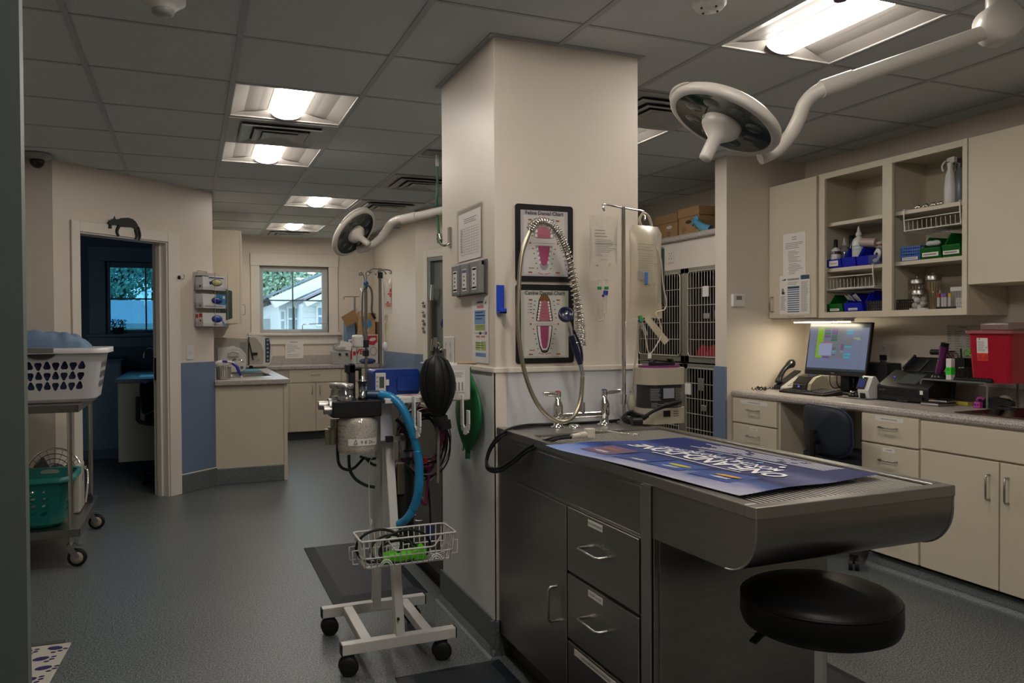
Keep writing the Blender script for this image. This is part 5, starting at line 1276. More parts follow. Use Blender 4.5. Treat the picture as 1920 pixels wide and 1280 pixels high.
m=MB();q=AY(1087,668,fyh-.05);m.tube(smoothpath([e1.lerp(e2,.1)+Vector((.012,0,0)),e1.lerp(e2,.4)+Vector((.022,0,0)),e1.lerp(e2,.75)+Vector((.022,0,.004)),e2+Vector((.010,0,.02))],4),.005,8);m.build('trigger',hd,t)
m=MB();c=AY(1061,590,fyh-.07);ax=Vector((-.12,-.62,.35)).normalized();m.lathe([(.012,-.02),(.028,-.012),(.031,0),(.031,.010),(.026,.012),(.024,.006),(0,.006)],c,24,axis=ax);m.build('spray_head',hd,t)
m=MB();m.lathe([(.006,.006),(.005,.010),(0,.010)],c,10,axis=ax);m.build('spray_screw',chrome_m,t)
m=MB();cc=AY(1077,640,fyh-.05);m.tube(arc(cc,XA,Vector((0,.9,.3)).normalized(),.016,0,2*PI,18)[:-1],.003,6,closed=True);m.tube([cc+Vector((.014,.006,0)),Vector((xm,fyh,cc.z+.01))],.003,6);m.build('hook_ring',chrome_m,t)
o=MB().lathe([(.026,0),(.026,.004),(.018,.012),(0,.013)],(AZ(1085,803,DZ).x,2.78,DZ),18).build('deck_cap',chrome_m);BASE[o.name]=Vector();o.parent=t;o.location=-Vector(t.location)
# black cable with clamp over the table back
o=thing('heating_cable','doubled black cable looping over the back left corner of the table','cable',(1.15,2.8,TZ))
m=MB()
for k in(-1,1):
    of=Vector((0,0,.006*k))
    P=[AY(1240,775,2.87),AY(1160,790,2.87),AY(1060,797,2.86),AY(985,800,2.85),AY(945,812,2.78),AX(921,838,1.075),AX(912,866,1.06),AX(918,879,1.055),AX(937,880,1.06),AX(962,864,1.085),AX(992,841,1.12)]
    P+=[AZ(1040,822,TZ+.010),AZ(1072,818,TZ+.010)]
    m.tube(smoothpath([p+of*(1 if i<11 else .4)+(Vector((0,.006*k,0))if i>=11 else Vector())for i,p in enumerate(P)],7),.0058,8)
m.build('cable',blackr_m,o)
p0,p1=AZ(1072,818,TZ+.012),AZ(1108,812,TZ+.014)
m=MB();m.tube([p0,p0.lerp(p1,.4)],.009,10);m.tube([p0.lerp(p1,.4),p0.lerp(p1,.7)],.011,10);m.box(p1.x-.022,p1.x+.010,p1.y-.014,p1.y+.014,TZ,TZ+.032);m.build('connector',mat('ivory_plastic',(.58,.54,.47),.4),o,bev=.002)
m=MB();m.tube(smoothpath([p1+Vector((.01,0,.006)),p1+Vector((.05,-.01,.008)),p1+Vector((.09,-.06,.002)),p1+Vector((.13,-.11,.001))],5),.004,6);m.build('clear_tube',glassy('tube_clear',(.8,.78,.72),.2,.1,'#b0a898',.35),o)
# IV pole on the table
py=2.80;px_=AY(1169,600,py).x;t=thing('iv_pole','steel IV pole standing on the back of the wet table','IV pole',(px_,py,DZ))
zt_=AY(1169,388,py).z
m=MB();m.cyl((px_,py,DZ),(px_,py,zt_),.0095,16);m.build('pole',chrome_m,t)
m=MB();m.cyl((px_,py,DZ),(px_,py,DZ+.01),.03,18);m.cyl((px_,py,DZ+.01),(px_,py,DZ+.03),.016,14);m.build('base_flange',dullsteel_m,t)
m=MB();q=AY(1169,757,py);m.cyl(q,q+Vector((0,0,.04)),.0145,16);m.build('collar',chrome_m,t)
a,b=AY(1133,383,py),AY(1205,396,py)
m=MB();m.tube(smoothpath([a+Vector((-.006,-.012,-.03)),a+Vector((-.012,-.01,-.012)),a,a.lerp(b,.3),a.lerp(b,.7),b,b+Vector((.008,-.004,-.02)),b+Vector((.002,-.012,-.036))],5),.0045,8);m.build('hook_arm',chrome_m,t)
def iv_bag(name,label,fr,w,h,depth,body,taper_,ports,pr,z=0):
    """fluid bag in frame fr centred on top edge"""
    o_,u,v,n=fr
    t=thing(name,label,'IV bag',o_,'IV fluid bags on the table pole')
    NXb,NYb=10,14;m=MB()
    for s in(-1,1):
        V=[]
        for j in range(NYb+1):
            for i in range(NXb+1):
                a,b=i/NXb-.5,j/NYb;puff=depth*(math.cos(a*PI)**.6)*math.sin(min(1,b*1.15)*PI)**.6 if .001<b<.999 else 0
                wv=w*(1-.06*math.sin(b*PI))
                wv*=(.74+.26*min(1,b/.07)**.8)if taper_ else 1;puff*=1+.16*math.sin(15*a+5*b)*math.sin(9*b+4*a);V.append(o_+u*(a*wv)+v*(-h*b)+n*(s*puff+.002*s))
        m.add(V,[((j*(NXb+1)+i,j*(NXb+1)+i+1,(j+1)*(NXb+1)+i+1,(j+1)*(NXb+1)+i))for j in range(NYb)for i in range(NXb)],True)
    m.build('film',body,t)
    return t
bagc=glassy('bag_clear',(.96,.96,.96),.10,.06,'#efe6da',.20);bagm=glassy('bag_milky',(.85,.82,.75),.12,.3,'#d6cab2',.60)
y_b=2.77
a0,a1=AY(1105,405,y_b),AY(1158,405,y_b);h_=a0.z-AY(1105,527,y_b).z
f3=(a0.lerp(a1,.5),XA,ZM,YM);w_=(a1-a0).length
t=iv_bag('iv_bag','clear smaller IV fluid bag on the left hook',f3,w_,h_,.014,bagc,0,0,0)
m=MB();fp=(f3[0]+YM*.017,*f3[1:]);blines(m,fp,-w_*.38,w_*.30,-.055,-.09,3,.3);blines(m,fp,-w_*.36,w_*.34,-.095,-.15,8,.3,.6);blines(m,fp,-w_*.36,w_*.0,-.152,-.165,3,.3);m.fq(fp,-w_*.4,w_*.4,-.113,-.115);m.build('print',mat('faint_ink',(.20,.20,.20),.7),t)
text('1000 mL',.010,fp,-.01,-.178,mat('faint_ink',(.2,.2,.2),.7),t);text('C',.014,fp,.018,-.198,ink_m,t);text('500',.008,fp,-.04,-.202,ink_m,t)
m=MB()
for x in(1124,1137):q=AY(x,533,y_b);m.cyl(q+Vector((0,0,.02)),q,.006,10);
m.build('ports',bagc,t)
m=MB()
for x in(1124,1137):q=AY(x,541,y_b);m.cyl(q+Vector((0,0,.008)),q+Vector((0,0,-.004)),.009,12)
m.build('port_caps',mat('cap_green',(.015,.20,.05),.4),t)
t=thing('drip_chamber','clear drip chamber hanging under the smaller IV bag','drip chamber',AY(1133,560,y_b))
m=MB();a,b=AY(1135,553,y_b),AY(1133,587,y_b);m.cyl(a,b,.0085,14);m.build('chamber',bagc,t);m=MB();m.cyl(AY(1136,545,y_b),a,.010,12);m.ball(AY(1131,554,y_b-.01),.006,10,6);m.build('top',mat('cap_blue',(.02,.03,.25),.4),t)
m=MB();m.tube(smoothpath([b,AY(1131,598,y_b),AY(1122,601,y_b),AY(1117,590,y_b),AY(1118,570,y_b)],5),.0028,6);m.build('line',bagm,t)
a0,a1=AY(1176,425,y_b),AY(1237,430,y_b);h_=AY(1200,420,y_b).z-AY(1200,592,y_b).z
f3=(Vector(((a0.x+a1.x)/2,y_b-.015,AY(1205,424,y_b).z)),Vector((1,.02,-.03)).normalized(),ZM,YM);w_=(a1-a0).length
t=iv_bag('iv_bag','large milky IV fluid bag inside its overwrap on the right hook',f3,w_,h_,.030,bagm,1,0,0)
m=MB();fp=(f3[0]+YM*.034,*f3[1:]);blines(m,fp,-w_*.38,w_*.25,-.075,-.11,3,.25);blines(m,fp,-w_*.36,w_*.30,-.115,-.20,9,.2,.5);m.fq(fp,-w_*.38,-w_*.22,-.19,-.225);m.build('print',mat('faint_ink2',(.26,.25,.23),.7),t)
text('1000 mL',.009,fp,-.015,-.245,ink_m,t);text('C',.014,fp,.02,-.242,ink_m,t)
m=MB();q=AY(1212,515,y_b-.05);m.box(q.x-.006,q.x+.006,q.y-.004,q.y+.004,q.z-.04,q.z+.012);m.build('blue_clip',mat('clip_blue',(.06,.17,.42),.4),t,bev=.002)
m=MB();hk=[AY(1203,425,y_b),AY(1199,412,y_b),AY(1206,400,y_b),AY(1216,406,y_b),AY(1222,424,y_b)];m.tube(smoothpath(hk,5),.006,8);m.build('hanger',bagm,t)
m=MB();m.tube(smoothpath([AY(1222,455,y_b-.03),AY(1238,480,y_b-.04),AY(1243,530,y_b-.04),AY(1249,565,y_b-.04),AY(1246,580,y_b-.04),AY(1230,586,y_b-.04),AY(1236,600,y_b-.05),AY(1241,625,y_b-.05),AY(1232,645,y_b-.05),AY(1220,662,y_b-.05),AY(1214,655,y_b-.05),AY(1210,630,y_b-.05)],6),.003,6);m.build('line',bagm,t)
m=MB();q0,q1=AY(1212,595,y_b-.03),AY(1250,642,y_b-.05);m.bar(q0,q1,.028,.006,(0,1,0));m.build('overwrap_strip',bagm,t)
m=MB();q0,q1=AY(1202,604,y_b-.035),AY(1212,628,y_b-.035);m.cyl(q0,q1,.008,12);m.build('chamber',bagc,t);m=MB();m.cyl(AY(1200,592,y_b-.03),q0,.009,12);m.build('port_cap',mat('cap_green',(.015,.20,.05),.4),t);m=MB();m.ball(AY(1198,601,y_b-.045),.005,8,6);m.build('valve_dot',mat('cap_blue',(.02,.03,.25),.4),t)
m=MB();q=AY(1218,666,y_b-.05);m.box(q.x-.006,q.x+.006,q.y-.004,q.y+.004,q.z-.012,q.z+.008);m.build('pinch_clamp',whitep_m,t)
# pressure infusor bulb with tube
q=AY(1185,757,2.79);t=thing('squeeze_bulb','beige rubber squeeze bulb hanging beside the beige pump','bulb',q)
bm=mat('beige_rubber',(.36,.33,.27),.55)
m=MB();m.lathe([(0,-.038),(.010,-.034),(.019,-.016),(.0205,0),(.017,.018),(.010,.034),(.007,.040)],q,18);m.build('bulb',bm,t)
m=MB();m.cyl(q+Vector((0,0,.038)),q+Vector((0,0,.06)),.009,12);m.cyl(q+Vector((-.012,0,.052)),q+Vector((.012,0,.052)),.005,8);m.build('valve',bagc,t)
m=MB();m.tube(smoothpath([q+Vector((0,0,.06)),AY(1188,700,2.79),AY(1194,660,2.80),AY(1198,600,2.80)],6),.005,8);m.build('tube',bm,t)
# warm air / water heater unit
hy0=2.665;a,b=AY(1199,700,2.73),AY(1274,700,2.73);zt1,zb1=AY(1235,690,hy0).z,AY(1235,797,hy0).z;zb1=max(zb1,TZ+.004);wu=b.x-a.x
t=thing('heat_pump_unit','beige warm-water pump with purple top and black label, behind the poster','pump',((a.x+b.x)/2,hy0+.07,TZ))
bg_m=mat('beige_abs',(.40,.355,.275),.4)
H3=zt1-zb1
def slab(z0,z1,gx,gy,ml,nm,bv=.010):
    m=MB();m.prism(rrect(a.x-gx,b.x+gx,hy0-gy,hy0+.14+gy,.058,7),(Vector((0,0,0)),XA,Vector((0,1,0)),ZM),z0,z1);return m.build(nm,ml,t,bev=bv)
slab(zb1,zb1+H3*.28,.004,.004,bg_m,'base_shell');slab(zb1+H3*.27,zb1+H3*.71,-.004,-.003,mat('label_charcoal',(.02,.02,.021),.45),'label_wrap',.004);slab(zb1+H3*.70,zt1,.004,.004,bg_m,'top_shell');slab(zt1-.006,zt1+.008,-.010,-.006,mat('plum_label',(.16,.02,.12),.4),'top_label',.003)
fh=(Vector(((a.x+b.x)/2,hy0-.004+.003,zb1)),XA,ZM,YM)
m=MB();m.fq(fh,-.03,.022,H3*.46,H3*.64,.006);m.build('display_window',mat('window_gray',(.26,.28,.33),.2),t)
m=MB();blines(m,fh,-wu*.42,-.04,H3*.64,H3*.42,9,.3,.7);blines(m,fh,.03,wu*.42,H3*.64,H3*.42,9,.3,.6);blines(m,fh,-wu*.4,wu*.3,H3*.385,H3*.30,4,.3,.7);m.v=[v+YM*(.0015-.055*max(0,abs((v.x-fh[0].x)/(wu/2))-.45)**1.6)for v in m.v];m.build('print',mat('label_ink_gray',(.30,.30,.30),.6),t)
m=MB();m.fbox(fh,-.028,.004,.03,.055,-.004,.005);m.build('power_socket',black_m,t);m=MB()
for k in range(3):m.fbox(fh,.02,.045,.03+.009*k,.033+.009*k,-.004,.003)
m.build('vent_slots',black_m,t)
m=MB();m.tube(arc(((a.x+b.x)/2,hy0+.05,zt1+.006),XA,ZM,.05,.25,PI-.25,10),.013,10);m.box((a.x+b.x)/2-.055,(a.x+b.x)/2+.055,hy0+.035,hy0+.065,zt1+.003,zt1+.02);m.v=[Vector((v.x,v.y,min(v.z,zt1+.034)))for v in m.v];m.build('handle',black_m,t,bev=.004)
m=MB()
for s in(-1,1):m.cyl(((a.x+b.x)/2+s*wu*.35,hy0+.04,TZ-.003),((a.x+b.x)/2+s*wu*.35,hy0+.04,zb1+.004),.012,10)
m.build('feet',blackr_m,t)
t=thing('power_cable','coiled black power cable in front of the beige pump','cable',(1.66,2.66,TZ))
m=MB()
for k in range(3):
    of=Vector((0,-.012*k,.006*k));m.tube(smoothpath([p+of for p in(AY(1270,757,2.64),AY(1245,763,2.63),AY(1225,771,2.63),AY(1207,782,2.63),AY(1190,792,2.66),AY(1172,790,2.70),AY(1168,782,2.72),AY(1178,776,2.70),AY(1192,782,2.66),AY(1210,785,2.63))],6),.0062,8)
m.build('coil',blackr_m,t);m=MB();q=AY(1193,790,2.62);m.cyl(q+Vector((-.02,0,0)),q+Vector((.02,-.005,0)),.016,12);m.build('plug',black_m,t)
a,b=AY(1236,462,3.1),AY(1248,572,3.1)
t=thing('towel_dispenser','dark green towel dispenser on the hidden right side of the column','dispenser',(1.84,3.1,b.z))
MB().box(CX1+.006,b.x,3.10,3.36,b.z,a.z).build('body',mat('dispenser_green',(.022,.045,.038),.3),t,bev=.012)
# ================================================================ ON THE COLUMN
FF=(Vector((0,CY0-.001,0)),XA,ZM,YM)
FS=(Vector((CX0-.001,0,0)),YM,ZM,XM)
def chart(z0,z1,x0,x1,title,label,kind):
    t=thing('dental_chart',label,'chart',((x0+x1)/2,CY0,(z0+z1)/2),'framed dental charts on the column')
    R=rrect(x0,x1,z0,z1,.012,4);m=MB();m.prism(R,FF,0,.006);m.build('frame',black_m,t)
    pw,ph0,ph1=x0+.022,z0+.022,z1-.024
    f=(FF[0]+YM*.006,*FF[1:]);pp=MB().fq(f,pw,x1-.025,ph0,ph1,.0004).build('sheet',mat('chart_lilac' if kind=='cat' else 'chart_green',(.44,.40,.44)if kind=='cat' else(.42,.44,.36),.3),t)
    m=MB();m.fq(f,pw+.014,x1-.04,ph0+.008,ph1-.02,.0007);m.build('chart_field',mat('chart_white',(.56,.53,.50),.3),pp)
    ft=(f[0]+YM*.0004,*f[1:]);text(title,.0215,ft,(pw+x1-.025)/2,ph1-.011,ink_m,t,.0009,bold=.0004)
    C=(pw+x1-.03)/2;zc=(ph0+ph1)/2;cs=[mat('chart_pink',(.42,.14,.19),.3),mat('chart_rose',(.34,.07,.15),.3),mat('chart_gum',(.30,.28,.30),.3),paper_m,mat('chart_black',(.03,.03,.03),.4),mat('chart_brown',(.20,.08,.03),.4),mat('chart_red',(.42,.02,.05),.4),mat('chart_teal',(.02,.26,.36),.4),mat('chart_lime',(.08,.32,.03),.4),mat('chart_rust',(.33,.09,.02),.4),mat('chart_deeppink',(.36,.09,.14),.3)]
    m=MB()
    def jaw(k,pts,e):m.mk(k);m.fpoly(f,[(C+s*x,y)for s,P in((1,pts),(-1,list(reversed(pts))))for x,y in P],e)
    if kind=='cat':
        u=zc+.012;jaw(2,[(.0,u+.098),(.022,u+.092),(.038,u+.06),(.046,u+.025),(.044,u+.012),(.03,u+.008)],.0010);jaw(0,[(0,u+.095),(.018,u+.088),(.026,u+.05),(.033,u+.02),(.028,u+.010),(0,u+.008)],.0013)
        d=zc-.008;jaw(2,[(.040,d),(.030,d-.03),(.022,d-.06),(.018,d-.088),(.008,d-.10)],.0010);jaw(1,[(.026,d-.002),(.016,d-.07),(.006,d-.082)],.0013)
        m.mk(3)
        for s in(-1,1):
            for k in range(4):m.fell(f,C+s*(.035-.001*k),u+.02+.018*k,.006,.007,.0016)
            for k in range(4):m.fell(f,C+s*(.030-.004*k),d-.015-.018*k,.0035,.006,.0016)
    else:
        u=zc+.008;jaw(4,[(0,u+.115),(.014,u+.112),(.026,u+.09),(.030,u+.06),(.037,u+.02),(.038,u+.006),(.025,u+.004)],.0010);jaw(5,[(0,u+.113),(.012,u+.110),(.024,u+.088),(.018,u+.082)],.0011);jaw(0,[(0,u+.09),(.014,u+.085),(.018,u+.06),(.028,u+.02),(.026,u+.007),(0,u+.005)],.0013)
        d=zc-.006;jaw(4,[(.036,d),(.032,d-.04),(.024,d-.085),(.014,d-.108),(.006,d-.112)],.0010);jaw(3,[(.032,d-.002),(.028,d-.04),(.020,d-.08),(.010,d-.10)],.0011);jaw(1,[(.020,d-.002),(.017,d-.06),(.010,d-.09),(.004,d-.094)],.0014)
        m.mk(3)
        for s in(-1,1):
            for k in range(7):m.fell(f,C+s*(.029-.0018*k),u+.012+.0115*k,.0048,.0052,.0016)
            for k in range(7):m.fell(f,C+s*(.0265-.002*k),d-.01-.0125*k,.003,.005,.0017)
    m.mk(10)
    for k in range(5):
        zz=u+.018+.014*k;m.fpoly(f,[(C-.022+.002*k,zz),(C-.008,zz+.004),(C+.008,zz+.002),(C+.022-.002*k,zz),(C+.008,zz+.0035),(C-.008,zz+.0055)],.0017)
    for s in(-1,1):
        for k in range(5):m.mk((9,9,7,7,7)[k]);q=C+s*(.052-.0025*k);m.fq(f,q-.004,q+.004,u+.016+.017*k,u+.020+.017*k,.0012)
        for k in range(5):m.mk((9,7,7,7,8)[k]);q=C+s*(.050-.005*k);m.fq(f,q-.0038,q+.0038,d-.016-.02*k,d-.012-.02*k,.0012)
        for k in range(3):m.mk(6);q=C+s*(.008+.008*k);m.fq(f,q-.003,q+.003,d-.118+.002*k,d-.115+.002*k,.0012);
        m.mk(9);m.fq(f,C+s*.062-.008,C+s*.062+.008,ph1-.042,ph1-.036,.0012);m.fq(f,C+s*.062-.009,C+s*.062+.009,ph0+.012,ph0+.018,.0012);m.fq(f,C+s*.062-.004,C+s*.062+.004,zc-.003,zc+.004,.0012)
    for k in range(4):m.mk((6,8,7,9)[k]);m.fell(f,C-.072,ph1-.055-.012*k,.0022,.0022,.0012,8);m.mk(4);m.fq(f,C-.066,C-.056,ph1-.056-.012*k,ph1-.0535-.012*k,.0012)
    for k in range(4):m.mk((9,8,7,6)[k]);m.fq(f,C-.068+.006*k,C-.063+.006*k,ph0+.03,ph0+.034,.0012)
    m.mk(4);blines(m,f,C-.07,C-.05,ph0+.045,ph0+.037,2);m.fq(f,C-.05,C+.05,zc,zc+.0008,.0010)
    m.build('anatomy_print',cs,t)
    if kind=='dog':text('42',.012,f,C+.062,ph1-.055,ink_m,t,.0012)
    return t
chart(1.506,1.819,1.217,1.476,'Feline Dental Chart','black framed feline dental chart on the column, upper one','cat')
chart(1.172,1.494,1.217,1.478,'Canine Dental Chart','black framed canine dental chart on the column, lower one','dog')
t=thing('blue_wall_holder','bright blue plastic holder on the column left of the charts','holder',(1.15,CY0,1.43))
bh=mat('holder_blue',(.012,.06,.50),.4)
m=MB();m.fbox(FF,1.134,1.166,1.385,1.489,0,.008);m.fbox(FF,1.134,1.166,1.375,1.383,0,.035);m.fbox(FF,1.134,1.166,1.375,1.395,.031,.035);m.build('body',bh,t,bev=.002)
# papers on the left face
o=notice('procedure_log',FS,-3.35,-3.058,1.615,1.825,'white printed table in a clear sleeve on the left side of the column',n0=.001)
f=(FS[0]+XM*.0022,*FS[1:]);m=MB();blines(m,f,-3.27,-3.10,1.80,1.775,3,.4,.7)
for k in range(11):z=1.755-.0115*k;m.fq(f,-3.32,-3.08,z,z+.0012)
for k in range(9):u=-3.32+.03*k;m.fq(f,u,u+.0012,1.64,1.76)
for k in range(9):blines(m,f,-3.318,-3.29,1.755-.0115*k,1.745-.0115*k,1,.5,.7)
m.build('print',grayink_m,o)
m=MB();f=(FS[0]+XM*.003,*FS[1:])
for q in((-3.37,-3.35,1.61,1.848),(-3.058,-3.04,1.61,1.848),(-3.35,-3.058,1.825,1.848)):m.fq(f,*q,0)
m.build('plastic_sleeve',glassy('clear_sleeve',(.95,.95,.95),.1,.15),o)
t=thing('wall_dispenser','gray three-compartment leaflet dispenser on the column side','dispenser',(CX0,3.17,1.53))
dg=mat('dispenser_gray',(.20,.20,.20),.45);dg2=mat('dispenser_gray_dark',(.10,.10,.10),.5)
m=MB();m.fbox(FS,-3.372,-2.985,1.458,1.602,0,.006);m.build('back_plate',dg2,t,bev=.002)
for k in range(3):
    u0=-3.365+.127*k;m=MB();m.fbox(FS,u0,u0+.105,1.462,1.598,.006,.032);m.fbox(FS,u0,u0+.105,1.575,1.598,.006,.022);b=m.build('compartment',dg,t,bev=.004)
    ff=(FS[0]+XM*.032,*FS[1:]);m=MB();m.fq(ff,u0+.025,u0+.08,1.478,1.572,.0006);lc=m.build('label_card',paper_m,b)
    m=MB();m.mk(1 if k==1 else 0)
    if k==1:m.fq(ff,u0+.027,u0+.078,1.556,1.568,.0012)
    else:blines(m,ff,u0+.03,u0+.075,1.57,1.556,1,.5,.8)
    m.mk(0);m.fell(ff,u0+.05,1.54,.008,.004,.0012);m.fell(ff,u0+.052,1.523,.008,.005,.0012);m.fell(ff,u0+.048,1.505,.009,.004,.0012);blines(m,ff,u0+.028,u0+.077,1.492,1.482,1,.7,.9);m.build('print',[ink_m,mat('violet_band',(.12,.06,.25),.5)],lc)
o=notice('cpr_chart',FS,-3.172,-2.975,1.172,1.448,'white flow chart with blue and green boxes on the column side',n0=.001)
f=(FS[0]+XM*.0022,*FS[1:]);m=MB();c=-3.07
m.mk(0);blines(m,f,c-.04,c+.04,1.432,1.42,1,.5,.8);m.fpoly(f,[(c+.06,1.43),(c+.075,1.422),(c+.06,1.414)])
m.mk(1);m.fq(f,c-.04,c+.04,1.402,1.413);m.fq(f,c-.05,c-.005,1.278,1.286);m.fq(f,c+.01,c+.055,1.278,1.286)
m.mk(2);m.fq(f,c-.07,c+.06,1.335,1.392);m.fq(f,c-.06,c+.065,1.198,1.214)
m.mk(3);m.fq(f,c-.065,c+.06,1.308,1.332);m.fq(f,c-.06,c-.005,1.225,1.262);m.fq(f,c+.01,c+.065,1.225,1.262)
m.mk(0);m.fq(f,c-.07,c+.05,1.2955,1.297);m.fell(f,c,1.296,.014,.007);m.mk(4);m.fq(f,c+.055,c+.08,1.29,1.303)
m.mk(0)
for a,b in((1.39,1.35),(1.33,1.312),(1.26,1.23),(1.212,1.2)):blines(m,f,c-.055,c+.05,a,b,3,.25,.4)
m.build('print',[ink_m,mat('salmon_box',(.55,.20,.20),.5),mat('flow_blue',(.18,.30,.55),.5),mat('flow_green',(.38,.48,.16),.5),mat('flow_violet',(.18,.14,.38),.5)],o)
wall_plate('wall_outlet',FS,-3.497,1.215,.138,.125,'white double wall outlet on the column side',kind='quad')
q=AX(845,451,CX0);t=thing('wall_hook','chrome hook on the column edge holding the green hose','hook',(CX0,3.49,1.73))
m=MB();m.fbox(FS,-3.50,-3.46,1.70,1.79,0,.006);m.tube(smoothpath([(CX0-.004,3.48,1.715),(CX0-.02,3.485,1.705),(CX0-.04,3.50,1.712),(CX0-.05,3.52,1.74)],5),.006,8);m.build('hook',chrome_m,t,bev=.003)
# ceiling gas drop
gp=Vector((1.42,4.62,CH));
gq=AY(820,312,4.95);gx=gq.x
t=thing('oxygen_hose_drop','green oxygen hose hanging from a metal ceiling plate left of the column','hose',(gx,4.95,CH))
m=MB();m.box(gx-.09,gx+.09,4.88,5.02,CH-.012,CH-.003);m.build('ceiling_plate',mat('plate_gray',(.22,.23,.22),.4),t);m=MB();m.cyl((gx,4.95,CH-.09),(gx,4.95,CH-.01),.012,10);m.build('fitting',dullsteel_m,t)
m=MB();m.tube(smoothpath([(gx,4.95,CH-.05),AY(820,340,4.95),AY(819,390,4.9),AY(822,425,4.6),AY(823,440,4.4)],6),.0085,8);m.build('hose',mat('hose_green',(.006,.10,.045),.4),t)
m=MB();a,b=AY(823,438,4.4),AY(825,449,4.4);m.cyl(a,b,.014,10,.018);m.build('coupler',chrome_m,t);m=MB();m.cyl(b,b+Vector((0,0,-.02)),.02,12,.016);m.build('end_fitting',mat('fitting_green',(.008,.14,.05),.4),t)
# ================================================================ SURGICAL LAMPS
lampw=mat('lamp_white',(.66,.62,.57),.3);lens2=mat('lamp_glass',(.02,.026,.03),.08,spec=.8)
def surgical_lamp(c,ax,R,up,label,arm):
    t=thing('surgical_lamp',label,'surgical lamp',c,'ceiling-mounted surgical lamps')
    ax=Vector(ax).normalized()
    m=MB();m.lathe([(0,-R*.30),(R*.30,-R*.29),(R*.62,-R*.22),(R*.86,-R*.16),(R*.98,-R*.08),(R,0),(R*.985,R*.045),(R*.93,R*.075),(R*.86,R*.07)],c,48,axis=ax,cap=False);m.build('housing',lampw,t)
    m=MB();m.lathe([(R*.86,R*.068),(R*.84,R*.06),(0,R*.06)],c,40,axis=ax,cap=False);m.build('front_glass',lens2,t)
    u=ax.orthogonal().normalized();v=ax.cross(u);m=MB()
    for k in range(8):a=2*PI*k/8+.2;m.lathe([(R*.15,0),(R*.13,.001),(0,.001)],c+ax*(R*.061)+(u*math.cos(a)+v*math.sin(a))*R*.58,14,axis=ax)
    m.build('led_lenses',mat('led_lens',(.045,.055,.06),.1,spec=.8),t)
    m=MB();m.lathe([(R*.34,R*.06),(R*.34,R*.16),(R*.30,R*.22),(R*.12,R*.38),(R*.11,R*.72),(R*.10,R*.76),(0,R*.77)],c,28,axis=ax);h=m.build('handle',lampw,t)
    side=Vector(up)-ax*Vector(up).dot(ax);side.normalize();w_=ax.cross(side).normalized()
    f=(c+side*(R*.342),w_,ax,side);m=MB();m.fbox((f[0]-side*.004,*f[1:]),-R*.13,R*.13,R*.085,R*.145,0,.005);kp=m.build('keypad',mat('keypad_gray',(.50,.48,.46),.4),h,bev=.002)
    m=MB();m.fell((f[0],*f[1:]),-R*.085,R*.115,R*.012,R*.012,.002,8);m.build('green_light',scr('led_green2',(.1,1.,.1),1.5),kp);m=MB()
    for k in range(3):m.fq((f[0],*f[1:]),-R*.03+R*.05*k,-R*.01+R*.05*k,R*.10,R*.13,.002)
    m.build('buttons',mat('button_violet',(.06,.05,.14),.4),kp)
    for k in(-1,1):
        a=(side*.35*k+w_*.94).normalized()
    m=MB();tp=[c+ax*(-R*.06)+(side*math.cos(q)+w_*math.sin(q))*R*1.0 for q in[(-.75+1.5*i/12)for i in range(13)]];m.tube(tp,[.002+R*.035*math.sin(PI*i/12)for i in range(13)],8);m.build('grip_rail',lampw,t)
    m=MB();m.tube(smoothpath(arm['bow'],7),arm['r'],16);m.build('yoke',lampw,t)
    m=MB();a,b=arm['tube'];d=(b-a).normalized();m.cyl(a,b,arm['r']*1.05,20);m.cyl(a-d*.01,a+d*.10,arm['r']*1.2,20);m.build('arm',lampw,t)
    if 'joint' in arm:
        j=arm['joint'];m=MB();m.lathe([(0,-.055),(.055,-.05),(.066,-.04),(.066,.04),(.055,.05),(0,.055)],j,28,axis=(_F*-1));m.build('elbow',lampw,t)
        m=MB();m.cyl(j,Vector((j.x,j.y,CH+.02)),.038,18);m.cyl(Vector((j.x,j.y,CH-.02)),Vector((j.x,j.y,CH-.004)),.09,24);m.build('ceiling_mount',lampw,t)
    return t
s1=.87
def A1(px,py,Y):return AY(px,py,Y)
def axis_towards(px,py,ix,iy,depth):
    """direction that appears as (ix right, iy down) around a point and leans towards the viewer by depth"""
    d=ray(px,py).normalized();r=_R-d*_R.dot(d);r.normalize();u=r.cross(d)*1.0
    if u.dot(_U)<0:u=-u
    e=(r*ix-u*iy).normalized();return(e*math.sqrt(1-depth*depth)-d*depth).normalized()
c=A1(1358,226,2.13);R=.195
surgical_lamp(c,axis_towards(1358,226,-.40,.92,.42),R,-axis_towards(1358,226,.4,-.6,-.4),'white round surgical lamp over the steel table, nearest to the camera',dict(bow=[A1(1425,296,2.16),A1(1455,282,2.14),A1(1480,255,2.10),A1(1498,222,2.07),A1(1508,196,2.05),A1(1526,176,2.02),A1(1550,163,1.99)],r=.0235,tube=(A1(1546,165,1.995),A1(1862,55,1.80)),joint=A1(1872,45,1.79)))
c2=AY(664,436,5.2)
surgical_lamp(c2,axis_towards(664,436,.75,.62,.50),.185,(-.2,-.6,.8),'white surgical lamp hanging far back, left of the column',dict(bow=[AY(672,468,5.3),AY(688,464,5.25),AY(705,454,5.2),AY(722,436,5.15),AY(732,420,5.1),AY(745,412,5.05),AY(758,410,5.0)],r=.026,tube=(AY(756,411,5.0),AY(860,388,4.7)),joint=AY(905,375,4.6)))
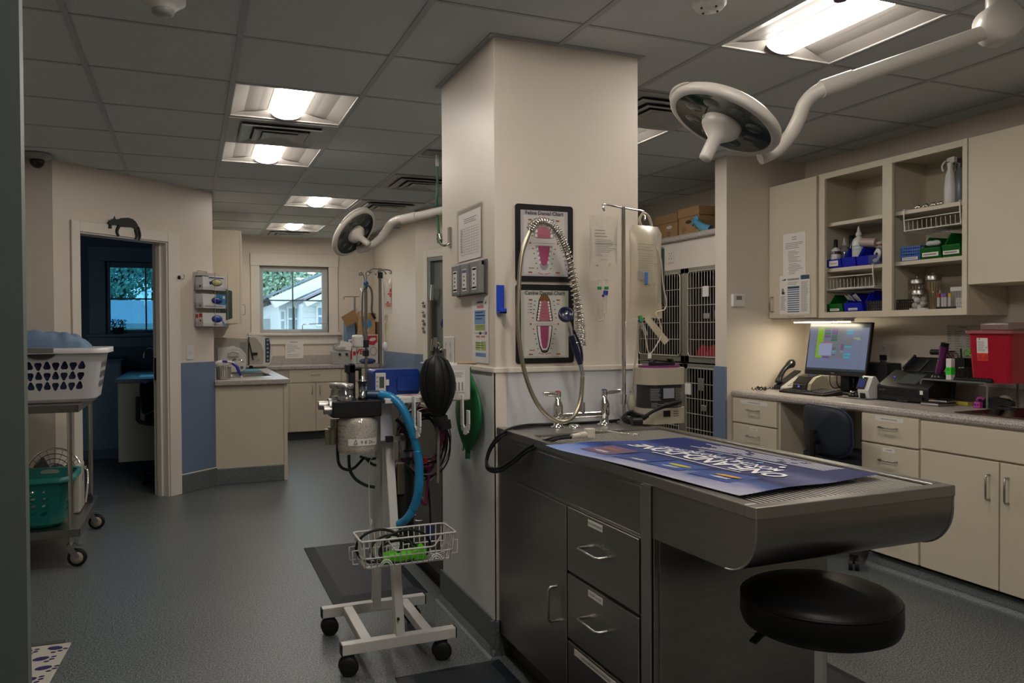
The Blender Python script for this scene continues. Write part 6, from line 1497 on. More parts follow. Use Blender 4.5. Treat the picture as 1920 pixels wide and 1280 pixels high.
# small ceiling fittings
def dome(name,px,py,label,cat,r,parts,drop=.05):
    q=AZ(px,py,CH);t=thing(name,label,cat,(q.x,q.y,CH));parts(q,t)
q=AZ(305,-8,CH);t=thing('smoke_detector','white smoke detector on the ceiling at the upper left','smoke detector',(q.x,q.y,CH))
m=MB();m.lathe([(.075,-.003),(.075,-.022),(.058,-.034),(.042,-.046),(.042,-.050),(0,-.050)],(q.x,q.y,CH),28);m.build('base',whitep_m,t);m=MB();m.lathe([(.036,-.048),(.036,-.062),(.028,-.068),(0,-.069)],(q.x,q.y,CH),24);m.build('chamber',mat('chamber_gray',(.32,.33,.33),.3),t)
q=AZ(1330,-2,CH);t=thing('ceiling_sensor','round white sensor at the top edge right of the column','sensor',(q.x,q.y,CH));m=MB();m.lathe([(.062,-.003),(.060,-.02),(.048,-.036),(0,-.038)],(q.x,q.y,CH),28);m.build('body',whitep_m,t)
m=MB()
for k in range(4):m.cyl((q.x+.035*math.cos(k*1.6),q.y+.035*math.sin(k*1.6),CH-.041),(q.x+.035*math.cos(k*1.6),q.y+.035*math.sin(k*1.6),CH-.036),.004,8)
m.build('screws',ink_m,t)
q=AZ(1576,-2,CH-.03);t=thing('sprinkler','small dark sprinkler cap hanging by the bright ceiling light','sprinkler',(q.x,q.y,CH));m=MB();m.cyl((q.x,q.y,CH-.035),(q.x,q.y,CH-.002),.022,16);m.build('body',mat('dark_violet_cap',(.06,.015,.06),.35),t)
q=AZ(71,290,CH);t=thing('dome_camera','white dome camera with black eye on the ceiling by the left wall','camera',(q.x,q.y,CH));m=MB();m.lathe([(.085,-.003),(.085,-.02),(.06,-.035),(.045,-.04),(0,-.04)],(q.x,q.y-.03,CH),24);m.build('base',mat('camera_gray',(.30,.29,.27),.4),t);m=MB();m.ball((q.x,q.y-.03,CH-.05),.045,18,10);m.build('eye',mat('black_gloss',(.012,.012,.013),.15),t)
# ================================================================ ANAESTHESIA CART
cw=mat('cart_white',(.60,.585,.56),.4)
t=ac=thing('anesthesia_cart','white wheeled anaesthesia cart left of the column','medical cart',(.735,3.18,0))
def bar2(x0,x1,y0,y1,z0,z1,nm):MB().box(x0,x1,y0,y1,z0,z1).build(nm,cw,t,bev=.003)
bar2(.521,.972,2.95,2.99,.078,.120,'base_bar');bar2(.513,.966,3.37,3.41,.078,.120,'base_bar')
bar2(.600,.640,2.991,3.369,.080,.118,'cross_bar');bar2(.845,.885,2.991,3.369,.080,.118,'cross_bar')
for x,y in((.521,2.97),(.972,2.97),(.513,3.39),(.966,3.39)):
    s=-1 if x<.7 else 1;MB().box(x,x+s*.004,y-.0195,y+.0195,.079,.119).build('end_cap',black_m,t)
for x,y in((.545,2.965),(.915,2.965),(.545,3.395),(.91,3.395)):
    m=MB()
    for s in(-1,1):m.lathe([(.012,-.011),(.032,-.011),(.036,-.006),(.036,.006),(.032,.011),(.012,.011)],(x,y+s*.014-.004,.0365),22,axis=(.25,1,0))
    m.cyl((x,y-.03,.0365),(x,y+.02,.0365),.012,10);m.box(x-.018,x+.022,y-.012,y+.012,.055,.078);m.build('caster',blackr_m,t)
# A-frame posts
m=MB();m.bar((.748,2.97,.10),(.742,3.15,1.00),.042,.035,(1,0,0));m.build('front_post',cw,t,bev=.003)
m=MB();m.bar((.748,3.39,.10),(.716,3.19,1.00),.042,.035,(1,0,0));m.build('rear_post',cw,t,bev=.003)
m=MB();q=AY(747,1160,2.955);m.cyl((q.x,2.951,q.z),(q.x,2.96,q.z),.005,10);m.build('post_hole',black_m,t)
m=MB();a,b=AY(712,757,3.08),AY(734,825,3.08);m.box(a.x,b.x,3.07,3.22,b.z,a.z+.004);m.build('upright_bracket',cool_m,t,bev=.002)
# top shelf plate, right plate and hooks
zs_=1.036
m=MB();m.box(.70,1.045,2.99,3.34,zs_,zs_+.008);m.box(.70,1.045,2.985,2.99,zs_-.012,zs_+.008);m.build('top_shelf',cw,t,bev=.002)
m=MB();m.box(.965,1.045,2.978,2.985,zs_-.008,1.168);m.box(1.041,1.048,2.978,3.30,zs_-.008,1.168);m.box(.93,1.048,2.978,3.30,1.164,1.170);m.build('hook_plate',cw,t,bev=.002)
for px0,px1,top,bot in((771,799,742,810),(862,876,740,806)):
    a0=AY(px0+4,top,2.975);b0=AY(px0+8,bot,2.975);a1=AY(px1-2,top+14,2.93)
    m=MB();P=[Vector((a0.x,2.975,a0.z)),Vector((a0.x,2.972,b0.z+.02)),Vector((a0.x+.003,2.962,b0.z+.003)),Vector((a0.x+.006,2.945,b0.z)),Vector((a0.x+.008,2.928,b0.z+.01)),Vector((a0.x+.008,2.922,b0.z+.03)),Vector((a0.x+.008,2.922,b0.z+.085))]
    for p,q in zip(P,P[1:]):m.bar(p,q,.046 if px0<800 else .032,.006,(1,0,0))
    m.build('hook',whitep_m,t,bev=.001)
f=(Vector((.0,2.9775,0)),XA,ZM,YM)
cd=notice('id_card',f,.975,1.025,1.06,1.145,'small printed card clipped to the white hook plate of the cart',mt=paper_m)
m=MB();blines(m,(f[0]+YM*.0018,*f[1:]),.979,1.02,1.142,1.118,4,.3,.6);
for k in range(3):m.fq((f[0]+YM*.0018,*f[1:]),.982+.014*k,.989+.014*k,1.065,1.10)
m.build('print',grayink_m,cd)
# manifold block
m=MB();a,b=AY(624,753,3.02),AY(716,780,3.02);m.box(a.x,b.x,3.02,3.16,b.z,a.z);m.build('manifold',black_m,t,bev=.004)
MX0,MX1,MZ0,MZ1=a.x,b.x,b.z,a.z
m=MB()
for px,py,r,L,y in((597,760,.017,.035,3.09),(607,769,.017,.045,3.05)):q=AY(px,py,y);m.cyl(q,q+Vector((L+.03,0,0)),r,16)
q=AY(616,763,3.07);m.cyl(q+Vector((0,0,.0)),q+Vector((.03,0,.0)),.034,18);m.build('gas_port',dullsteel_m,t)
for px,y in((634,3.10),(648,3.05)):
    q=AY(px,752,y);zz=MZ1;m=MB();m.lathe([(.032,0),(.034,.012),(.030,.016),(.028,.040),(.020,.042),(.03,.046),(.034,.052),(.034,.060),(0,.062)],(q.x,y,zz),20);m.build('valve_dome',glassy('acrylic',(.80,.80,.80),.3,.05,'#8a8a88',.18),t)
    m=MB();m.cyl((q.x,y,zz),(q.x,y,zz+.015),.024,14);m.lathe([(.030,.052),(.032,.058),(.030,.066),(0,.067)],(q.x,y,zz),18);m.build('valve_disc',mat('valve_silver',(.5,.48,.46),.3,.6),t)
q=AY(680,742,3.06);m=MB();m.lathe([(.018,0),(.018,.012),(.0165,.012),(.0165,.062),(.018,.062),(.018,.074),(.012,.078),(.006,.082),(.006,.092),(0,.093)],(q.x,3.06,MZ1),18)
m.build('pop_off_valve',chrome_m,t);m=MB();m.cyl((q.x,3.06,MZ1),(q.x,3.06,MZ1+.011),.0185,16);m.cyl((q.x,3.06,MZ1+.063),(q.x,3.06,MZ1+.074),.0188,16);m.build('valve_bands',black_m,t)
# flowmeter column and gauge rods
a,b=AY(650,683,3.17),AY(665,742,3.17);m=MB();m.box(a.x+.006,b.x,3.15,3.20,MZ1-.02,a.z);m.box(a.x-.004,b.x,3.15,3.20,a.z-.035,a.z);m.build('flowmeter_body',black_m,t,bev=.003)
m=MB();m.cyl((a.x+.001,3.16,MZ1),(a.x+.001,3.16,a.z-.035),.006,10);m.build('flow_tube',glassy('acrylic',(.80,.80,.80),.3,.05,'#8a8a88',.18),t)
m=MB();q=AY(675,691,3.17);m.cyl((b.x,3.17,q.z),(q.x,3.17,q.z),.008,10);m.cyl((q.x,3.17,q.z+.006),(q.x,3.17,MZ1),.0065,10);m.build('flow_knob_rod',black_m,t)
# absorber canister with granules
cx,cy=AY(672,800,3.08).x,3.09;zt0,zb0=AY(672,782,3.02).z,AY(672,850,3.02).z;r=.079
m=MB();m.lathe([(r*.93,0),(r*.98,.004),(r,.014),(r,zt0-zb0-.03),(r*.92,zt0-zb0-.012),(r*.80,zt0-zb0)],(cx,cy,zb0),32);cn=m.build('absorber_canister',mat('granules_ivory',(.66,.61,.54),.6,bump=.8,bscale=260,speck=.28,sscale=230),t)
m=MB();m.lathe([(r*1.015,.0),(r*1.015,zt0-zb0-.03),(r*.93,zt0-zb0-.010),(r*.86,zt0-zb0)],(cx,cy,zb0),32);m.build('canister_shell',glassy('canister_clear',(.93,.93,.92),.22,.08),cn)
m=MB();m.cyl((cx,cy,zt0-.006),(cx,cy,MZ0),r*.85,26);m.build('canister_collar',glassy('acrylic',(.80,.80,.80),.3,.05,'#8a8a88',.18),cn)
def wrap(px0,px1,z0,z1,ml,nm,rr=1.03,n=10):
    th0=math.atan2(0,1);A=[math.asin(max(-1,min(1,(AY(p,820,cy-r).x-cx)/r)))for p in(px0,px1)];m=MB();V=[]
    for i in range(n+1):a=A[0]+(A[1]-A[0])*i/n;V+=[(cx+r*rr*math.sin(a),cy-r*rr*math.cos(a),z0),(cx+r*rr*math.sin(a),cy-r*rr*math.cos(a),z1)]
    m.add(V,[(2*i,2*i+2,2*i+3,2*i+1)for i in range(n)],True);return m.build(nm,ml,cn)
zl=lambda py:AY(672,py,cy-r).z
wrap(655,708,zl(836),zl(823),paper_m,'date_tape')
def wtext(s,size,px,py,ml,sx=1.):
    q=AY(px,py,cy-r);x0=(q.x-cx)
    o=text(s,size,(Vector((0,0,0)),XA,ZM,YM),0,0,ml,cn,0,sx=sx);b=BASE[cn.name]
    for v in o.data.vertices:
        w=v.co+b;a=(x0+w.x)/r;a=max(-1.5,min(1.5,a));v.co=Vector((cx+r*1.036*math.sin(math.asin(max(-1,min(1,x0/r)))+w.x/r),cy-r*1.036*math.cos(math.asin(max(-1,min(1,x0/r)))+w.x/r),q.z+w.z))-b
wtext('9 8 26',.020,688,829,ink_m);wtext('xx',.011,702,829,ink_m)
m=MB();q=AY(667,829,cy-r*1.035);f=(Vector((q.x,q.y-.001,q.z)),XA,ZM,YM)
for(u0,v0),(u1,v1)in(((-.007,-.008),(.007,-.008)),((-.007,-.008),(0,.010)),((0,.010),(.007,-.008))):m.bar(f[0]+f[1]*u0+f[2]*v0,f[0]+f[1]*u1+f[2]*v1,.0018,.0008,(0,1,0))
m.build('delta_mark',ink_m,cn)
wtext('MERA',.016,641,812,mat('print_green',(.02,.28,.05),.5))
for k,py in enumerate((800,821,828,835)):wrap(636,652-3*(k%2),zl(py),zl(py-2.2),grayink_m,'label_line')
# regulator parts at the left and hoses below
m=MB();q=AY(625,800,3.12);m.cyl(q,q+Vector((0,0,-.05)),.022,16);q2=AY(622,818,3.12);m.cyl(q2+Vector((.0,0,.03)),q2+Vector((0,0,-.03)),.028,16,.026);m.cyl(AY(629,785,3.12),AY(629,800,3.12),.02,14);m.build('vaporizer_knob',mat('nickel_olive',(.24,.22,.17),.35,.8),t)
m=MB();m.tube(smoothpath([AY(634,800,3.11),AY(633,850,3.11),AY(637,872,3.11),AY(650,880,3.11),AY(665,876,3.11),AY(682,858,3.13)],6),.006,8);m.build('black_hose',blackr_m,t)
m=MB();m.tube(smoothpath([AY(654,852,3.14),AY(656,880,3.14),AY(667,898,3.14),AY(685,909,3.15),AY(702,913,3.16)],6),.0065,8);m.tube(smoothpath([AY(676,856,3.14),AY(690,860,3.16),AY(704,859,3.18)],5),.006,8);m.tube(smoothpath([AY(685,858,3.14),AY(695,868,3.16),AY(704,872,3.18)],5),.006,8);m.build('dark_green_hose',mat('hose_dark_green',(.004,.028,.022),.45),t)
m=MB();m.tube(smoothpath([AY(700,855,3.12),AY(693,866,3.10),AY(692,885,3.08),AY(692,930,3.06),AY(693,970,3.05),AY(695,985,3.04)],6),.0022,6);m.tube(smoothpath([AY(693,972,3.05),AY(697,976,3.04),AY(695,984,3.03),AY(690,990,3.03)],4),.0022,6);m.build('cord',mat('cord_beige',(.42,.40,.35),.6),t)
# blue corrugated hose
bl_m=mat('hose_sky_blue',(.015,.22,.46),.3,spec=.6)
m=MB();P=[AY(712,740,3.04),AY(735,746,3.0),AY(752,762,2.98),AY(766,790,2.97),AY(776,820,2.97)];ribbed(m,P,.0155,.010,.0045);m.tube([AY(776,820,2.97),AY(779,832,2.97),AY(783,844,2.97)],.0155,12);P=[AY(783,844,2.97),AY(786,880,2.97),AY(785,915,2.97),AY(780,940,2.98),AY(774,955,2.99)];ribbed(m,P,.0155,.010,.0040);P=[AY(774,955,2.99),AY(766,968,3.0),AY(757,977,3.02),AY(748,982,3.04)];m.tube(smoothpath(P,5),.0165,12)
m.build('breathing_hose',bl_m,t);m=MB();m.tube([AY(688,740,3.05),AY(714,740,3.04)],.0175,14);m.build('hose_cuff',mat('cuff_navy',(.006,.03,.08),.35),t)
# clamp in clear plastic behind the post
m=MB();q=AY(746,835,3.06)
for dx,dz,w_,h_ in((0,.03,.05,.02),(.015,0,.02,.09),(.03,-.04,.05,.02),(-.01,-.02,.02,.07)):m.box(q.x+dx-w_/2,q.x+dx+w_/2,3.05,3.08,q.z+dz-h_/2,q.z+dz+h_/2)
m.build('clear_clamp',glassy('acrylic',(.80,.80,.80),.3,.05,'#8a8a88',.18),t);m=MB();q=AY(730,823,3.05);m.box(q.x-.012,q.x+.014,3.04,3.07,q.z-.011,q.z+.011);q=AY(756,845,3.06);m.cyl(q,q+Vector((.06,0,.002)),.006,8);m.build('clamp_screw',black_m,t)
# dark cylinder behind the post
m=MB();a=AY(754,870,3.22);m.lathe([(.055,-.42),(.055,-.05),(.035,-.02),(.02,0),(0,0)],(a.x+.005,3.26,a.z),20);m.build('gas_cylinder',black_m,t);m=MB();m.cyl(AY(751,868,3.20),AY(752,925,3.20),.016,12);m.build('cylinder_valve',mat('nickel_olive',(.24,.22,.17),.35,.8),t)
# rebreathing bag, black
bx=AY(817,640,2.96)
t2=thing('rebreathing_bag','black rubber rebreathing bag hanging nozzle-up in front of the column edge','breathing bag',bx)
H_b=AY(817,650,2.96).z-AY(817,790,2.96).z;zt_b=AY(817,650,2.96).z;rb=(AY(851,720,2.96).x-AY(785,720,2.96).x)/2
m=MB();n=40;prof=[(.010,.0),(.013,-.02),(.018,-.035)]+[(rb*(.20+.80*math.sin(PI*(.10+.80*k/12))**.9),-.035-(H_b-.075)*k/12)for k in range(1,12)]+[(.024,-H_b+.022),(.024,-H_b)]
V=[]
for r_,z in prof:V+=[(bx.x+(r_*(1+.05*math.cos(4*th)*(r_>.03)))*math.cos(th)+(.012*(-z/H_b)),bx.y+r_*.62*(1+.06*math.cos(4*th)*(r_>.03))*math.sin(th),zt_b+z)for th in[2*PI*k/n for k in range(n)]]
m.add(V,[(i*n+k,i*n+(k+1)%n,(i+1)*n+(k+1)%n,(i+1)*n+k)[::-1]for i in range(len(prof)-1)for k in range(n)],True)
bgm=mat('bag_black',(.008,.009,.010),.42,spec=.3);m.build('bag',bgm,t2)
m=MB()
for th in(-.9,-1.35,-1.9,-2.5):
    m.tube([Vector((bx.x+r_*1.05*math.cos(th)+.012*(-z/H_b),bx.y+r_*.66*math.sin(th),zt_b+z))for r_,z in prof[2:-1]],.0028,6)
m.build('seams',bgm,t2)
m=MB();q=Vector((bx.x+.016,bx.y-.01,zt_b-H_b));m.cyl(q+Vector((-.004,0,.02)),q+Vector((.002,0,-.012)),.030,18);m.cyl(q+Vector((.01,-.01,.005)),q+Vector((.014,-.01,-.028)),.026,18);m.build('cuff',blackr_m,t2)
m=MB();a=Vector((bx.x,bx.y,zt_b-.008));m.cyl(a,a+Vector((-.002,0,.045)),.007,10);m.tube(arc(a+Vector((.004,0,.012)),XA,ZM,.012,0,2*PI,14)[:-1],.004,6,closed=True);m.build('loop',mat('loop_nickel',(.30,.29,.27),.3,.8),t2)
m=MB();q=AY(822,795,2.97);m.tube(smoothpath([q,AY(822,840,2.97),AY(821,905,2.99)],5),.006,8);m.build('tail_tube',mat('tail_taupe',(.20,.18,.16),.5),t2)
# arm that carries the bag
m=MB();q=AY(823,648,2.99);m.tube([(q.x+.022,3.0,1.16),(q.x+.022,2.995,1.235)],.010,8);m.tube(smoothpath([(q.x+.022,2.995,1.225),(q.x+.012,2.985,1.232),(q.x+.002,2.97,1.225)],4),.007,8);m.build('bag_mount',dullsteel_m,ac)
# green bag
q=AY(885,700,2.93);t3=thing('rebreathing_bag','flat green rubber breathing bag hanging against the column','breathing bag',AX(880,700,1.10))
gb=mat('bag_green',(.006,.13,.035),.4)
top,bot=AX(879,697,1.10),AX(877,850,1.10);m=MB();NB=14;n=20;V=[]
for i in range(NB+1):
    f_=i/NB;z=top.z+(bot.z-top.z)*f_;hw=.006+.158*math.sin(PI*min(1,(.03+.97*f_)))**.85;th_=.004+.020*math.sin(PI*f_)
    yc=top.y+(bot.y-top.y)*f_
    V+=[(1.098+th_*math.sin(a),yc+hw*math.cos(a)*(1 if math.cos(a)<0 else .95),z)for a in[2*PI*k/n for k in range(n)]]
m.add(V,[(i*n+k,i*n+(k+1)%n,(i+1)*n+(k+1)%n,(i+1)*n+k)for i in range(NB)for k in range(n)],True);m.build('bag',gb,t3)
m=MB();m.tube([(1.077,top.y+(bot.y-top.y)*f_+.03*math.sin(PI*f_)*-1,top.z+(bot.z-top.z)*f_)for f_ in[.04+.92*k/12 for k in range(13)]],.0022,6);m.build('seam',gb,t3)
m=MB();m.cyl(bot+Vector((0,0,.01)),bot+Vector((0,0,-.022)),.011,12);m.cyl(top+Vector((0,0,-.005)),top+Vector((0,0,.02)),.010,12);m.build('neck',gb,t3)
# tongue depressor / brush on the hook plate
t4=thing('wooden_swab','pale wooden swab stick lying on top of the white hook plate','swab',AY(885,684,3.0));m=MB();a,b=Vector((1.0,3.0,1.176)),Vector((1.062,2.97,1.176));m.cyl(a,b,.005,8);m.ball(b,(.012,.008,.007),10,6);m.build('stick',mat('pale_wood',(.42,.29,.15),.7),t4)
# blue monitor unit
P0,P1=AY(697,730,3.16),AY(785,733,3.16);ztm=AY(740,692,3.16).z;zbm=1.045
t5=thing('portable_monitor','blue portable monitor lying on the white cart shelf','monitor',((P0.x+P1.x)/2,3.2,zbm));mb_=mat('device_blue',(.006,.035,.22),.35)
Rm=rrect(P0.x,P1.x,zbm,ztm,.018,5);m=MB();m.prism(Rm,(Vector((0,3.14,0)),XA,ZM,YM),-.12,0);m.build('case',mb_,t5,bev=.010,seg=3)
m=MB();W5=P1.x-P0.x;m.prism(rrect(P0.x+W5*.50,P1.x-.004,zbm+.016,ztm-.03,.012),(Vector((0,3.14,0)),XA,ZM,YM),0,.012);m.build('handle_ridge',mb_,t5,bev=.005)
f=(Vector((0,3.14,0)),XA,ZM,YM);m=MB();m.fbox(f,P0.x+W5*.05,P0.x+W5*.27,zbm+.008,ztm-.012,.0,.006);fp_=m.build('front_panel',mat('panel_white',(.55,.53,.52),.4),t5,bev=.003)
m=MB();m.fq(f,P0.x+W5*.13,P0.x+W5*.23,zbm+.03,ztm-.028,.0068);m.build('lcd',mat('dim_lcd',(.06,.075,.07),.25),fp_);m=MB();m.fbox(f,P0.x+W5*.265,P0.x+W5*.33,(zbm+ztm)/2-.012,(zbm+ztm)/2+.012,0,.008);m.build('clip',mat('cart_white',(.6,.58,.56),.4),t5);m=MB()
for k in range(4):m.fell(f,P0.x+W5*.085,zbm+.02+.018*k,.005,.005,.0068)
m.build('buttons',mat('button_gray',(.30,.30,.30),.5),fp_)
# papers on shelf
for k,(x0,y0,ml,lb)in enumerate(((.76,3.02,paper_m,'white leaflet with red print on the cart shelf, the left one'),(.86,3.01,mat('sheet_offwhite',(.60,.58,.55),.6),'white folded sheet on the cart shelf beside the leaflet'))):
    fr3=(Vector((x0,y0,zs_+.0085+.002*k)),Vector((1,.15-.2*k,0)).normalized(),Vector((-.15+.2*k,1,0)).normalized(),ZM);o=MB().fbox(fr3,0,.12,0,.10,0,.0015).build('leaflet',ml);BASE[o.name]=Vector();tag(o,lb,'leaflet')
    if k==0:m=MB();m.mk(0);m.fpoly((fr3[0]+ZM*.0018,*fr3[1:]),[(.03,.05),(.06,.03),(.09,.045),(.11,.03),(.10,.06),(.07,.065)]);m.build('print',mat('red_print',(.5,.02,.03),.5),o)
# cables bundle behind
t6=thing('cable_bundle','coiled black and gray cables with a purple tube hanging behind the cart','cables',(.93,3.36,.95));random.seed(21)
for nm,ml,rad,cnt,rr in(('black_coil',blackr_m,.004,8,(.085,.19)),('gray_coil',mat('cable_gray',(.20,.195,.19),.5),.0035,9,(.09,.20)),('purple_coil',mat('tube_purple',(.16,.012,.075),.35),.0075,2,(.13,.15))):
    m=MB()
    for k in range(cnt):
        c0=AY(793+random.uniform(-6,6),825+random.uniform(-6,12),3.36);rx,rz=random.uniform(*rr)*.62,random.uniform(*rr)*.95;ph=random.random()*6;ty=random.uniform(-.03,.03)
        m.tube([Vector((c0.x+rx*math.cos(a),3.36+ty+.02*math.sin(a*2+ph),c0.z+rz*math.sin(a)))for a in[2*PI*q/36 for q in range(36)]],rad,6,closed=True)
    m.build(nm,ml,t6)
m=MB();m.tube(smoothpath([AY(754,812,3.30),AY(758,850,3.28),AY(759,900,3.28),AY(766,918,3.28),AY(782,930,3.30),AY(797,945,3.32),AY(800,925,3.34),AY(805,880,3.34),AY(815,850,3.36)],6),.0075,8);m.build('purple_tube',mat('tube_purple',(.16,.012,.075),.35),t6)
m=MB();m.tube(smoothpath([AY(790,850,3.34),AY(799,890,3.34),AY(804,920,3.34),AY(807,970,3.33),AY(806,985,3.32)],6),.0045,8);m.build('drop_cable',blackr_m,t6);m=MB();q=AY(806,990,3.32);m.cyl(q+Vector((0,0,.02)),q+Vector((0,0,-.06)),.015,12);m.build('blue_plug',mat('plug_blue',(.02,.04,.20),.4),t6)
m=MB();m.tube(smoothpath([AY(742,785,3.3),AY(752,795,3.3),AY(764,815,3.32),AY(768,850,3.33),AY(760,880,3.33),AY(752,870,3.33)],6),.009,8);m.build('dark_green_tube',mat('hose_dark_green',(.004,.028,.022),.45),t6)
m=MB();q=AY(797,862,3.30);m.box(q.x-.008,q.x+.008,3.29,3.305,q.z-.015,q.z+.012);m.build('red_tag',mat('tag_red',(.4,.01,.01),.5),t6)
# wire basket on the cart
bw=mat('basket_wire_white',(.58,.56,.54),.4)
t7=thing('wire_basket','white wire basket hung on the cart posts, holding a coiled black tube','basket',(.75,2.86,.44))
bx0,bx1,by0,by1,bz0,bz1=.565,.925,2.80,2.95,.437,.545
g=.018
def ringp(z,s=0):return[Vector((x,y,z))for x,y in rrect(bx0+s,bx1-s,by0+s,by1-s,.02,3)]
m=MB();
top=[(bx0,by1,bz1),(bx1,by1,bz1),(bx1,by0,bz1),(bx1-.055,by0,bz1),(bx1-.085,by0,bz1-.045),(bx0+.125,by0,bz1-.045),(bx0+.095,by0,bz1),(bx0,by0,bz1)]
P=[]
for i in range(len(top)):a,b=Vector(top[i]),Vector(top[(i+1)%len(top)]);P+=[a.lerp(b,.06),a.lerp(b,.5),a.lerp(b,.94)]
m.tube(P,.0034,7,closed=True);m.tube([Vector((x,y,bz1))for x,y in rrect(bx0-.002,bx1+.002,by0-.004,by1+.002,.02,3)][0:11],.0034,7);m.tube([(bx0,by0-.003,bz1),(bx1,by0-.003,bz1)],.0034,7)
m.tube(ringp((bz0+bz1)/2-.012,.006),.0028,6,closed=True);m.tube(ringp(bz0+.006,g),.0034,7,closed=True)
for s,x in((-1,bx0),(1,bx1)):
    m.tube([(x,by0+.05,bz0+.065),(x+s*.022,by0+.05,bz0+.065),(x+s*.022,by0+.05,bz0+.015),(x,by0+.05,bz0+.015)],.003,6);m.tube([(x,by1-.04,bz0+.065),(x+s*.022,by1-.04,bz0+.065),(x+s*.022,by1-.04,bz0+.015),(x,by1-.04,bz0+.015)],.003,6)
m.build('rim_wires',bw,t7)
m=MB();nX=15
for k in range(nX+1):
    x=bx0+.012+(bx1-bx0-.024)*k/nX;xb=bx0+g+(bx1-bx0-2*g)*k/nX;u=(x-bx0);ztop=bz1 if(u<.095 or x>bx1-.055)else bz1-.045
    m.tube([(x,by0,ztop),(xb,by0+g-.004,bz0+.008),(xb,by0+g+.008,bz0),(xb,by1-g-.008,bz0),(xb,by1-g+.004,bz0+.008),(x,by1,bz1)],.0022,5)
for k in range(6):
    y=by0+.015+(by1-by0-.03)*k/5;yb=by0+g+(by1-by0-2*g)*k/5;m.tube([(bx0,y,bz1),(bx0+g-.004,yb,bz0+.008),(bx0+g+.01,yb,bz0+.003),(bx1-g-.01,yb,bz0+.003),(bx1-g+.004,yb,bz0+.008),(bx1,y,bz1)],.0022,5)
for x in(bx0+.09,bx1-.08):
    for r_ in(.022,.015):m.tube(arc((x,by0-.004,bz0+.012),XA,ZM,r_,0,PI,8),.0026,6)
m.build('wires',bw,t7,kind='stuff')
t8=thing('coiled_tube','black rubber tubing coiled in the wire basket','tubing',(.74,2.87,.46));m=MB();random.seed(4)
for c,r_,tl in((AY(712,1025,2.86),.085,.1),(AY(760,1025,2.88),.095,-.1),(AY(735,1030,2.87),.08,.9),(AY(750,1035,2.86),.075,1.2)):
    m.tube([Vector((c.x,2.872,max(c.z,.45)))+XA*(r_*math.cos(a))+Vector((0,math.sin(tl)*.6,math.cos(tl))).normalized()*(r_*.72*math.sin(a))for a in[2*PI*q/30 for q in range(30)]],.0052,8,closed=True)
m.v=[Vector((v.x,min(max(v.y,by0+.012),by1-.012),max(v.z,bz0+.006)))for v in m.v];m.build('tube',blackr_m,t8)
t9=thing('lime_sponge','bright lime green pad under the coiled tubing in the wire basket','pad',(.75,2.87,.445));m=MB();a,b=AY(718,1046,2.85),AY(797,1030,2.85)
V=[]
for i in range(9):
    f_=i/8;x=a.x+(b.x-a.x)*f_;z=.447;V+=[(x,2.832,z),(x,2.832,z+.016+.022*f_+.006*math.sin(9*f_)),(x,2.905,z+.016+.022*f_+.004*math.sin(7*f_)),(x,2.905,z)]
m.add(V,[(4*i+j,4*i+4+j,4*i+4+(j+1)%4,4*i+(j+1)%4)for i in range(8)for j in range(4)]);m.add(V[:4],[(0,1,2,3)]);m.add(V[-4:],[(3,2,1,0)]);m.build('pad',mat('lime_foam',(.10,.55,.008),.7,bump=.6,bscale=200),t9)
# second wet table behind the column
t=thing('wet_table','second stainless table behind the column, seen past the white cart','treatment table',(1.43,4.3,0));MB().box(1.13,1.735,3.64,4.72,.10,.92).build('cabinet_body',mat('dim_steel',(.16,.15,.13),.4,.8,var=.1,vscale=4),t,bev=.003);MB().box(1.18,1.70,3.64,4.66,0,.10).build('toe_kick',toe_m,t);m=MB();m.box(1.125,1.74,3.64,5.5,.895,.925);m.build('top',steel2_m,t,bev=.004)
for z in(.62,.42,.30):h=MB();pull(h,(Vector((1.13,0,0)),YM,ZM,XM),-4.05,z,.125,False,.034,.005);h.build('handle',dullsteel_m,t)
# ================================================================ LEFT: TROLLEY AND BASKETS
t=thing('steel_trolley','stainless two-shelf trolley on casters at the left edge','trolley',(-.9,5.4,0));TLX0,TLX1,TLY0,TLY1=-1.18,-.574,4.90,5.86
for z,n in((.905,'top_shelf'),(.215,'lower_shelf')):
    m=MB();m.box(TLX0,TLX1,TLY0,TLY1,z-.004,z);
    for q in((TLX0,TLX1,TLY0,TLY0+.006),(TLX0,TLX1,TLY1-.006,TLY1),(TLX0,TLX0+.006,TLY0,TLY1),(TLX1-.006,TLX1,TLY0,TLY1)):m.box(*q,z-.04,z+.002)
    m.build(n,steel_m,t,bev=.002)
for x,y in((TLX1-.05,TLY0+.04),(TLX1-.04,TLY1-.04),(TLX0+.04,TLY0+.04),(TLX0+.04,TLY1-.04)):
    MB().cyl((x,y,.125),(x,y,.90),.0125,14).build('leg',steel2_m,t);c=MB();c.cyl((x,y,.115),(x,y,.13),.022,14);c.box(x-.022,x+.03,y-.018,y+.018,.108,.117);c.bar((x-.005,y-.017,.11),(x+.03,y-.017,.05),.03,.004,(0,1,0));c.bar((x-.005,y+.017,.11),(x+.03,y+.017,.05),.03,.004,(0,1,0));c.bar((x,y,.118),(x+.085,y-.01,.112),.02,.004);fk=c.build('caster_fork',dullsteel_m,t)
    w_=MB();cc=Vector((x+.03,y,.05));w_.lathe([(.012,-.013),(.043,-.013),(.05,-.006),(.05,.006),(.043,.013),(.012,.013)],cc,24,axis=(.12,1,0));w_.build('wheel',blackr_m,fk);w_=MB();w_.lathe([(.006,-.015),(.033,-.015),(.034,.015),(.006,.015)],cc,20,axis=(.12,1,0));w_.build('wheel_hub',mat('hub_cream',(.33,.30,.23),.5),fk)
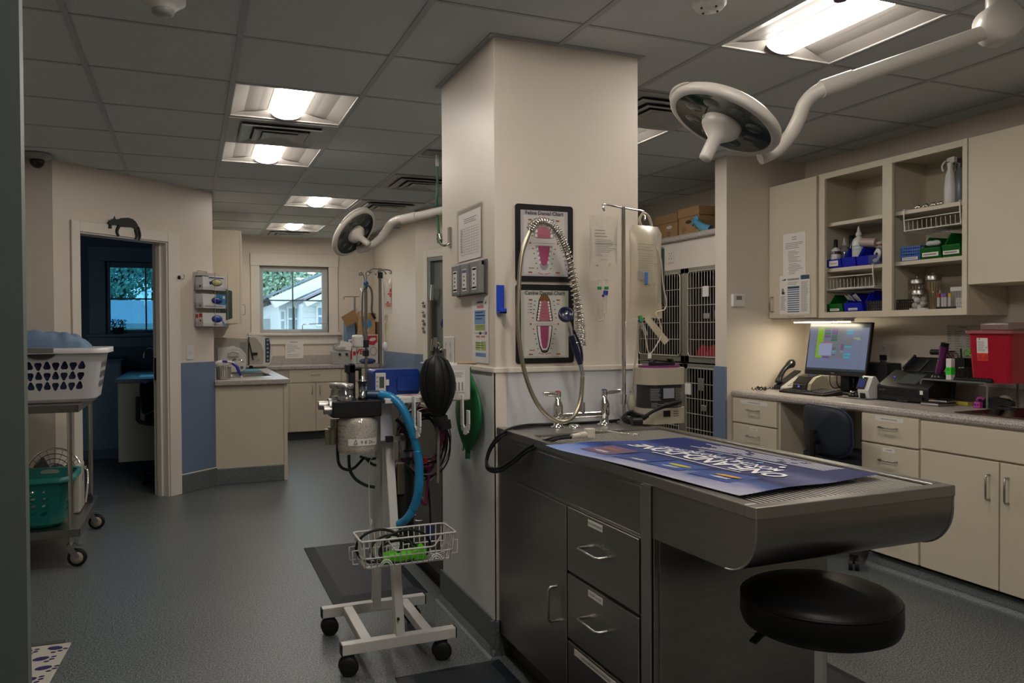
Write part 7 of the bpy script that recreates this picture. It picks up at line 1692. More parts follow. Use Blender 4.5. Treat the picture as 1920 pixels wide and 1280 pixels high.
def tri_hole(n=12,r=.4,flip=1):
    return[(r*(1+.17*math.cos(3*(a-PI/2*flip)))*math.cos(a),r*(1+.17*math.cos(3*(a-PI/2*flip)))*math.sin(a))for a in[2*PI*k/n for k in range(n)]]
def perf(m,S,u0,u1,v0,v1,nu,nv,hole,n=16):
    """perforated sheet: S(u,v) gives a point; each cell has one hole(i,j) polygon in [-.5,.5] cell units"""
    du,dv=(u1-u0)/nu,(v1-v0)/nv
    for i in range(nu):
        for j in range(nv):
            h=hole(i,j);c=(u0+du*(i+.5),v0+dv*(j+.5));q=[]
            for k in range(n):
                a=2*PI*k/n;x,y=math.cos(a),math.sin(a);s_=.5/max(abs(x),abs(y));q.append((x*s_,y*s_))
            if h is None:m.add([S(c[0]+a*du,c[1]+b*dv)for a,b in((-.5,-.5),(.5,-.5),(.5,.5),(-.5,.5))],[(0,1,2,3)],True);continue
            V=[S(c[0]+a*du,c[1]+b*dv)for a,b in q]+[S(c[0]+a*du,c[1]+b*dv)for a,b in h]
            m.add(V,[(k,(k+1)%n,n+(k+1)%n,n+k)for k in range(n)],True)
def laundry_basket(name,label,x0,x1,y0,y1,z0,z1,inset,ml,cols,hole,grip,group=None,hs=3):
    t=thing(name,label,'laundry basket',((x0+x1)/2,(y0+y1)/2,z0),group);H=z1-z0;rim=.03;hb,ht=z0+H*.22,z0+H*.78
    k8=6;loop=rrect(x0,x1,y0,y1,.07,k8)
    def ring(z):
        g_=inset*(1-(z-z0)/H)**1.0;r_=.07;return rrect(x0+g_,x1-g_,y0+g_,y1-g_,r_,k8)
    m=MB();zs=[z0,z0+.02,hb];lv=[[(x+(.02*(1 if x<(x0+x1)/2 else-1))if q==0 else x,y+(.02*(1 if y<(y0+y1)/2 else-1))if q==0 else y,z)for x,y in ring(z)]for q,z in enumerate(zs)];K=len(lv[0])
    for A,B in zip(lv,lv[1:]):m.add(A+B,[(i,(i+1)%K,K+(i+1)%K,K+i)for i in range(K)],True)
    m.add(lv[0],[tuple(reversed(range(K)))])
    A,B=[(x,y,ht)for x,y in ring(ht)],[(x,y,z1)for x,y in ring(z1)];m.add(A+B,[(i,(i+1)%K,K+(i+1)%K,K+i)for i in range(K)],True)
    # corners and perforated flats between hb and ht
    Rb,Rt=ring(hb),ring(ht)
    for i in range(K):
        j=(i+1)%K
        if(Vector(Rb[i])-Vector(Rb[j])).length<.06:m.add([(*Rb[i],hb),(*Rb[j],hb),(*Rt[j],ht),(*Rt[i],ht)],[(0,1,2,3)],True)
        else:
            a0,a1,b0,b1=Vector((*Rb[i],hb)),Vector((*Rb[j],hb)),Vector((*Rt[i],ht)),Vector((*Rt[j],ht));L=(a1-a0).length
            perf(m,lambda u,v:a0.lerp(a1,u).lerp(b0.lerp(b1,u),v),0,1,0,1,max(3,round(L/cols)),hs,hole)
    m.build('body',ml,t)
    m=MB();R1,R2=rrect(x0-.004,x1+.004,y0-.004,y1+.004,.07,k8),rrect(x0-.024,x1+.024,y0-.024,y1+.024,.08,k8);V=[(x,y,z1)for x,y in R1]+[(x,y,z1+.004)for x,y in R2]+[(x,y,z1-.026)for x,y in R2];m.add(V,[(i,(i+1)%K,K+(i+1)%K,K+i)for i in range(K)]+[(K+i,K+(i+1)%K,2*K+(i+1)%K,2*K+i)for i in range(K)],True);m.build('rim',ml,t)
    for f_ in grip:MB().fbox(f_[0],*f_[1]).build('handle_opening',f_[2],t,bev=.008)
    return t
wbx0,wbx1=-1.06,-.462
fr=frame((0,4.978,0),XA,YM)
wb=laundry_basket('laundry_basket','white laundry basket with triangular holes on top of the steel trolley',wbx0,wbx1,5.0,5.46,.908,1.215,.045,mat('basket_white',(.56,.55,.57),.35),.0385,lambda i,j:tri_hole(16,.40,1 if(i+j)%2 else-1),[(fr,(-.83,-.70,1.192,1.222,-.004,.004),mat('grip_gray',(.16,.155,.15),.5))])
m=MB();f=(Vector((0,4.990,0)),XA,ZM,YM);m.fpoly(f,[(-.765+.07*math.cos(a),1.185+.028*math.sin(a))for a in[PI+PI*k/12 for k in range(13)]],.0);m.build('handle_hole',mat('hole_dark',(.035,.033,.026),.8),wb)
cl=thing('folded_cloth','crumpled light blue cloth piled in the white laundry basket','cloth',(-.8,5.2,1.2));m=MB();NX_,NY_=34,16;V=[];random.seed(2)
for j in range(NY_+1):
    for i in range(NX_+1):
        a,b=i/NX_,j/NY_;x=-1.04+.50*a;y=5.02+.38*b;e=min(1,6*a,6*(1-a),5*b,5*(1-b));z=1.185+.130*e**.45*(1-.28*a**2)+.008*math.sin(26*a+9*b+2*math.sin(7*a))*e+.007*math.sin(17*a-23*b)*e+.004*math.sin(41*a+5*b)*e;V.append((x,y,z))
m.add(V,[(j*(NX_+1)+i,j*(NX_+1)+i+1,(j+1)*(NX_+1)+i+1,(j+1)*(NX_+1)+i)for j in range(NY_)for i in range(NX_)],True);m.build('cloth',mat('cloth_blue',(.13,.20,.32),.8,bump=.3,bscale=60),cl)
m=MB();m.box(-1.0,-.52,5.06,5.40,.935,1.18);m.build('lower_folds',mat('cloth_navy',(.03,.05,.14),.8,var=.8,vscale=9),cl,bev=.03)
tb=laundry_basket('laundry_basket','teal laundry basket on the lower shelf of the trolley',-.99,-.625,4.93,5.28,.218,.505,.05,mat('basket_teal',(.002,.145,.125),.4),.05,lambda i,j:([(.30*math.cos(a)+.12*math.sin(a),.36*math.sin(a))for a in[2*PI*k/16 for k in range(16)]]if i<3 else None),[],hs=4)
m=MB();f=(Vector((0,5.275,0)),XA,ZM,YM);m.fell(f,-.77,.485,.05,.016,.0);m.build('handle_opening',mat('handle_light',(.30,.30,.27),.6),tb)
ft=thing('desk_fan','round wire fan lying behind the teal basket on the lower shelf','fan',(-.72,5.45,.3));m=MB();c=Vector((-.78,5.50,.43));wx=Vector((.9,-.25,0)).normalized();
for r_ in(.04,.07,.10,.13,.16):m.tube(arc(c,wx,Vector((0,.25,1)).normalized(),r_,0,2*PI,32)[:-1],.0025,5,closed=True)
for k in range(20):a=2*PI*k/20;m.tube([c,c+(wx*math.cos(a)+Vector((0,.25,1)).normalized()*math.sin(a))*.16],.0016,4)
m.build('guard',mat('fan_wire',(.05,.05,.05),.4,.5),ft);m=MB();m.tube(arc(c,wx,Vector((0,.25,1)).normalized(),.163,0,2*PI,32)[:-1],.006,8,closed=True);m.build('rim',chrome_m,ft);m=MB();m.cyl(c+Vector((0,.02,0)),c+Vector((0,.12,0)),.05,16);m.build('motor',black_m,ft);m=MB();m.box(c.x-.10,c.x+.10,5.42,5.60,.218,.25);m.tube([c+Vector((0,.06,0)),(c.x,5.55,.24)],.014,8);m.build('stand',mat('fan_ivory',(.42,.40,.34),.5),ft)
m=MB()
for a in(0,2.1,4.2):m.add([c+Vector((0,.01,0)),c+(wx*math.cos(a)+ZM*math.sin(a))*.13+Vector((0,.02,0)),c+(wx*math.cos(a+.7)+ZM*math.sin(a+.7))*.13+Vector((0,-.005,0))],[(0,1,2)])
m.build('blades',mat('fan_blade',(.06,.06,.065),.3),ft)
bk=thing('ivory_box','ivory box standing beside the teal basket on the lower shelf','box',(-.6,5.4,.218));MB().box(-.66,-.622,5.32,5.56,.218,.50).build('body',mat('fan_ivory',(.42,.40,.34),.5),bk,bev=.01);m=MB();m.tube(smoothpath([(-.615,5.5,.46),(-.598,5.5,.44),(-.595,5.47,.36),(-.602,5.42,.26)],5),.006,8);m.box(-.622,-.60,5.49,5.51,.455,.475);m.build('handle',chrome_m,bk)
o=MB();
for k in range(3):o.tube([Vector((-.64+.045*math.cos(a),5.70+.07*math.sin(a)+.01*k,.222+.007*k))for a in[2*PI*q/24 for q in range(24)]],.004,6,closed=True)
o=o.build('coiled_cable',blackr_m);tag(o,'coiled black cable on the far end of the lower trolley shelf','cord')
# paw print mat on the floor
A=[AZ(134,1203,.012),AZ(85,1292,.012)];t=thing('paw_print_mat','pale mat with dark blue paw prints at the lower left corner','mat',(-.6,3.5,0));d_=(A[1]-A[0]).normalized();ex=Vector((-d_.y,d_.x,0));ex=ex if ex.x<0 else-ex
fr=(Vector((A[0].x,A[0].y,0)),ex,d_,ZM)if ex.cross(d_).z>0 else(Vector((A[0].x,A[0].y,0)),ex,d_,ZM)
MB().fbox(fr,0,.70,0,.60,.001,.012).build('mat_body',mat('mat_cream',(.46,.43,.38),.7,bump=.3,bscale=150),t,bev=.004);MB().fbox(fr,.03,.70,-.035,-.001,.001,.014).build('dark_edge',mat('mat_edge_gray',(.06,.065,.065),.6),t)
m=MB();random.seed(14)
for i in range(6):
    for j in range(6):
        u,v=.05+.11*i+.03*(j%2),.05+.10*j;ro=random.uniform(-.5,.5);m.fell(fr,u,v,.030,.020,.0128,12,ro)
        for k in range(3):a=ro+2.0+.55*k;m.fell(fr,u+.045*math.cos(a),v+.045*math.sin(a),.011,.008,.0128,8,ro)
m.build('paw_prints',mat('paw_navy',(.012,.012,.10),.6),t,kind='stuff')
# ================================================================ ON THE ANGLED WALL
AW=lambda u,v,n=0:FA[0]+DU*u+ZM*v+DN*n
# cat silhouette on the door casing
t=thing('cat_silhouette','black cat silhouette draped over the door casing','decoration',AW(.56,2.06,.02));bk_=mat('silhouette_black',(.008,.010,.009),.6)
fs_=(AW(0,0,.021),DU,ZM,DN)
def WP(px,py,off=.021):
    d=ray(px,py);q=Vector((0,0,HC));o_=FA[0]+DN*off;return q+d*((o_-q).dot(DN)/d.dot(DN))
def wuv(px,py):q=WP(px,py)-FA[0];return(q.dot(DU),q.z)
K4=lambda L:[wuv(x/4,380+y/4)for x,y in L]
cat=K4([(812,158),(818,138),(835,122),(846,124),(856,101),(864,122),(884,124),(905,114),(960,112),(992,122),(1018,145),(1036,180),(1044,215),(1022,214),(1000,190),(985,184),(905,180),(884,172),(860,164),(838,168),(828,164),(818,166)])
m=MB();m.prism(cat[::-1],fs_,0,.006);m.build('body',bk_,t)
def limb(nm,L,r):m=MB();m.tube(smoothpath([WP(x/4,380+y/4,.024)for x,y in L],4),[r[0]+(r[1]-r[0])*k/(4*(len(L)-1))for k in range(4*(len(L)-1)+1)],8);m.build(nm,bk_,t)
limb('front_leg',[(893,172),(880,200),(878,225),(890,250)],(.013,.009));limb('hind_leg',[(1018,200),(1024,230),(1026,255),(1016,270)],(.015,.008));limb('tail',[(1034,185),(1044,215),(1050,250),(1042,282)],(.012,.007));limb('hanging_paw',[(828,162),(826,178),(826,192)],(.010,.012))
m=MB()
for k in range(3):m.tube([WP(208,416+k*1.5,.026),WP(202,412+k*3,.026)],.0012,4)
m.build('whiskers',bk_,t,kind='stuff')
# hook by the door
t=thing('wall_hook','small black hook on the wall right of the doorway','hook',AW(1.06,1.742,0));m=MB();m.lathe([(.016,0),(.016,.006),(.01,.012),(0,.013)],AW(1.045,1.742,.018),16,axis=DN);m.build('plate',black_m,t);m=MB();m.tube(smoothpath([AW(1.048,1.742,.025),AW(1.06,1.730,.035),AW(1.075,1.735,.04),AW(1.078,1.755,.04),AW(1.070,1.765,.04)],5),.003,7);m.build('hook',dullsteel_m,t)
wall_plate('wall_switch',FA,1.165,1.14,.075,.12,'white light switch on the wall above the slate blue panel',kind='switch',cat='switch')
# glove dispenser
gr=thing('glove_rack','clear wire rack on the wall holding three glove boxes','rack',AW(1.33,1.57,0));cp=glassy('rack_clear',(.97,.97,.97),.06,.1)
for v0 in(1.345,1.495,1.645):m=MB();m.fbox(FA,1.21,1.485,v0,v0+.004,.002,.10);m.fbox(FA,1.21,1.214,v0,v0+.05,.002,.10);m.fbox(FA,1.481,1.485,v0,v0+.05,.002,.10);m.fbox(FA,1.21,1.485,v0,v0+.03,.098,.101);m.build('tray',cp,gr)
m=MB();m.fbox(FA,1.20,1.495,1.34,1.80,.001,.003);m.build('back_plate',cp,gr);m=MB();m.tube([AW(1.24,1.785,.004),AW(1.24,1.81,.012),AW(1.34,1.81,.012),AW(1.34,1.785,.004)],.003,6);m.tube([AW(1.34,1.80,.102),AW(1.34,1.35,.102)],.0025,6);m.tube([AW(1.48,1.80,.102),AW(1.48,1.35,.102)],.0025,6);m.build('wire',dullsteel_m,gr)
gw=mat('glove_box_white',(.62,.61,.62),.5)
for k,(v0,h,tn,lab,gc,sc_)in enumerate(((1.65,.118,0,'top glove box with green edge and yellow gloves showing',mat('glove_yellow',(.52,.46,.22),.6),'green'),(1.50,.118,0,'middle glove box with blue panel and blue gloves showing',mat('glove_blue',(.01,.025,.24),.5),'blue'),(1.35,.112,.10,'bottom glove box, tilted, with red print and blue gloves',mat('glove_royal',(.012,.05,.30),.5),'red'))):
    b=thing('glove_box',lab,'glove box',AW(1.34,v0,.05),'glove boxes in the wall rack')
    MB().fbox(FA,1.222,1.472,v0,v0+h,.006,.088).build('carton',gw,b,bev=.002);ff=(FA[0]+DN*.0885,FA[1],FA[2],FA[3]);m=MB();m.fell(ff,1.372,v0+h*.55,.060,.030,.0008,18);m.build('opening',mat('hole_dark',(.035,.033,.026),.8),b)
    m=MB();c=AW(1.372,v0+h*.55,.085);m.ball(c,1,14,8);m.v=[c+DU*((v-c).x*.055)+ZM*((v-c).z*.026)+DN*((v-c).y*.018*(1+.5*math.sin(9*(v-c).x)))for v in m.v];m.build('glove_tuft',gc,b)
    m=MB();side=(AW(1.2215,0,0),DN*-1,ZM,DU*-1)
    if sc_=='green':m.mk(0);m.fq(ff,1.225,1.285,v0+h-.008,v0+h,.0008);m.fq((side[0],DN,ZM,DU*-1),.008,.086,v0+h-.012,v0+h,.0008);m.mk(1);m.fell(ff,1.305,v0+h*.5,.014,.014,.0008);m.fell((side[0],DN,ZM,DU*-1),.06,v0+.03,.011,.011,.0008);blines(m,ff,1.285,1.45,v0+h-.008,v0+h-.022,1,.6,.95)
    elif sc_=='blue':m.mk(2);m.fpoly(ff,[(1.36,v0+h),(1.47,v0+h),(1.47,v0+.03),(1.385,v0+.03)],.0006);m.mk(3);m.fell(ff,1.45,v0+h*.8,.013,.013,.001);m.mk(1);m.fell((side[0],DN,ZM,DU*-1),.06,v0+.02,.009,.009,.0008);blines(m,ff,1.24,1.45,v0+.022,v0+.012,1,.4,.9)
    else:m.mk(4);m.fq((side[0],DN,ZM,DU*-1),.01,.035,v0+.07,v0+.10,.0008);m.fq((side[0],DN,ZM,DU*-1),.045,.08,v0+.075,v0+.105,.0008);m.fq((side[0],DN,ZM,DU*-1),.05,.07,v0+.04,v0+.058,.0008);m.mk(5);m.fpoly(ff,[(1.42,v0+h*.6),(1.47,v0+h*.1),(1.47,v0+h*.02),(1.435,v0+h*.02)],.0008);m.mk(1);blines(m,ff,1.33,1.40,v0+.02,v0+.008,2,.4,.9)
    m.build('print',[mat('box_green',(.02,.16,.10),.5),mat('box_navy',(.02,.025,.16),.5),mat('box_blue',(.03,.20,.40),.5),paper_m,mat('box_red',(.45,.03,.03),.5),mat('box_sky',(.12,.22,.55),.5)],b)
    if sc_=='red':b.rotation_euler=(0,0,0)
# ================================================================ DARK SIDE ROOM
nc=mat('side_counter',(.10,.13,.17),.3);t=thing('side_room_desk','counter with beige end panel inside the dark side room','desk',(-.2,8,0));q=AY(222,705,7.9)
MB().box(-.62,.026,7.75,9.6,.85,.885).build('top',nc,t,bev=.004);MB().box(-.60,-.0,7.78,7.80,.14,.848).build('end_panel',mat('side_beige',(.28,.27,.21),.5),t);MB().box(-.05,.02,7.80,9.6,.14,.85).build('back_panel',navyt_m,t)
m=MB();m.box(-.44,-.1,7.95,8.4,.886,.889);m.build('sink_rim',dullsteel_m,t)
t=thing('side_room_faucet','dark gooseneck faucet inside the side room','faucet',(-.12,8.2,.89));m=MB();q=AY(287,662,8.3);m.tube(smoothpath([(q.x+.03,8.3,.889),(q.x+.03,8.3,1.05),(q.x+.02,8.28,1.12),(q.x-.03,8.25,1.14),(q.x-.07,8.22,1.11),(q.x-.075,8.22,1.06)],5),.012,10);m.build('spout',dullsteel_m,t)
task_chair('desk_chair','black desk chair inside the dark side room',(-.16,7.50,0),math.radians(-8),satin_m,satin_m)
t=thing('potted_plant','small dark bushy plant on the sill of the side room window','plant',(-.84,9.66,1.286));q=AY(218,622,9.64);random.seed(6);m=MB();m.lathe([(.05,0),(.06,.06),(.065,.07),(0,.07)],(q.x+.02,9.655,1.286),16);m.build('pot',mat('pot_dark',(.02,.02,.02),.6),t);m=MB();lf=[]
for k in range(260):
    a=random.uniform(0,2*PI);zz=random.random();r_=.085*math.sqrt(random.random());c=Vector((q.x+.02+r_*math.cos(a),9.645+.6*r_*math.sin(a),1.30+.14*zz));d=Vector((random.uniform(-1,1),random.uniform(-1,1),random.uniform(-.3,1))).normalized();e=d.orthogonal().normalized();L=.022;m.add([c,c+d*L*.5+e*L*.3,c+d*L,c+d*L*.5-e*L*.3],[(0,1,2,3)])
m.build('foliage',mat('leaf_dark',(.012,.035,.02),.7),t,kind='stuff')
t=thing('side_room_panel','dark low cabinet left of the desk in the side room','cabinet',(-.7,9.2,0));MB().box(-1.15,-.66,9.0,9.66,0,1.02).build('body',navy_m,t,bev=.004);MB().box(-1.14,-.67,8.985,9.0,.1,.99).build('door',navyt_m,t,bev=.003)
# ================================================================ BACK ROOM: COUNTERS
t=thing('base_cabinet','cream end cabinet of the left counter with slate cove base','cabinet',(.5,8,0),'cream cabinets in the back');MB().box(.192,.775,7.10,9.56,.135,.848).build('body',cream_m,t,bev=.002);MB().box(.192,.755,7.082,7.10,.135,.848).build('end_panel',cream_m,t,bev=.001);MB().box(.756,.786,7.07,9.5,.0,.848).build('filler_strip',cream_m,t,bev=.002)
MB().box(.192,.755,7.064,7.10,0,.135).build('cove_base',cove_m,t,bev=.004)
t=thing('countertop','gray speckled counter with a sink along the back left wall','countertop',(.5,8,.85),);m=MB();s0,s1,sy0,sy1=.33,.70,7.42,7.98
for q in((.192,s0,7.04,10.10),(s1,.80,7.04,10.10),(s0,s1,7.04,sy0),(s0,s1,sy1,10.10)):m.box(*q,.849,.89)
m.build('slab',counter_m,t);MB().box(.192,.81,7.03,7.041,.849,.89).build('front_edge',counter_m,t,bev=.004);MB().box(.192,.205,7.1,10.1,.89,.99).build('backsplash',counter_m,t,bev=.003)
t=thing('back_sink','steel sink set in the back left counter','sink',(.5,7.7,.89));m=MB();R1,R2,R3=rrect(s0-.015,s1+.015,sy0-.015,sy1+.015,.04),rrect(s0+.012,s1-.012,sy0+.012,sy1-.012,.05),rrect(s0+.03,s1-.03,sy0+.03,sy1-.03,.05);k=len(R1);V=[(x,y,.8915)for x,y in R1]+[(x,y,.897)for x,y in R2]+[(x,y,.76)for x,y in R3];m.add(V,[(i,(i+1)%k,k+(i+1)%k,k+i)for i in range(k)]+[(k+i,k+(i+1)%k,2*k+(i+1)%k,2*k+i)for i in range(k)]+[tuple(range(2*k,3*k))],True);m.build('basin',steel2_m,t)
m=MB();m.tube(smoothpath([(.28,7.72,.89),(.28,7.72,.96),(.30,7.70,.985),(.40,7.66,1.03),(.44,7.65,1.035),(.455,7.65,1.02)],5),.012,10);m.lathe([(.03,0),(.03,.01),(.02,.04),(0,.05)],(.28,7.72,.89),16);m.build('faucet',chrome_m,t)
FK=frame((0,9.57,0),XA,YM)
t=thing('base_cabinet','cream base cabinets with drawers along the back window wall','cabinet',(1.5,9.8,0),'cream cabinets in the back');MB().box(.80,2.225,9.57,10.1,.10,.848).build('body',cream_m,t);MB().box(.80,2.225,9.62,10.1,0,.10).build('toe_kick',toe_m,t)
def kpart(nm,x0,x1,z0,z1,hx,hz,vert):
    d=MB().fbox(FK,x0+.002,x1-.002,z0+.002,z1-.002,0,.018).build(nm,cream_m,t,bev=.002);h=MB();pull(h,(FK[0]+YM*.018,*FK[1:]),hx,hz,.10,vert);h.build('handle',dullsteel_m,d)
for x0,x1 in((1.085,1.70),(1.705,2.22)):kpart('drawer',x0,x1,.69,.845,(x0+x1)/2,.785,False)
for x0,x1,hx in((1.085,1.392,1.35),(1.396,1.70,1.44),(1.705,1.96,1.92),(1.964,2.22,2.0)):kpart('door',x0,x1,.105,.685,hx,.60,True)
t=thing('countertop','gray speckled counter under the back window','countertop',(1.5,9.8,.85));m=MB();m.box(.802,2.236,9.54,10.1,.85,.892);m.build('slab',counter_m,t,bev=.006);MB().box(.802,2.236,10.095,10.118,.892,1.0).build('backsplash',counter_m,t,bev=.003)
FBP=frame((0,10.118,0),XA,YM);o=notice('instruction_sheet',FBP,1.105,1.325,.965,1.18,'white instruction sheet taped under the back window',n0=.022);m=MB();f=(FBP[0]+YM*.0235,*FBP[1:]);blines(m,f,1.16,1.26,1.175,1.16,1,.6,.9);blines(m,f,1.12,1.30,1.145,1.03,7,.25,.3);blines(m,f,1.12,1.30,1.02,.98,3,.25,.7);m.build('print',grayink_m,o)
# wall cabinet + towel dispenser
t=thing('wall_cabinet','tall cream wall cabinet left of the back window','cabinet',(.35,9,1.4),'cream wall cabinets');MB().box(.192,.455,8.0,10.1,1.385,2.285).build('body',cream_m,t);
for y0,y1 in((8.0,8.52),(8.525,9.05),(9.055,9.58)):d=MB().box(.456,.476,y0+.002,y1-.002,1.39,2.28).build('door',cream_m,t,bev=.002);h=MB();pull(h,(Vector((.476,0,0)),Vector((0,1,0)),ZM,XA),y0+.06,1.52,.1,True);h.build('handle',dullsteel_m,d)
m=MB();m.box(.192,.25,8.02,8.05,1.26,1.385);m.build('light_cord',whitep_m,t)if False else None
t=thing('towel_dispenser','dark green paper towel dispenser behind the wall corner','dispenser',(.28,7.4,1.5));a,b=AY(434,547,7.4),AY(434,597,7.4);m=MB();m.prism([(.192,b.z),(.192,a.z+.03),(.26,a.z+.03),(a.x,a.z),(a.x,b.z),(.26,b.z-.03)],(Vector((0,7.28,0)),XA,ZM,YM),-.30,0);m.build('body',mat('dispenser_green',(.022,.045,.038),.3),t,bev=.006)
# autoclaves
au=mat('autoclave_beige',(.42,.39,.33),.4);aud=mat('autoclave_gray',(.55,.54,.51),.35)
t=thing('large_autoclave','large beige tabletop autoclave with curved door at the counter corner','autoclave',(.55,9.2,.89));yA=9.15;za,zb=1.245,.925;xa=AY(466,650,yA).x;xb=AY(510,650,yA).x
MB().box(.25,xa,yA,yA+.45,zb,za-.01).build('body',au,t,bev=.008)
prof=[(xa,zb),(xb-.05,zb),(xb-.02,zb+.02),(xb,zb+.10),(xb-.005,za-.12),(xb-.03,za-.01),(xb-.10,za+.005),(xa,za+.005)]
m=MB();m.prism(prof,(Vector((0,yA-.02,0)),XA,ZM,YM),-.48,0);m.build('door_shell',mat('autoclave_white',(.70,.69,.67),.3),t,bev=.012)
fA=(Vector((0,yA-.021,0)),XA,ZM,YM);m=MB();m.fpoly(fA,[(xa,zb+.01),(xb-.10,zb+.01),(xb-.09,zb+.15),(xb-.12,zb+.24),(xa+.07,za-.005),(xa,za-.005)],.002);m.build('door_panel',au,t);m=MB();m.fpoly(fA,[(xb-.075,zb+.03),(xb-.03,zb+.03),(xb-.02,za-.10),(xb-.035,za-.015),(xb-.075,za-.015)],.004);m.build('control_strip',mat('strip_navy',(.02,.035,.065),.3),t)
m=MB();
for k in range(6):m.fell(fA,xb-.05,za-.04-.045*k,.012,.012,.006,8)
m.build('buttons',mat('button_pale',(.35,.40,.45),.4),t);m=MB();m.fbox(fA,xa-.004,xa+.006,zb+.0,za,.0,.008);m.bar(Vector((xa+.005,yA-.03,za-.06)),Vector((xa+.045,yA-.05,zb+.06)),.014,.01,(0,1,0));m.fbox(fA,xa+.025,xa+.09,zb+.115,zb+.145,.01,.05);m.build('latch',black_m,t,bev=.003);m=MB();m.fell(fA,xa+.10,zb+.06,.014,.014,.006,12);m.fq(fA,xa-.09,xa-.025,zb+.12,zb+.26,-.0204);m.build('label_print',mat('print_lightgray',(.26,.26,.26),.6),t)
m=MB();m.cyl((xa+.03,yA+.05,.893),(xa+.03,yA+.05,zb),.02,10);m.cyl((.35,yA+.05,.893),(.35,yA+.05,zb),.02,10);m.build('feet',blackr_m,t)
t=thing('small_autoclave','small beige rounded autoclave in front of the large one','autoclave',(.42,8.45,.89));yB=8.35;x0,x1=AY(408,670,yB).x,AY(462,670,yB).x;z1=AY(430,652,yB).z
m=MB();m.prism([(x0,.895),(x1-.05,.895),(x1-.012,.92),(x1,.97),(x1-.008,z1-.06),(x1-.05,z1-.01),(x1-.09,z1),(x0,z1)],(Vector((0,yB,0)),XA,ZM,YM),-.4,0);m.build('body',aud,t,bev=.014);fB=(Vector((0,yB-.001,0)),XA,ZM,YM);m=MB();m.fbox(fB,x0+.10,x0+.20,z1-.09,z1-.05,0,.02);m.tube([Vector((x0+.10,yB-.03,z1-.06)),Vector((x0+.14,yB-.03,z1-.035)),Vector((x0+.20,yB-.03,z1-.05))],.006,6);m.build('handle',dullsteel_m,t,bev=.004);m=MB();m.fell(fB,x0+.16,z1-.13,.022,.022,.003);m.fell(fB,x1-.045,.94,.016,.016,.003);m.fell(fB,x0+.15,z1-.02,.004,.004,.002,8);m.build('dials',mat('dial_gray',(.12,.12,.12),.4),t);m=MB();m.box(x0+.12,x0+.17,yB+.06,yB+.12,z1,z1+.015);m.build('top_cap',aud,t)
t=thing('steel_bucket','ribbed steel container at the counter edge by the sink','container',(.27,7.22,.89));q0,q1=AY(405,695,7.2).x,AY(433,695,7.2).x;cb=Vector(((q0+q1)/2,7.2,.892));rb_=(q1-q0)/2;m=MB();m.lathe([(rb_*.9,0),(rb_*.93,.004),(rb_,.12),(rb_*1.04,.123),(rb_*.97,.12)],cb,28);m.build('body',chrome_m,t)
m=MB()
for k in range(24):a=2*PI*k/24;m.cyl(cb+Vector((rb_*.92*math.cos(a),rb_*.92*math.sin(a),.01)),cb+Vector((rb_*.99*math.cos(a),rb_*.99*math.sin(a),.11)),.0035,6)
m.build('ribs',dullsteel_m,t)
t=thing('scrub_brush','white and blue handled scrub brush lying over the steel container','brush',cb+Vector((0,0,.14)));m=MB();m.ball(cb+Vector((-.02,-.01,.14)),(.05,.035,.026),14,8);m.tube(smoothpath([cb+Vector((0,-.02,.15)),cb+Vector((.05,-.03,.15)),cb+Vector((.085,-.04,.135))],5),.011,8);m.build('head',lb_m,t);m=MB();m.tube(smoothpath([cb+Vector((.07,-.04,.14)),cb+Vector((.105,-.05,.11)),cb+Vector((.125,-.055,.06)),cb+Vector((.14,-.055,.03))],5),[.012]*5+[.014]*6+[.010]*5,8);m.tube([cb+Vector((-.01,-.04,.158)),cb+Vector((.03,-.045,.156))],.009,8);m.build('handle',mat('brush_blue',(.012,.02,.30),.4),t);m=MB();m.tube([cb+Vector((.138,-.055,.034)),cb+Vector((.15,-.056,.006))],.009,8);m.build('tip',lb_m,t)
t=thing('dish_mat','black mat with blue towel behind the back sink','mat',(.5,8.1,.89));MB().box(.34,.68,8.02,8.30,.8905,.898).build('mat_body',black_m,t);
o=MB().box(.46,.68,8.34,8.80,.8905,.902).build('blue_towel',mat('towel_blue',(.06,.22,.32),.8),bev=.004);BASE[o.name]=Vector();tag(o,'light blue folded towel on the counter between sink and autoclave','towel')
# power supply, boxes, pumps on the back counter right
t=thing('power_supply','small gray control box with two black dials on the back counter','device',(1.77,9.75,.893));a,b=AY(624,659,9.7),AY(656,677,9.7);MB().box(a.x,b.x,9.68,9.90,.894,a.z).build('case',mat('device_gray',(.34,.34,.32),.4),t,bev=.005);f=(Vector((0,9.68,0)),XA,ZM,YM);m=MB();
for px in(637,650):q=AY(px,664,9.68);m.lathe([(.017,0),(.014,.014),(0,.015)],(q.x,9.68,q.z),14,axis=YM)
m.build('dials',black_m,t);m=MB();m.fq(f,a.x+.01,a.x+.05,a.z-.025,a.z-.018,.001);m.build('print',grayink_m,t)
t=thing('plastic_bag','crumpled clear bag lying on the gray control box','bag',(1.75,9.8,a.z));q=AY(640,650,9.78);m=MB();m.ball((q.x,9.78,a.z+.045),(.11,.08,.05),12,8);random.seed(8);m.v=[Vector((v.x+random.uniform(-.012,.012),v.y,max(a.z+.001,v.z+random.uniform(-.01,.01))))for v in m.v];m.build('film',glassy('clear_plastic',(.9,.9,.9),.15,.1,'#c8c8c8',.25),t)
o=MB();q=AY(650,648,9.72);o.bar((q.x-.08,9.72,q.z+.015),(q.x+.06,9.72,q.z-.015),.10,.02,(0,1,0));o=o.build('white_pad',paper_m);tag(o,'white pad leaning on the bag above the gray control box','pad');BASE[o.name]=Vector()
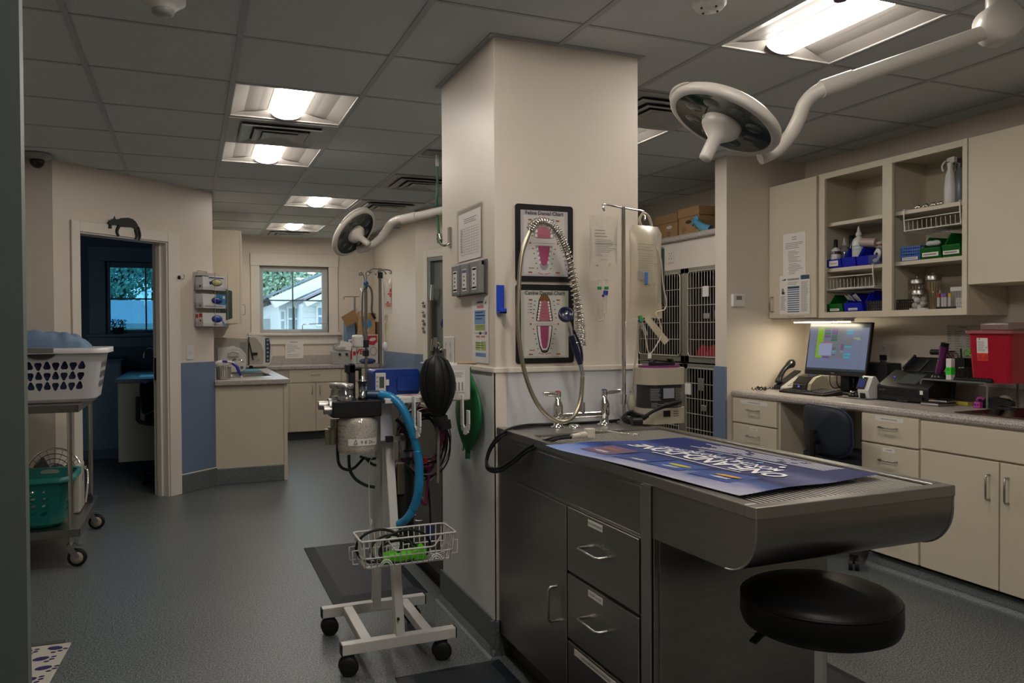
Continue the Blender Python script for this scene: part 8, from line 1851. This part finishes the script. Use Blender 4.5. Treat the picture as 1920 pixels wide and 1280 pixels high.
def carton(nm,lab,px0,px1,py0,py1,y,dep,ml,zbase=None):
    a,b=AY(px0,py0,y),AY(px1,py1,y);t=thing(nm,lab,'carton',((a.x+b.x)/2,y,b.z));MB().box(a.x,b.x,y,y+dep,zbase or b.z,a.z).build('box',ml,t,bev=.004);return t,a,b,(Vector((0,y,0)),XA,ZM,YM)
wc=mat('carton_white',(.56,.54,.53),.6);rd=mat('carton_red',(.40,.02,.04),.5)
t,a,b,f=carton('white_carton','white carton with red print on the back counter, upper one',668,709,627,668,9.74,.22,wc,.895);m=MB();m.mk(0);w_=b.x-a.x;h_=a.z-.895
m.fpoly(f,[(a.x+w_*u,.895+h_*v)for u,v in((.45,.95),(.95,.97),(.97,.75),(.8,.62),(.55,.66),(.42,.78))],.001);m.mk(1);m.fell(f,a.x+w_*.75,.895+h_*.83,w_*.16,h_*.06,.002,12,.2);m.mk(0);m.build('print',[rd,wc],t);text('VEN',.085,f,a.x+w_*.25,.895+h_*.40,rd,t,.0015,bold=.004);m=MB();m.fell(f,a.x+w_*.78,.895+h_*.42,.045,.06,.001);m.build('emblem',grayink_m,t);m=MB();m.fell(f,a.x+w_*.78,.895+h_*.42,.035,.048,.0016);m.build('emblem_field',wc,t)
t,a2,b2,f2=carton('brown_carton','open brown carton with blue label on top of the white carton',672,704,595,626,9.76,.20,cb_m,a.z+.002);
m=MB();m.mk(0);m.fq(f2,a2.x+.06,b2.x-.05,(a2.z+b2.z)/2-.02,(a2.z+b2.z)/2+.07,.001);m.mk(1);m.fq(f2,a2.x+.10,b2.x-.10,(a2.z+b2.z)/2+.01,(a2.z+b2.z)/2+.075,.002);m.fq(f2,a2.x+.08,b2.x-.09,b2.z+.03,b2.z+.06,.001);m.build('label',[mat('box_blue',(.03,.20,.40),.5),paper_m],t);m=MB();m.bar((a2.x+.06,9.74,a2.z+.02),(b2.x,9.75,a2.z+.005),.10,.004,(0,1,.3));m.bar((a2.x-.02,9.78,a2.z-.02),(a2.x+.07,9.78,a2.z+.05),.12,.005,(0,1,0));m.build('flap',cb_m,t)
t=thing('open_carton','open carton with blue liner left of the brown carton','carton',(1.85,9.8,1.3));a3,b3=AY(648,605,9.8),AY(667,633,9.8);MB().box(a3.x+.01,b3.x,9.82,10.0,.895,a3.z+.01).build('liner',mat('liner_blue',(.13,.20,.32),.6),t,bev=.006);m=MB();p,q=AY(645,604,9.75),AY(668,590,9.75);m.bar(p,q,.16,.006,(0,1,.4));m.build('flap',cb_m,t)
t.location=t.location
t,a4,b4,f4=carton('brown_carton','plain brown carton behind the IV stands in the corner',706,712,603,676,9.85,.2,cb_m,.895)
t=thing('red_white_packs','red and white small carton left of the white carton','carton',(1.9,9.7,.895));a5,b5=AY(656,636,9.7),AY(669,676,9.7);MB().box(a5.x,b5.x,9.72,9.8,.895,a5.z).build('box',wc,t,bev=.004);m=MB();f5=(Vector((0,9.72,0)),XA,ZM,YM);m.fq(f5,a5.x+.01,a5.x+.03,.95,a5.z-.02,.001);m.fq(f5,a5.x+.04,b5.x-.01,1.0,1.05,.001);m.build('print',rd,t)
o=MB();a6,b6=AY(674,662,9.6),AY(706,676,9.6);o.ball(((a6.x+b6.x)/2,9.63,.93),((b6.x-a6.x)/2,.06,.036),14,8);o=o.build('blue_wrap',mat('wrap_blue',(.03,.06,.14),.6));tag(o,'dark blue wrapped pack in front of the white carton','pack');BASE[o.name]=Vector()
t=thing('sill_rail','thin chrome rail standing on the sill of the back window','rail',AY(590,615,10.06));m=MB();m.tube([AY(567,621,10.07),AY(567,610,10.07),AY(569,608,10.07),AY(613,606,10.07),AY(613,621,10.07)],.006,6);m.build('rail',chrome_m,t)
# ---- IV stands
st=mat('stand_steel',(.26,.27,.27),.3,.9)
def stand(label,px,ptop,Y,hooks,r,zb):
    x=AY(px,600,Y).x;zt=AY(px,ptop,Y).z;t=thing('iv_stand',label,'IV stand',(x,Y,zb),'IV poles in the back');MB().cyl((x,Y,zb),(x,Y,zt),r,12).build('pole',st,t)
    m=MB()
    for h in hooks:m.tube(smoothpath([AY(*p,Y)for p in h],5),r*.45,7)
    m.build('hooks',st,t)
    m=MB();m.cyl((x,Y,zb),(x,Y,zb+.012),.04,18);m.cyl((x,Y,zb+.012),(x,Y,zb+.05),.018,14);m.build('base_flange',st,t)
    return t,x
iv1,x1_=stand('IV stand with blue clamp and infusion pump, middle of the three',686,533,5.35,[[(685,533),(683,521),(680,513),(675,510),(674,515),(679,515)],[(687,533),(687,520),(686,511),(691,508),(693,513),(689,516)]],.010,.925)
m=MB();q=AY(686,531,5.33);m.ball(q,(.018,.017,.018),12,8);m.cyl(q+Vector((0,0,-.035)),q,.012,12);m.build('blue_clamp',mat('clamp_blue',(.02,.09,.25),.4),iv1)
iv2,x2_=stand('tallest IV stand with four-way hook and blood bag, right one',713,503,5.20,[[(713,505),(700,504),(694,507),(695,511),(698,508)],[(713,505),(727,506),(733,508),(733,513),(729,510)],[(713,506),(706,510),(704,514),(706,515)],[(713,506),(720,508),(724,513),(722,512)]],.010,.925)
m=MB();q=AY(713,516,5.2);m.cyl(q+Vector((0,0,-.02)),q+Vector((0,0,.02)),.017,12);m.build('collar',black_m,iv2)
iv3,x3_=stand('short IV stand with single bar hook, left one by the window',665,556,9.9,[[(646,561),(644,558),(647,556),(655,556),(674,556)]],.012,.893)
t=thing('infusion_pump','white infusion pump clamped to the middle IV stand','pump',AY(672,640,5.25));a,b=AY(661,628,5.25),AY(684,651,5.25);m=MB();m.box(a.x,b.x-.02,5.19,5.29,b.z,a.z);m.build('body',mat('pump_white',(.52,.50,.48),.4),t,bev=.012);m=MB();m.box(b.x-.03,b.x+.02,5.21,5.30,b.z-.0,b.z+.05);m.box(b.x,b.x+.03,5.25,5.33,b.z-.06,b.z-.02);m.build('clamp',black_m,t,bev=.004)
t=thing('pump_cable','gray cable hanging in a loop from the blue clamp of the IV stand','cable',AY(686,540,5.30));m=MB();m.tube(smoothpath([AY(688,534,5.32),AY(695,540,5.31),AY(698,555,5.31),AY(697,580,5.31),AY(699,590,5.31)],6),.007,8);m.tube(smoothpath([AY(685,536,5.32),AY(680,550,5.31),AY(679,590,5.31),AY(680,610,5.31),AY(681,625,5.30),AY(684,640,5.29)],6),.006,8);m.build('cable',mat('cable_graygreen',(.08,.10,.10),.5),t);m=MB();q=AY(700,592,5.31);m.bar(q+Vector((-.01,0,.02)),q+Vector((.012,0,-.02)),.022,.015);m.build('plug',black_m,t)
t=iv_bag('iv_bag','clear IV bag hanging behind the middle IV stand',(AY(682,540,5.50),XA,ZM,YM),AY(690,550,5.50).x-AY(674,550,5.50).x,AY(682,540,5.50).z-AY(682,592,5.50).z,.02,bagc,0,0,0);t['group']='IV bags in the back';m=MB();m.tube(smoothpath([AY(682,541,5.50),AY(683,534,5.44),AY(685,528,5.36)],4),.004,6);m.build('hanger',st,t)
t=iv_bag('iv_bag','long white bag with red print on the tallest IV stand',(AY(727,522,5.18),XA,ZM,YM),AY(734,550,5.18).x-AY(718,550,5.18).x,AY(727,522,5.18).z-AY(727,588,5.18).z,.016,glassy('bag_white',(.8,.8,.78),.15,.25,'#d8d2c8',.75),0,0,0);t['group']='IV bags in the back'
m=MB();fp=(AY(727,522,5.18)+YM*.020,XA,ZM,YM)
for u,v,w_,h_ in((.008,-.07,.012,.022),(-.006,-.10,.03,.008),(.006,-.112,.014,.012),(-.022,-.17,.04,.006),(-.012,-.155,.012,.012),(-.014,-.182,.03,.006)):m.fq(fp,u,u+w_,v-h_,v)
m.build('print',mat('red_print',(.5,.02,.03),.5),t);m=MB();m.tube(smoothpath([AY(724,590,5.18),AY(725,605,5.18),AY(723,620,5.18),AY(724,645,5.18)],5),.005,6);m.cyl(AY(724,592,5.18),AY(724,600,5.18),.012,10);m.cyl(AY(725,606,5.18),AY(725,618,5.18),.012,10);m.build('line',bagm,t);m=MB();q=AY(722,650,5.16);m.ball(q,(.022,.022,.032),12,8);m.build('bulb',mat('bulb_pale',(.45,.46,.50),.4),t)
# leash hooks on door_2 casing + leash
AD=lambda u,v,n=.02:FD[0]+FD[1]*u+ZM*v+FD[3]*n
for k,v in enumerate((1.60,1.50,1.41,1.33)):
    t=thing('muzzle_clip',('topmost','second','third','lowest')[k]+' small metal clip with gray tag on the far door casing','clip',AD(dL-.06,v),'metal clips on the far door casing');m=MB();m.ball(AD(dL-.06,v,.03),.016,8,6);m.tube([AD(dL-.06,v,.03),AD(dL-.045,v-.02,.03)],.004,6);m.build('clip',dullsteel_m,t);m=MB();o_=AD(dL-.05,v-.035,.024);m.fbox((o_,FD[1],ZM,FD[3]),-.014,.022,-.018,.012,0,.006);m.build('tag',mat('tag_gray',(.12,.13,.15),.5),t)
t=thing('blue_leash','blue muzzle strap hanging on the gray far door','leash',AD(dL+.35,1.45,-.03));m=MB();c=AD(dL+.30,1.42,-.02);m.tube(arc(c+Vector((0,0,.06)),FD[1],ZM,.075,0,2*PI,20)[:-1],.009,6,closed=True);m.tube(smoothpath([c+FD[1]*-.07,c+FD[1]*-.09+ZM*-.06,c+FD[1]*-.04+ZM*-.06,c+ZM*.0],5),.022,8);m.tube(smoothpath([c+FD[1]*.03,c+FD[1]*.09+ZM*-.02,c+FD[1]*.12+ZM*.01],5),.018,8);m.build('strap',mat('strap_blue',(.008,.012,.16),.5),t)
t=thing('door_pull','tall steel bar mounted upright on the far door frame','bar',AD(dL+.06,1.5,.02));m=MB()
for v0,v1 in((1.62,1.78),(1.10,1.22)):m.cyl(AD(dL+.12,v0,.05),AD(dL+.15,v1,.06),.02,12)
m.build('upper_bars',chrome_m,t);MB().cyl(AD(dL+.075,.3,.03),AD(dL+.075,1.66,.03),.022,10).build('rail',mat('rail_brown',(.16,.12,.085),.4),t)
# ================================================================ OUTDOORS
grass_m=mat('lawn',(.12,.20,.07),.9,var=.5,vscale=3)
struct('ground',MB().box(-40,60,10.6,80,-.9,-.6),grass_m)
sid=mat('white_siding',(.72,.77,.80),.6);rf=mat('roof_gray',(.22,.26,.32),.8,bump=.6,bscale=30,var=.2,vscale=6);tr=mat('white_house_trim',(.80,.84,.86),.5);gl_h=mat('house_window',(.30,.38,.42),.15)
def P2(px,py,Y):return AY(px,py,Y)
# white house, gable end
YH=26.0;t=thing('clapboard_house','white clapboard house with steep gable seen through the back window','house',(P2(570,600,YH).x,YH,-.6))
e0,e1=P2(517,566,YH),P2(640,512,YH);wall_l=P2(523,600,YH).x;xr=P2(660,600,YH).x+6
m=MB();sl=(e1.z-e0.z)/(e1.x-e0.x);ridge=e1.x
wz=lambda x:e0.z+(x-e0.x)*sl-.05
fH=(Vector((0,YH,0)),XA,ZM,YM);m.prism([(wall_l,-.6),(xr,-.6),(xr,wz(ridge)-(xr-ridge)*sl),(ridge,wz(ridge)),(wall_l,wz(wall_l))],fH,-6,0);m.build('wall',sid,t)
z0=-.5;k=0
while z0<wz(ridge)-.1:
    xl=wall_l if z0+.16<wz(wall_l)else(z0+.16-e0.z+.05)/sl+e0.x+.05
    if xl<xr:MB().fbox(fH,xl,ridge+2,z0,z0+.155,.0,.018+.006*(k%2)).build('clapboard',sid,t)
    z0+=.17;k+=1
m=MB();a,b=Vector((e0.x-.15,YH-.35,e0.z-.05)),Vector((ridge,YH-.35,e1.z+.02));m.bar(a,b,.5,.34,(0,0,1));m.build('rake_board',tr,t)
m=MB();m.bar(Vector((e0.x-.3,YH+2.7,e0.z+.17)),Vector((ridge,YH+2.7,e1.z+.25)),6.0,.06,(0,0,1));m.build('roof',rf,t)
for px0,px1,py0,py1 in((527,533,584,616),(541,549,578,617),(553,561,578,617),(572,577,577,606),(597,604,577,607)):
    a,b=P2(px0,py0,YH-.1),P2(px1,py1,YH-.1);wn=MB().fbox(fH,a.x-.06,b.x+.06,max(b.z-.06,-.4),a.z+.06,.02,.10).build('window',tr,t);MB().fbox(fH,a.x,b.x,max(b.z,-.34),a.z,.10,.11).build('pane',gl_h,wn);MB().fbox(fH,a.x,b.x,(a.z+b.z)/2-.03,(a.z+b.z)/2+.03,.105,.13).build('sash_bar',tr,wn)
# porch bay with its own lower gable
yb=YH-1.6;a,b=P2(566,563,yb),P2(620,538,yb);s2=(b.z-a.z)/(b.x-a.x);m=MB();m.bar((a.x,yb,a.z),(b.x,yb,b.z),1.6,.10,(0,0,1));m.build('bay_roof',mat('roof_mauve',(.30,.29,.34),.8),t);m=MB();m.bar((a.x,yb-.7,a.z-.12),(b.x,yb-.7,b.z-.12),.2,.2,(0,0,1));m.build('bay_rake',tr,t)
fb_=(Vector((0,yb,0)),XA,ZM,YM);m=MB();xl=P2(566,600,yb).x;m.prism([(xl,-.6),(b.x,-.6),(b.x,b.z-.1),(xl+.05,a.z-.1)],fb_,-1.5,0);m.build('bay_wall',sid,t)
z0=-.5
while z0<b.z-.3:
    xs_=max(xl,xl+(z0+.2-a.z)/s2)if z0+.2>a.z else xl
    MB().fbox(fb_,xs_,b.x,z0,z0+.155,0,.02).build('clapboard',sid,t);z0+=.17
a,b=P2(596,577,yb),P2(606,608,yb);wn=MB().fbox(fb_,a.x-.06,b.x+.05,b.z-.06,a.z+.06,.02,.08).build('window',tr,t);MB().fbox(fb_,a.x,b.x,b.z,a.z,.08,.09).build('pane',mat('house_window_blue',(.16,.28,.42),.15),wn);MB().fbox(fb_,a.x,b.x,(a.z+b.z)/2-.03,(a.z+b.z)/2+.03,.085,.11).build('sash_bar',tr,wn)
# shed with lattice
YS=32.;t=thing('garden_shed','small white shed with lattice fence left of the white house','shed',(P2(505,600,YS).x,YS,-.6));a,b,c=P2(480,574,YS),P2(503,564,YS),P2(524,576,YS);fS=(Vector((0,YS,0)),XA,ZM,YM)
m=MB();m.prism([(a.x,-.6),(c.x,-.6),(c.x,c.z),(b.x,b.z),(a.x,a.z)],fS,-4,0);m.build('wall',sid,t)
m=MB();m.bar((a.x-.2,YS+1.8,a.z-.05),(b.x,YS+1.8,b.z+.08),4.2,.12);m.bar((c.x+.2,YS+1.8,c.z-.05),(b.x,YS+1.8,b.z+.08),4.2,.12);m.build('roof',rf,t);p,q=P2(500,572,YS),P2(508,582,YS);wn=MB().fbox(fS,p.x-.05,q.x+.05,q.z-.05,p.z+.05,.01,.06).build('window',tr,t);MB().fbox(fS,p.x,q.x,q.z,p.z,.06,.07).build('pane',gl_h,wn)
t=thing('lattice_fence','white lattice fence in front of the garden shed','fence',(P2(503,610,29).x,29,-.6));p,q=P2(478,596,29),P2(518,640,29);m=MB();w_=q.x-p.x;h_=p.z+.6;fL=(Vector((p.x,29,-.6)),XA,ZM,YM);n=14
for k in range(-n,n):
    for s in(-1,1):
        u0=k*w_/n;pts_=[(u0,0),(u0+h_,h_)]if s>0 else[(u0+h_,0),(u0,h_)]
        (ua,va),(ub,vb)=pts_;f0=max(0,(0-ua)/(ub-ua)if ub>ua else(w_-ua)/(ub-ua));f1=min(1,(w_-ua)/(ub-ua)if ub>ua else(0-ua)/(ub-ua))
        if f1>f0:m.bar(fL[0]+XA*(ua+(ub-ua)*f0)+ZM*(va+(vb-va)*f0)+YM*.01*s,fL[0]+XA*(ua+(ub-ua)*f1)+ZM*(va+(vb-va)*f1)+YM*.01*s,.05,.012,(0,1,0))
m.build('lattice',tr,t,kind='stuff');m=MB();m.box(p.x,q.x,28.95,29.05,p.z-.04,p.z+.06);m.build('top_rail',tr,t)
# gray roofed house behind the side room window
YG=24.;t=thing('gray_roof_house','house with broad blue gray roof seen through the side room window','house',(P2(250,600,YG).x,YG,-.6));a,b=P2(150,562,YG+4),P2(345,606,YG);m=MB();m.add([(a.x,YG,b.z),(b.x,YG,b.z),(b.x,YG+4,a.z),(a.x,YG+4,a.z),(a.x,YG,b.z-.15),(b.x,YG,b.z-.15),(b.x,YG+4,a.z-.15),(a.x,YG+4,a.z-.15)],[(0,1,2,3),(4,7,6,5),(0,4,5,1)]);m.build('roof',mat('roof_bluegray',(.40,.43,.48),.8,var=.1,vscale=20),t);m=MB();m.box(a.x+.2,b.x-.2,YG+.4,YG+4,-.6,b.z-.1);m.build('wall',sid,t);m=MB();q0,q1=P2(256,610,YG+.4),P2(264,625,YG+.4);m.box(q0.x,q1.x,YG+.36,YG+.42,max(q1.z,-.3),q0.z);m.build('window',gl_h,t);m=MB();q=P2(273,555,YG+2);m.cyl((q.x,YG+2,P2(273,572,YG+2).z),(q.x,YG+2,P2(273,546,YG+2).z),.05,8);m.bar((q.x,YG+2,P2(273,546,YG+2).z),(q.x+.25,YG+2,P2(273,546,YG+2).z),.05,.05);m.build('vent_pipe',tr,t)
# trees
def tree(x,y,h,r,label,seed,col,dens=900):
    random.seed(seed);t=thing('leafy_tree',label,'tree',(x,y,-.6),'leafy trees outdoors');m=MB();m.tube([(x,y,-.6),(x+.1,y,h*.35),(x,y,h*.6)],[.16,.12,.08],8)
    br=[]
    for k in range(7):a=random.uniform(0,6.28);e=Vector((x+r*.6*math.cos(a),y+r*.5*math.sin(a),h*random.uniform(.55,.85)));m.tube([(x,y,h*.4),e],[.08,.03],6);br.append(e)
    m.build('trunk',mat('bark',(.06,.045,.035),.9),t);m=MB()
    cl_=[Vector((x+random.gauss(0,r*.48),y+random.gauss(0,r*.4),h*.46+random.gauss(0,h*.15)))for k in range(26)]
    for k in range(dens):
        c=random.choice(cl_);d=Vector((random.gauss(0,1),random.gauss(0,1),random.gauss(0,.8))).normalized();p=c+d*(r*.26*random.random()**.35);n_=Vector((random.gauss(0,1),random.gauss(0,1),random.gauss(.4,1))).normalized();u=n_.orthogonal().normalized();v=n_.cross(u);L=random.uniform(.12,.24);m.mk(random.randrange(3));m.add([p-u*L*.5,p+v*L*.3,p+u*L*.5,p-v*L*.3],[(0,1,2,3)])
    m.build('foliage',[mat(col+str(i),c_,.7)for i,c_ in enumerate({'leafa':((.27,.43,.30),(.33,.48,.30),(.22,.38,.30)),'leafb':((.24,.42,.34),(.30,.48,.36),(.20,.36,.32))}[col])],t,kind='stuff')
q=P2(520,530,40);tree(q.x,40,7.2,3.2,'broad green tree left of the white house gable',1,'leafa',6400);q=P2(585,510,44);tree(q.x,44,9.0,3.6,'green tree rising behind the white house roof',2,'leafa',6400);q=P2(490,545,48);tree(q.x,48,8.0,3.2,'distant dark tree behind the garden shed',3,'leafb',5200)
q=P2(225,530,36);tree(q.x,36,8.2,3.4,'large tree over the gray roof, left one in the side room window',4,'leafb',6400);q=P2(285,530,38);tree(q.x,38,8.8,3.2,'large tree over the gray roof, right one in the side room window',5,'leafb',6400)
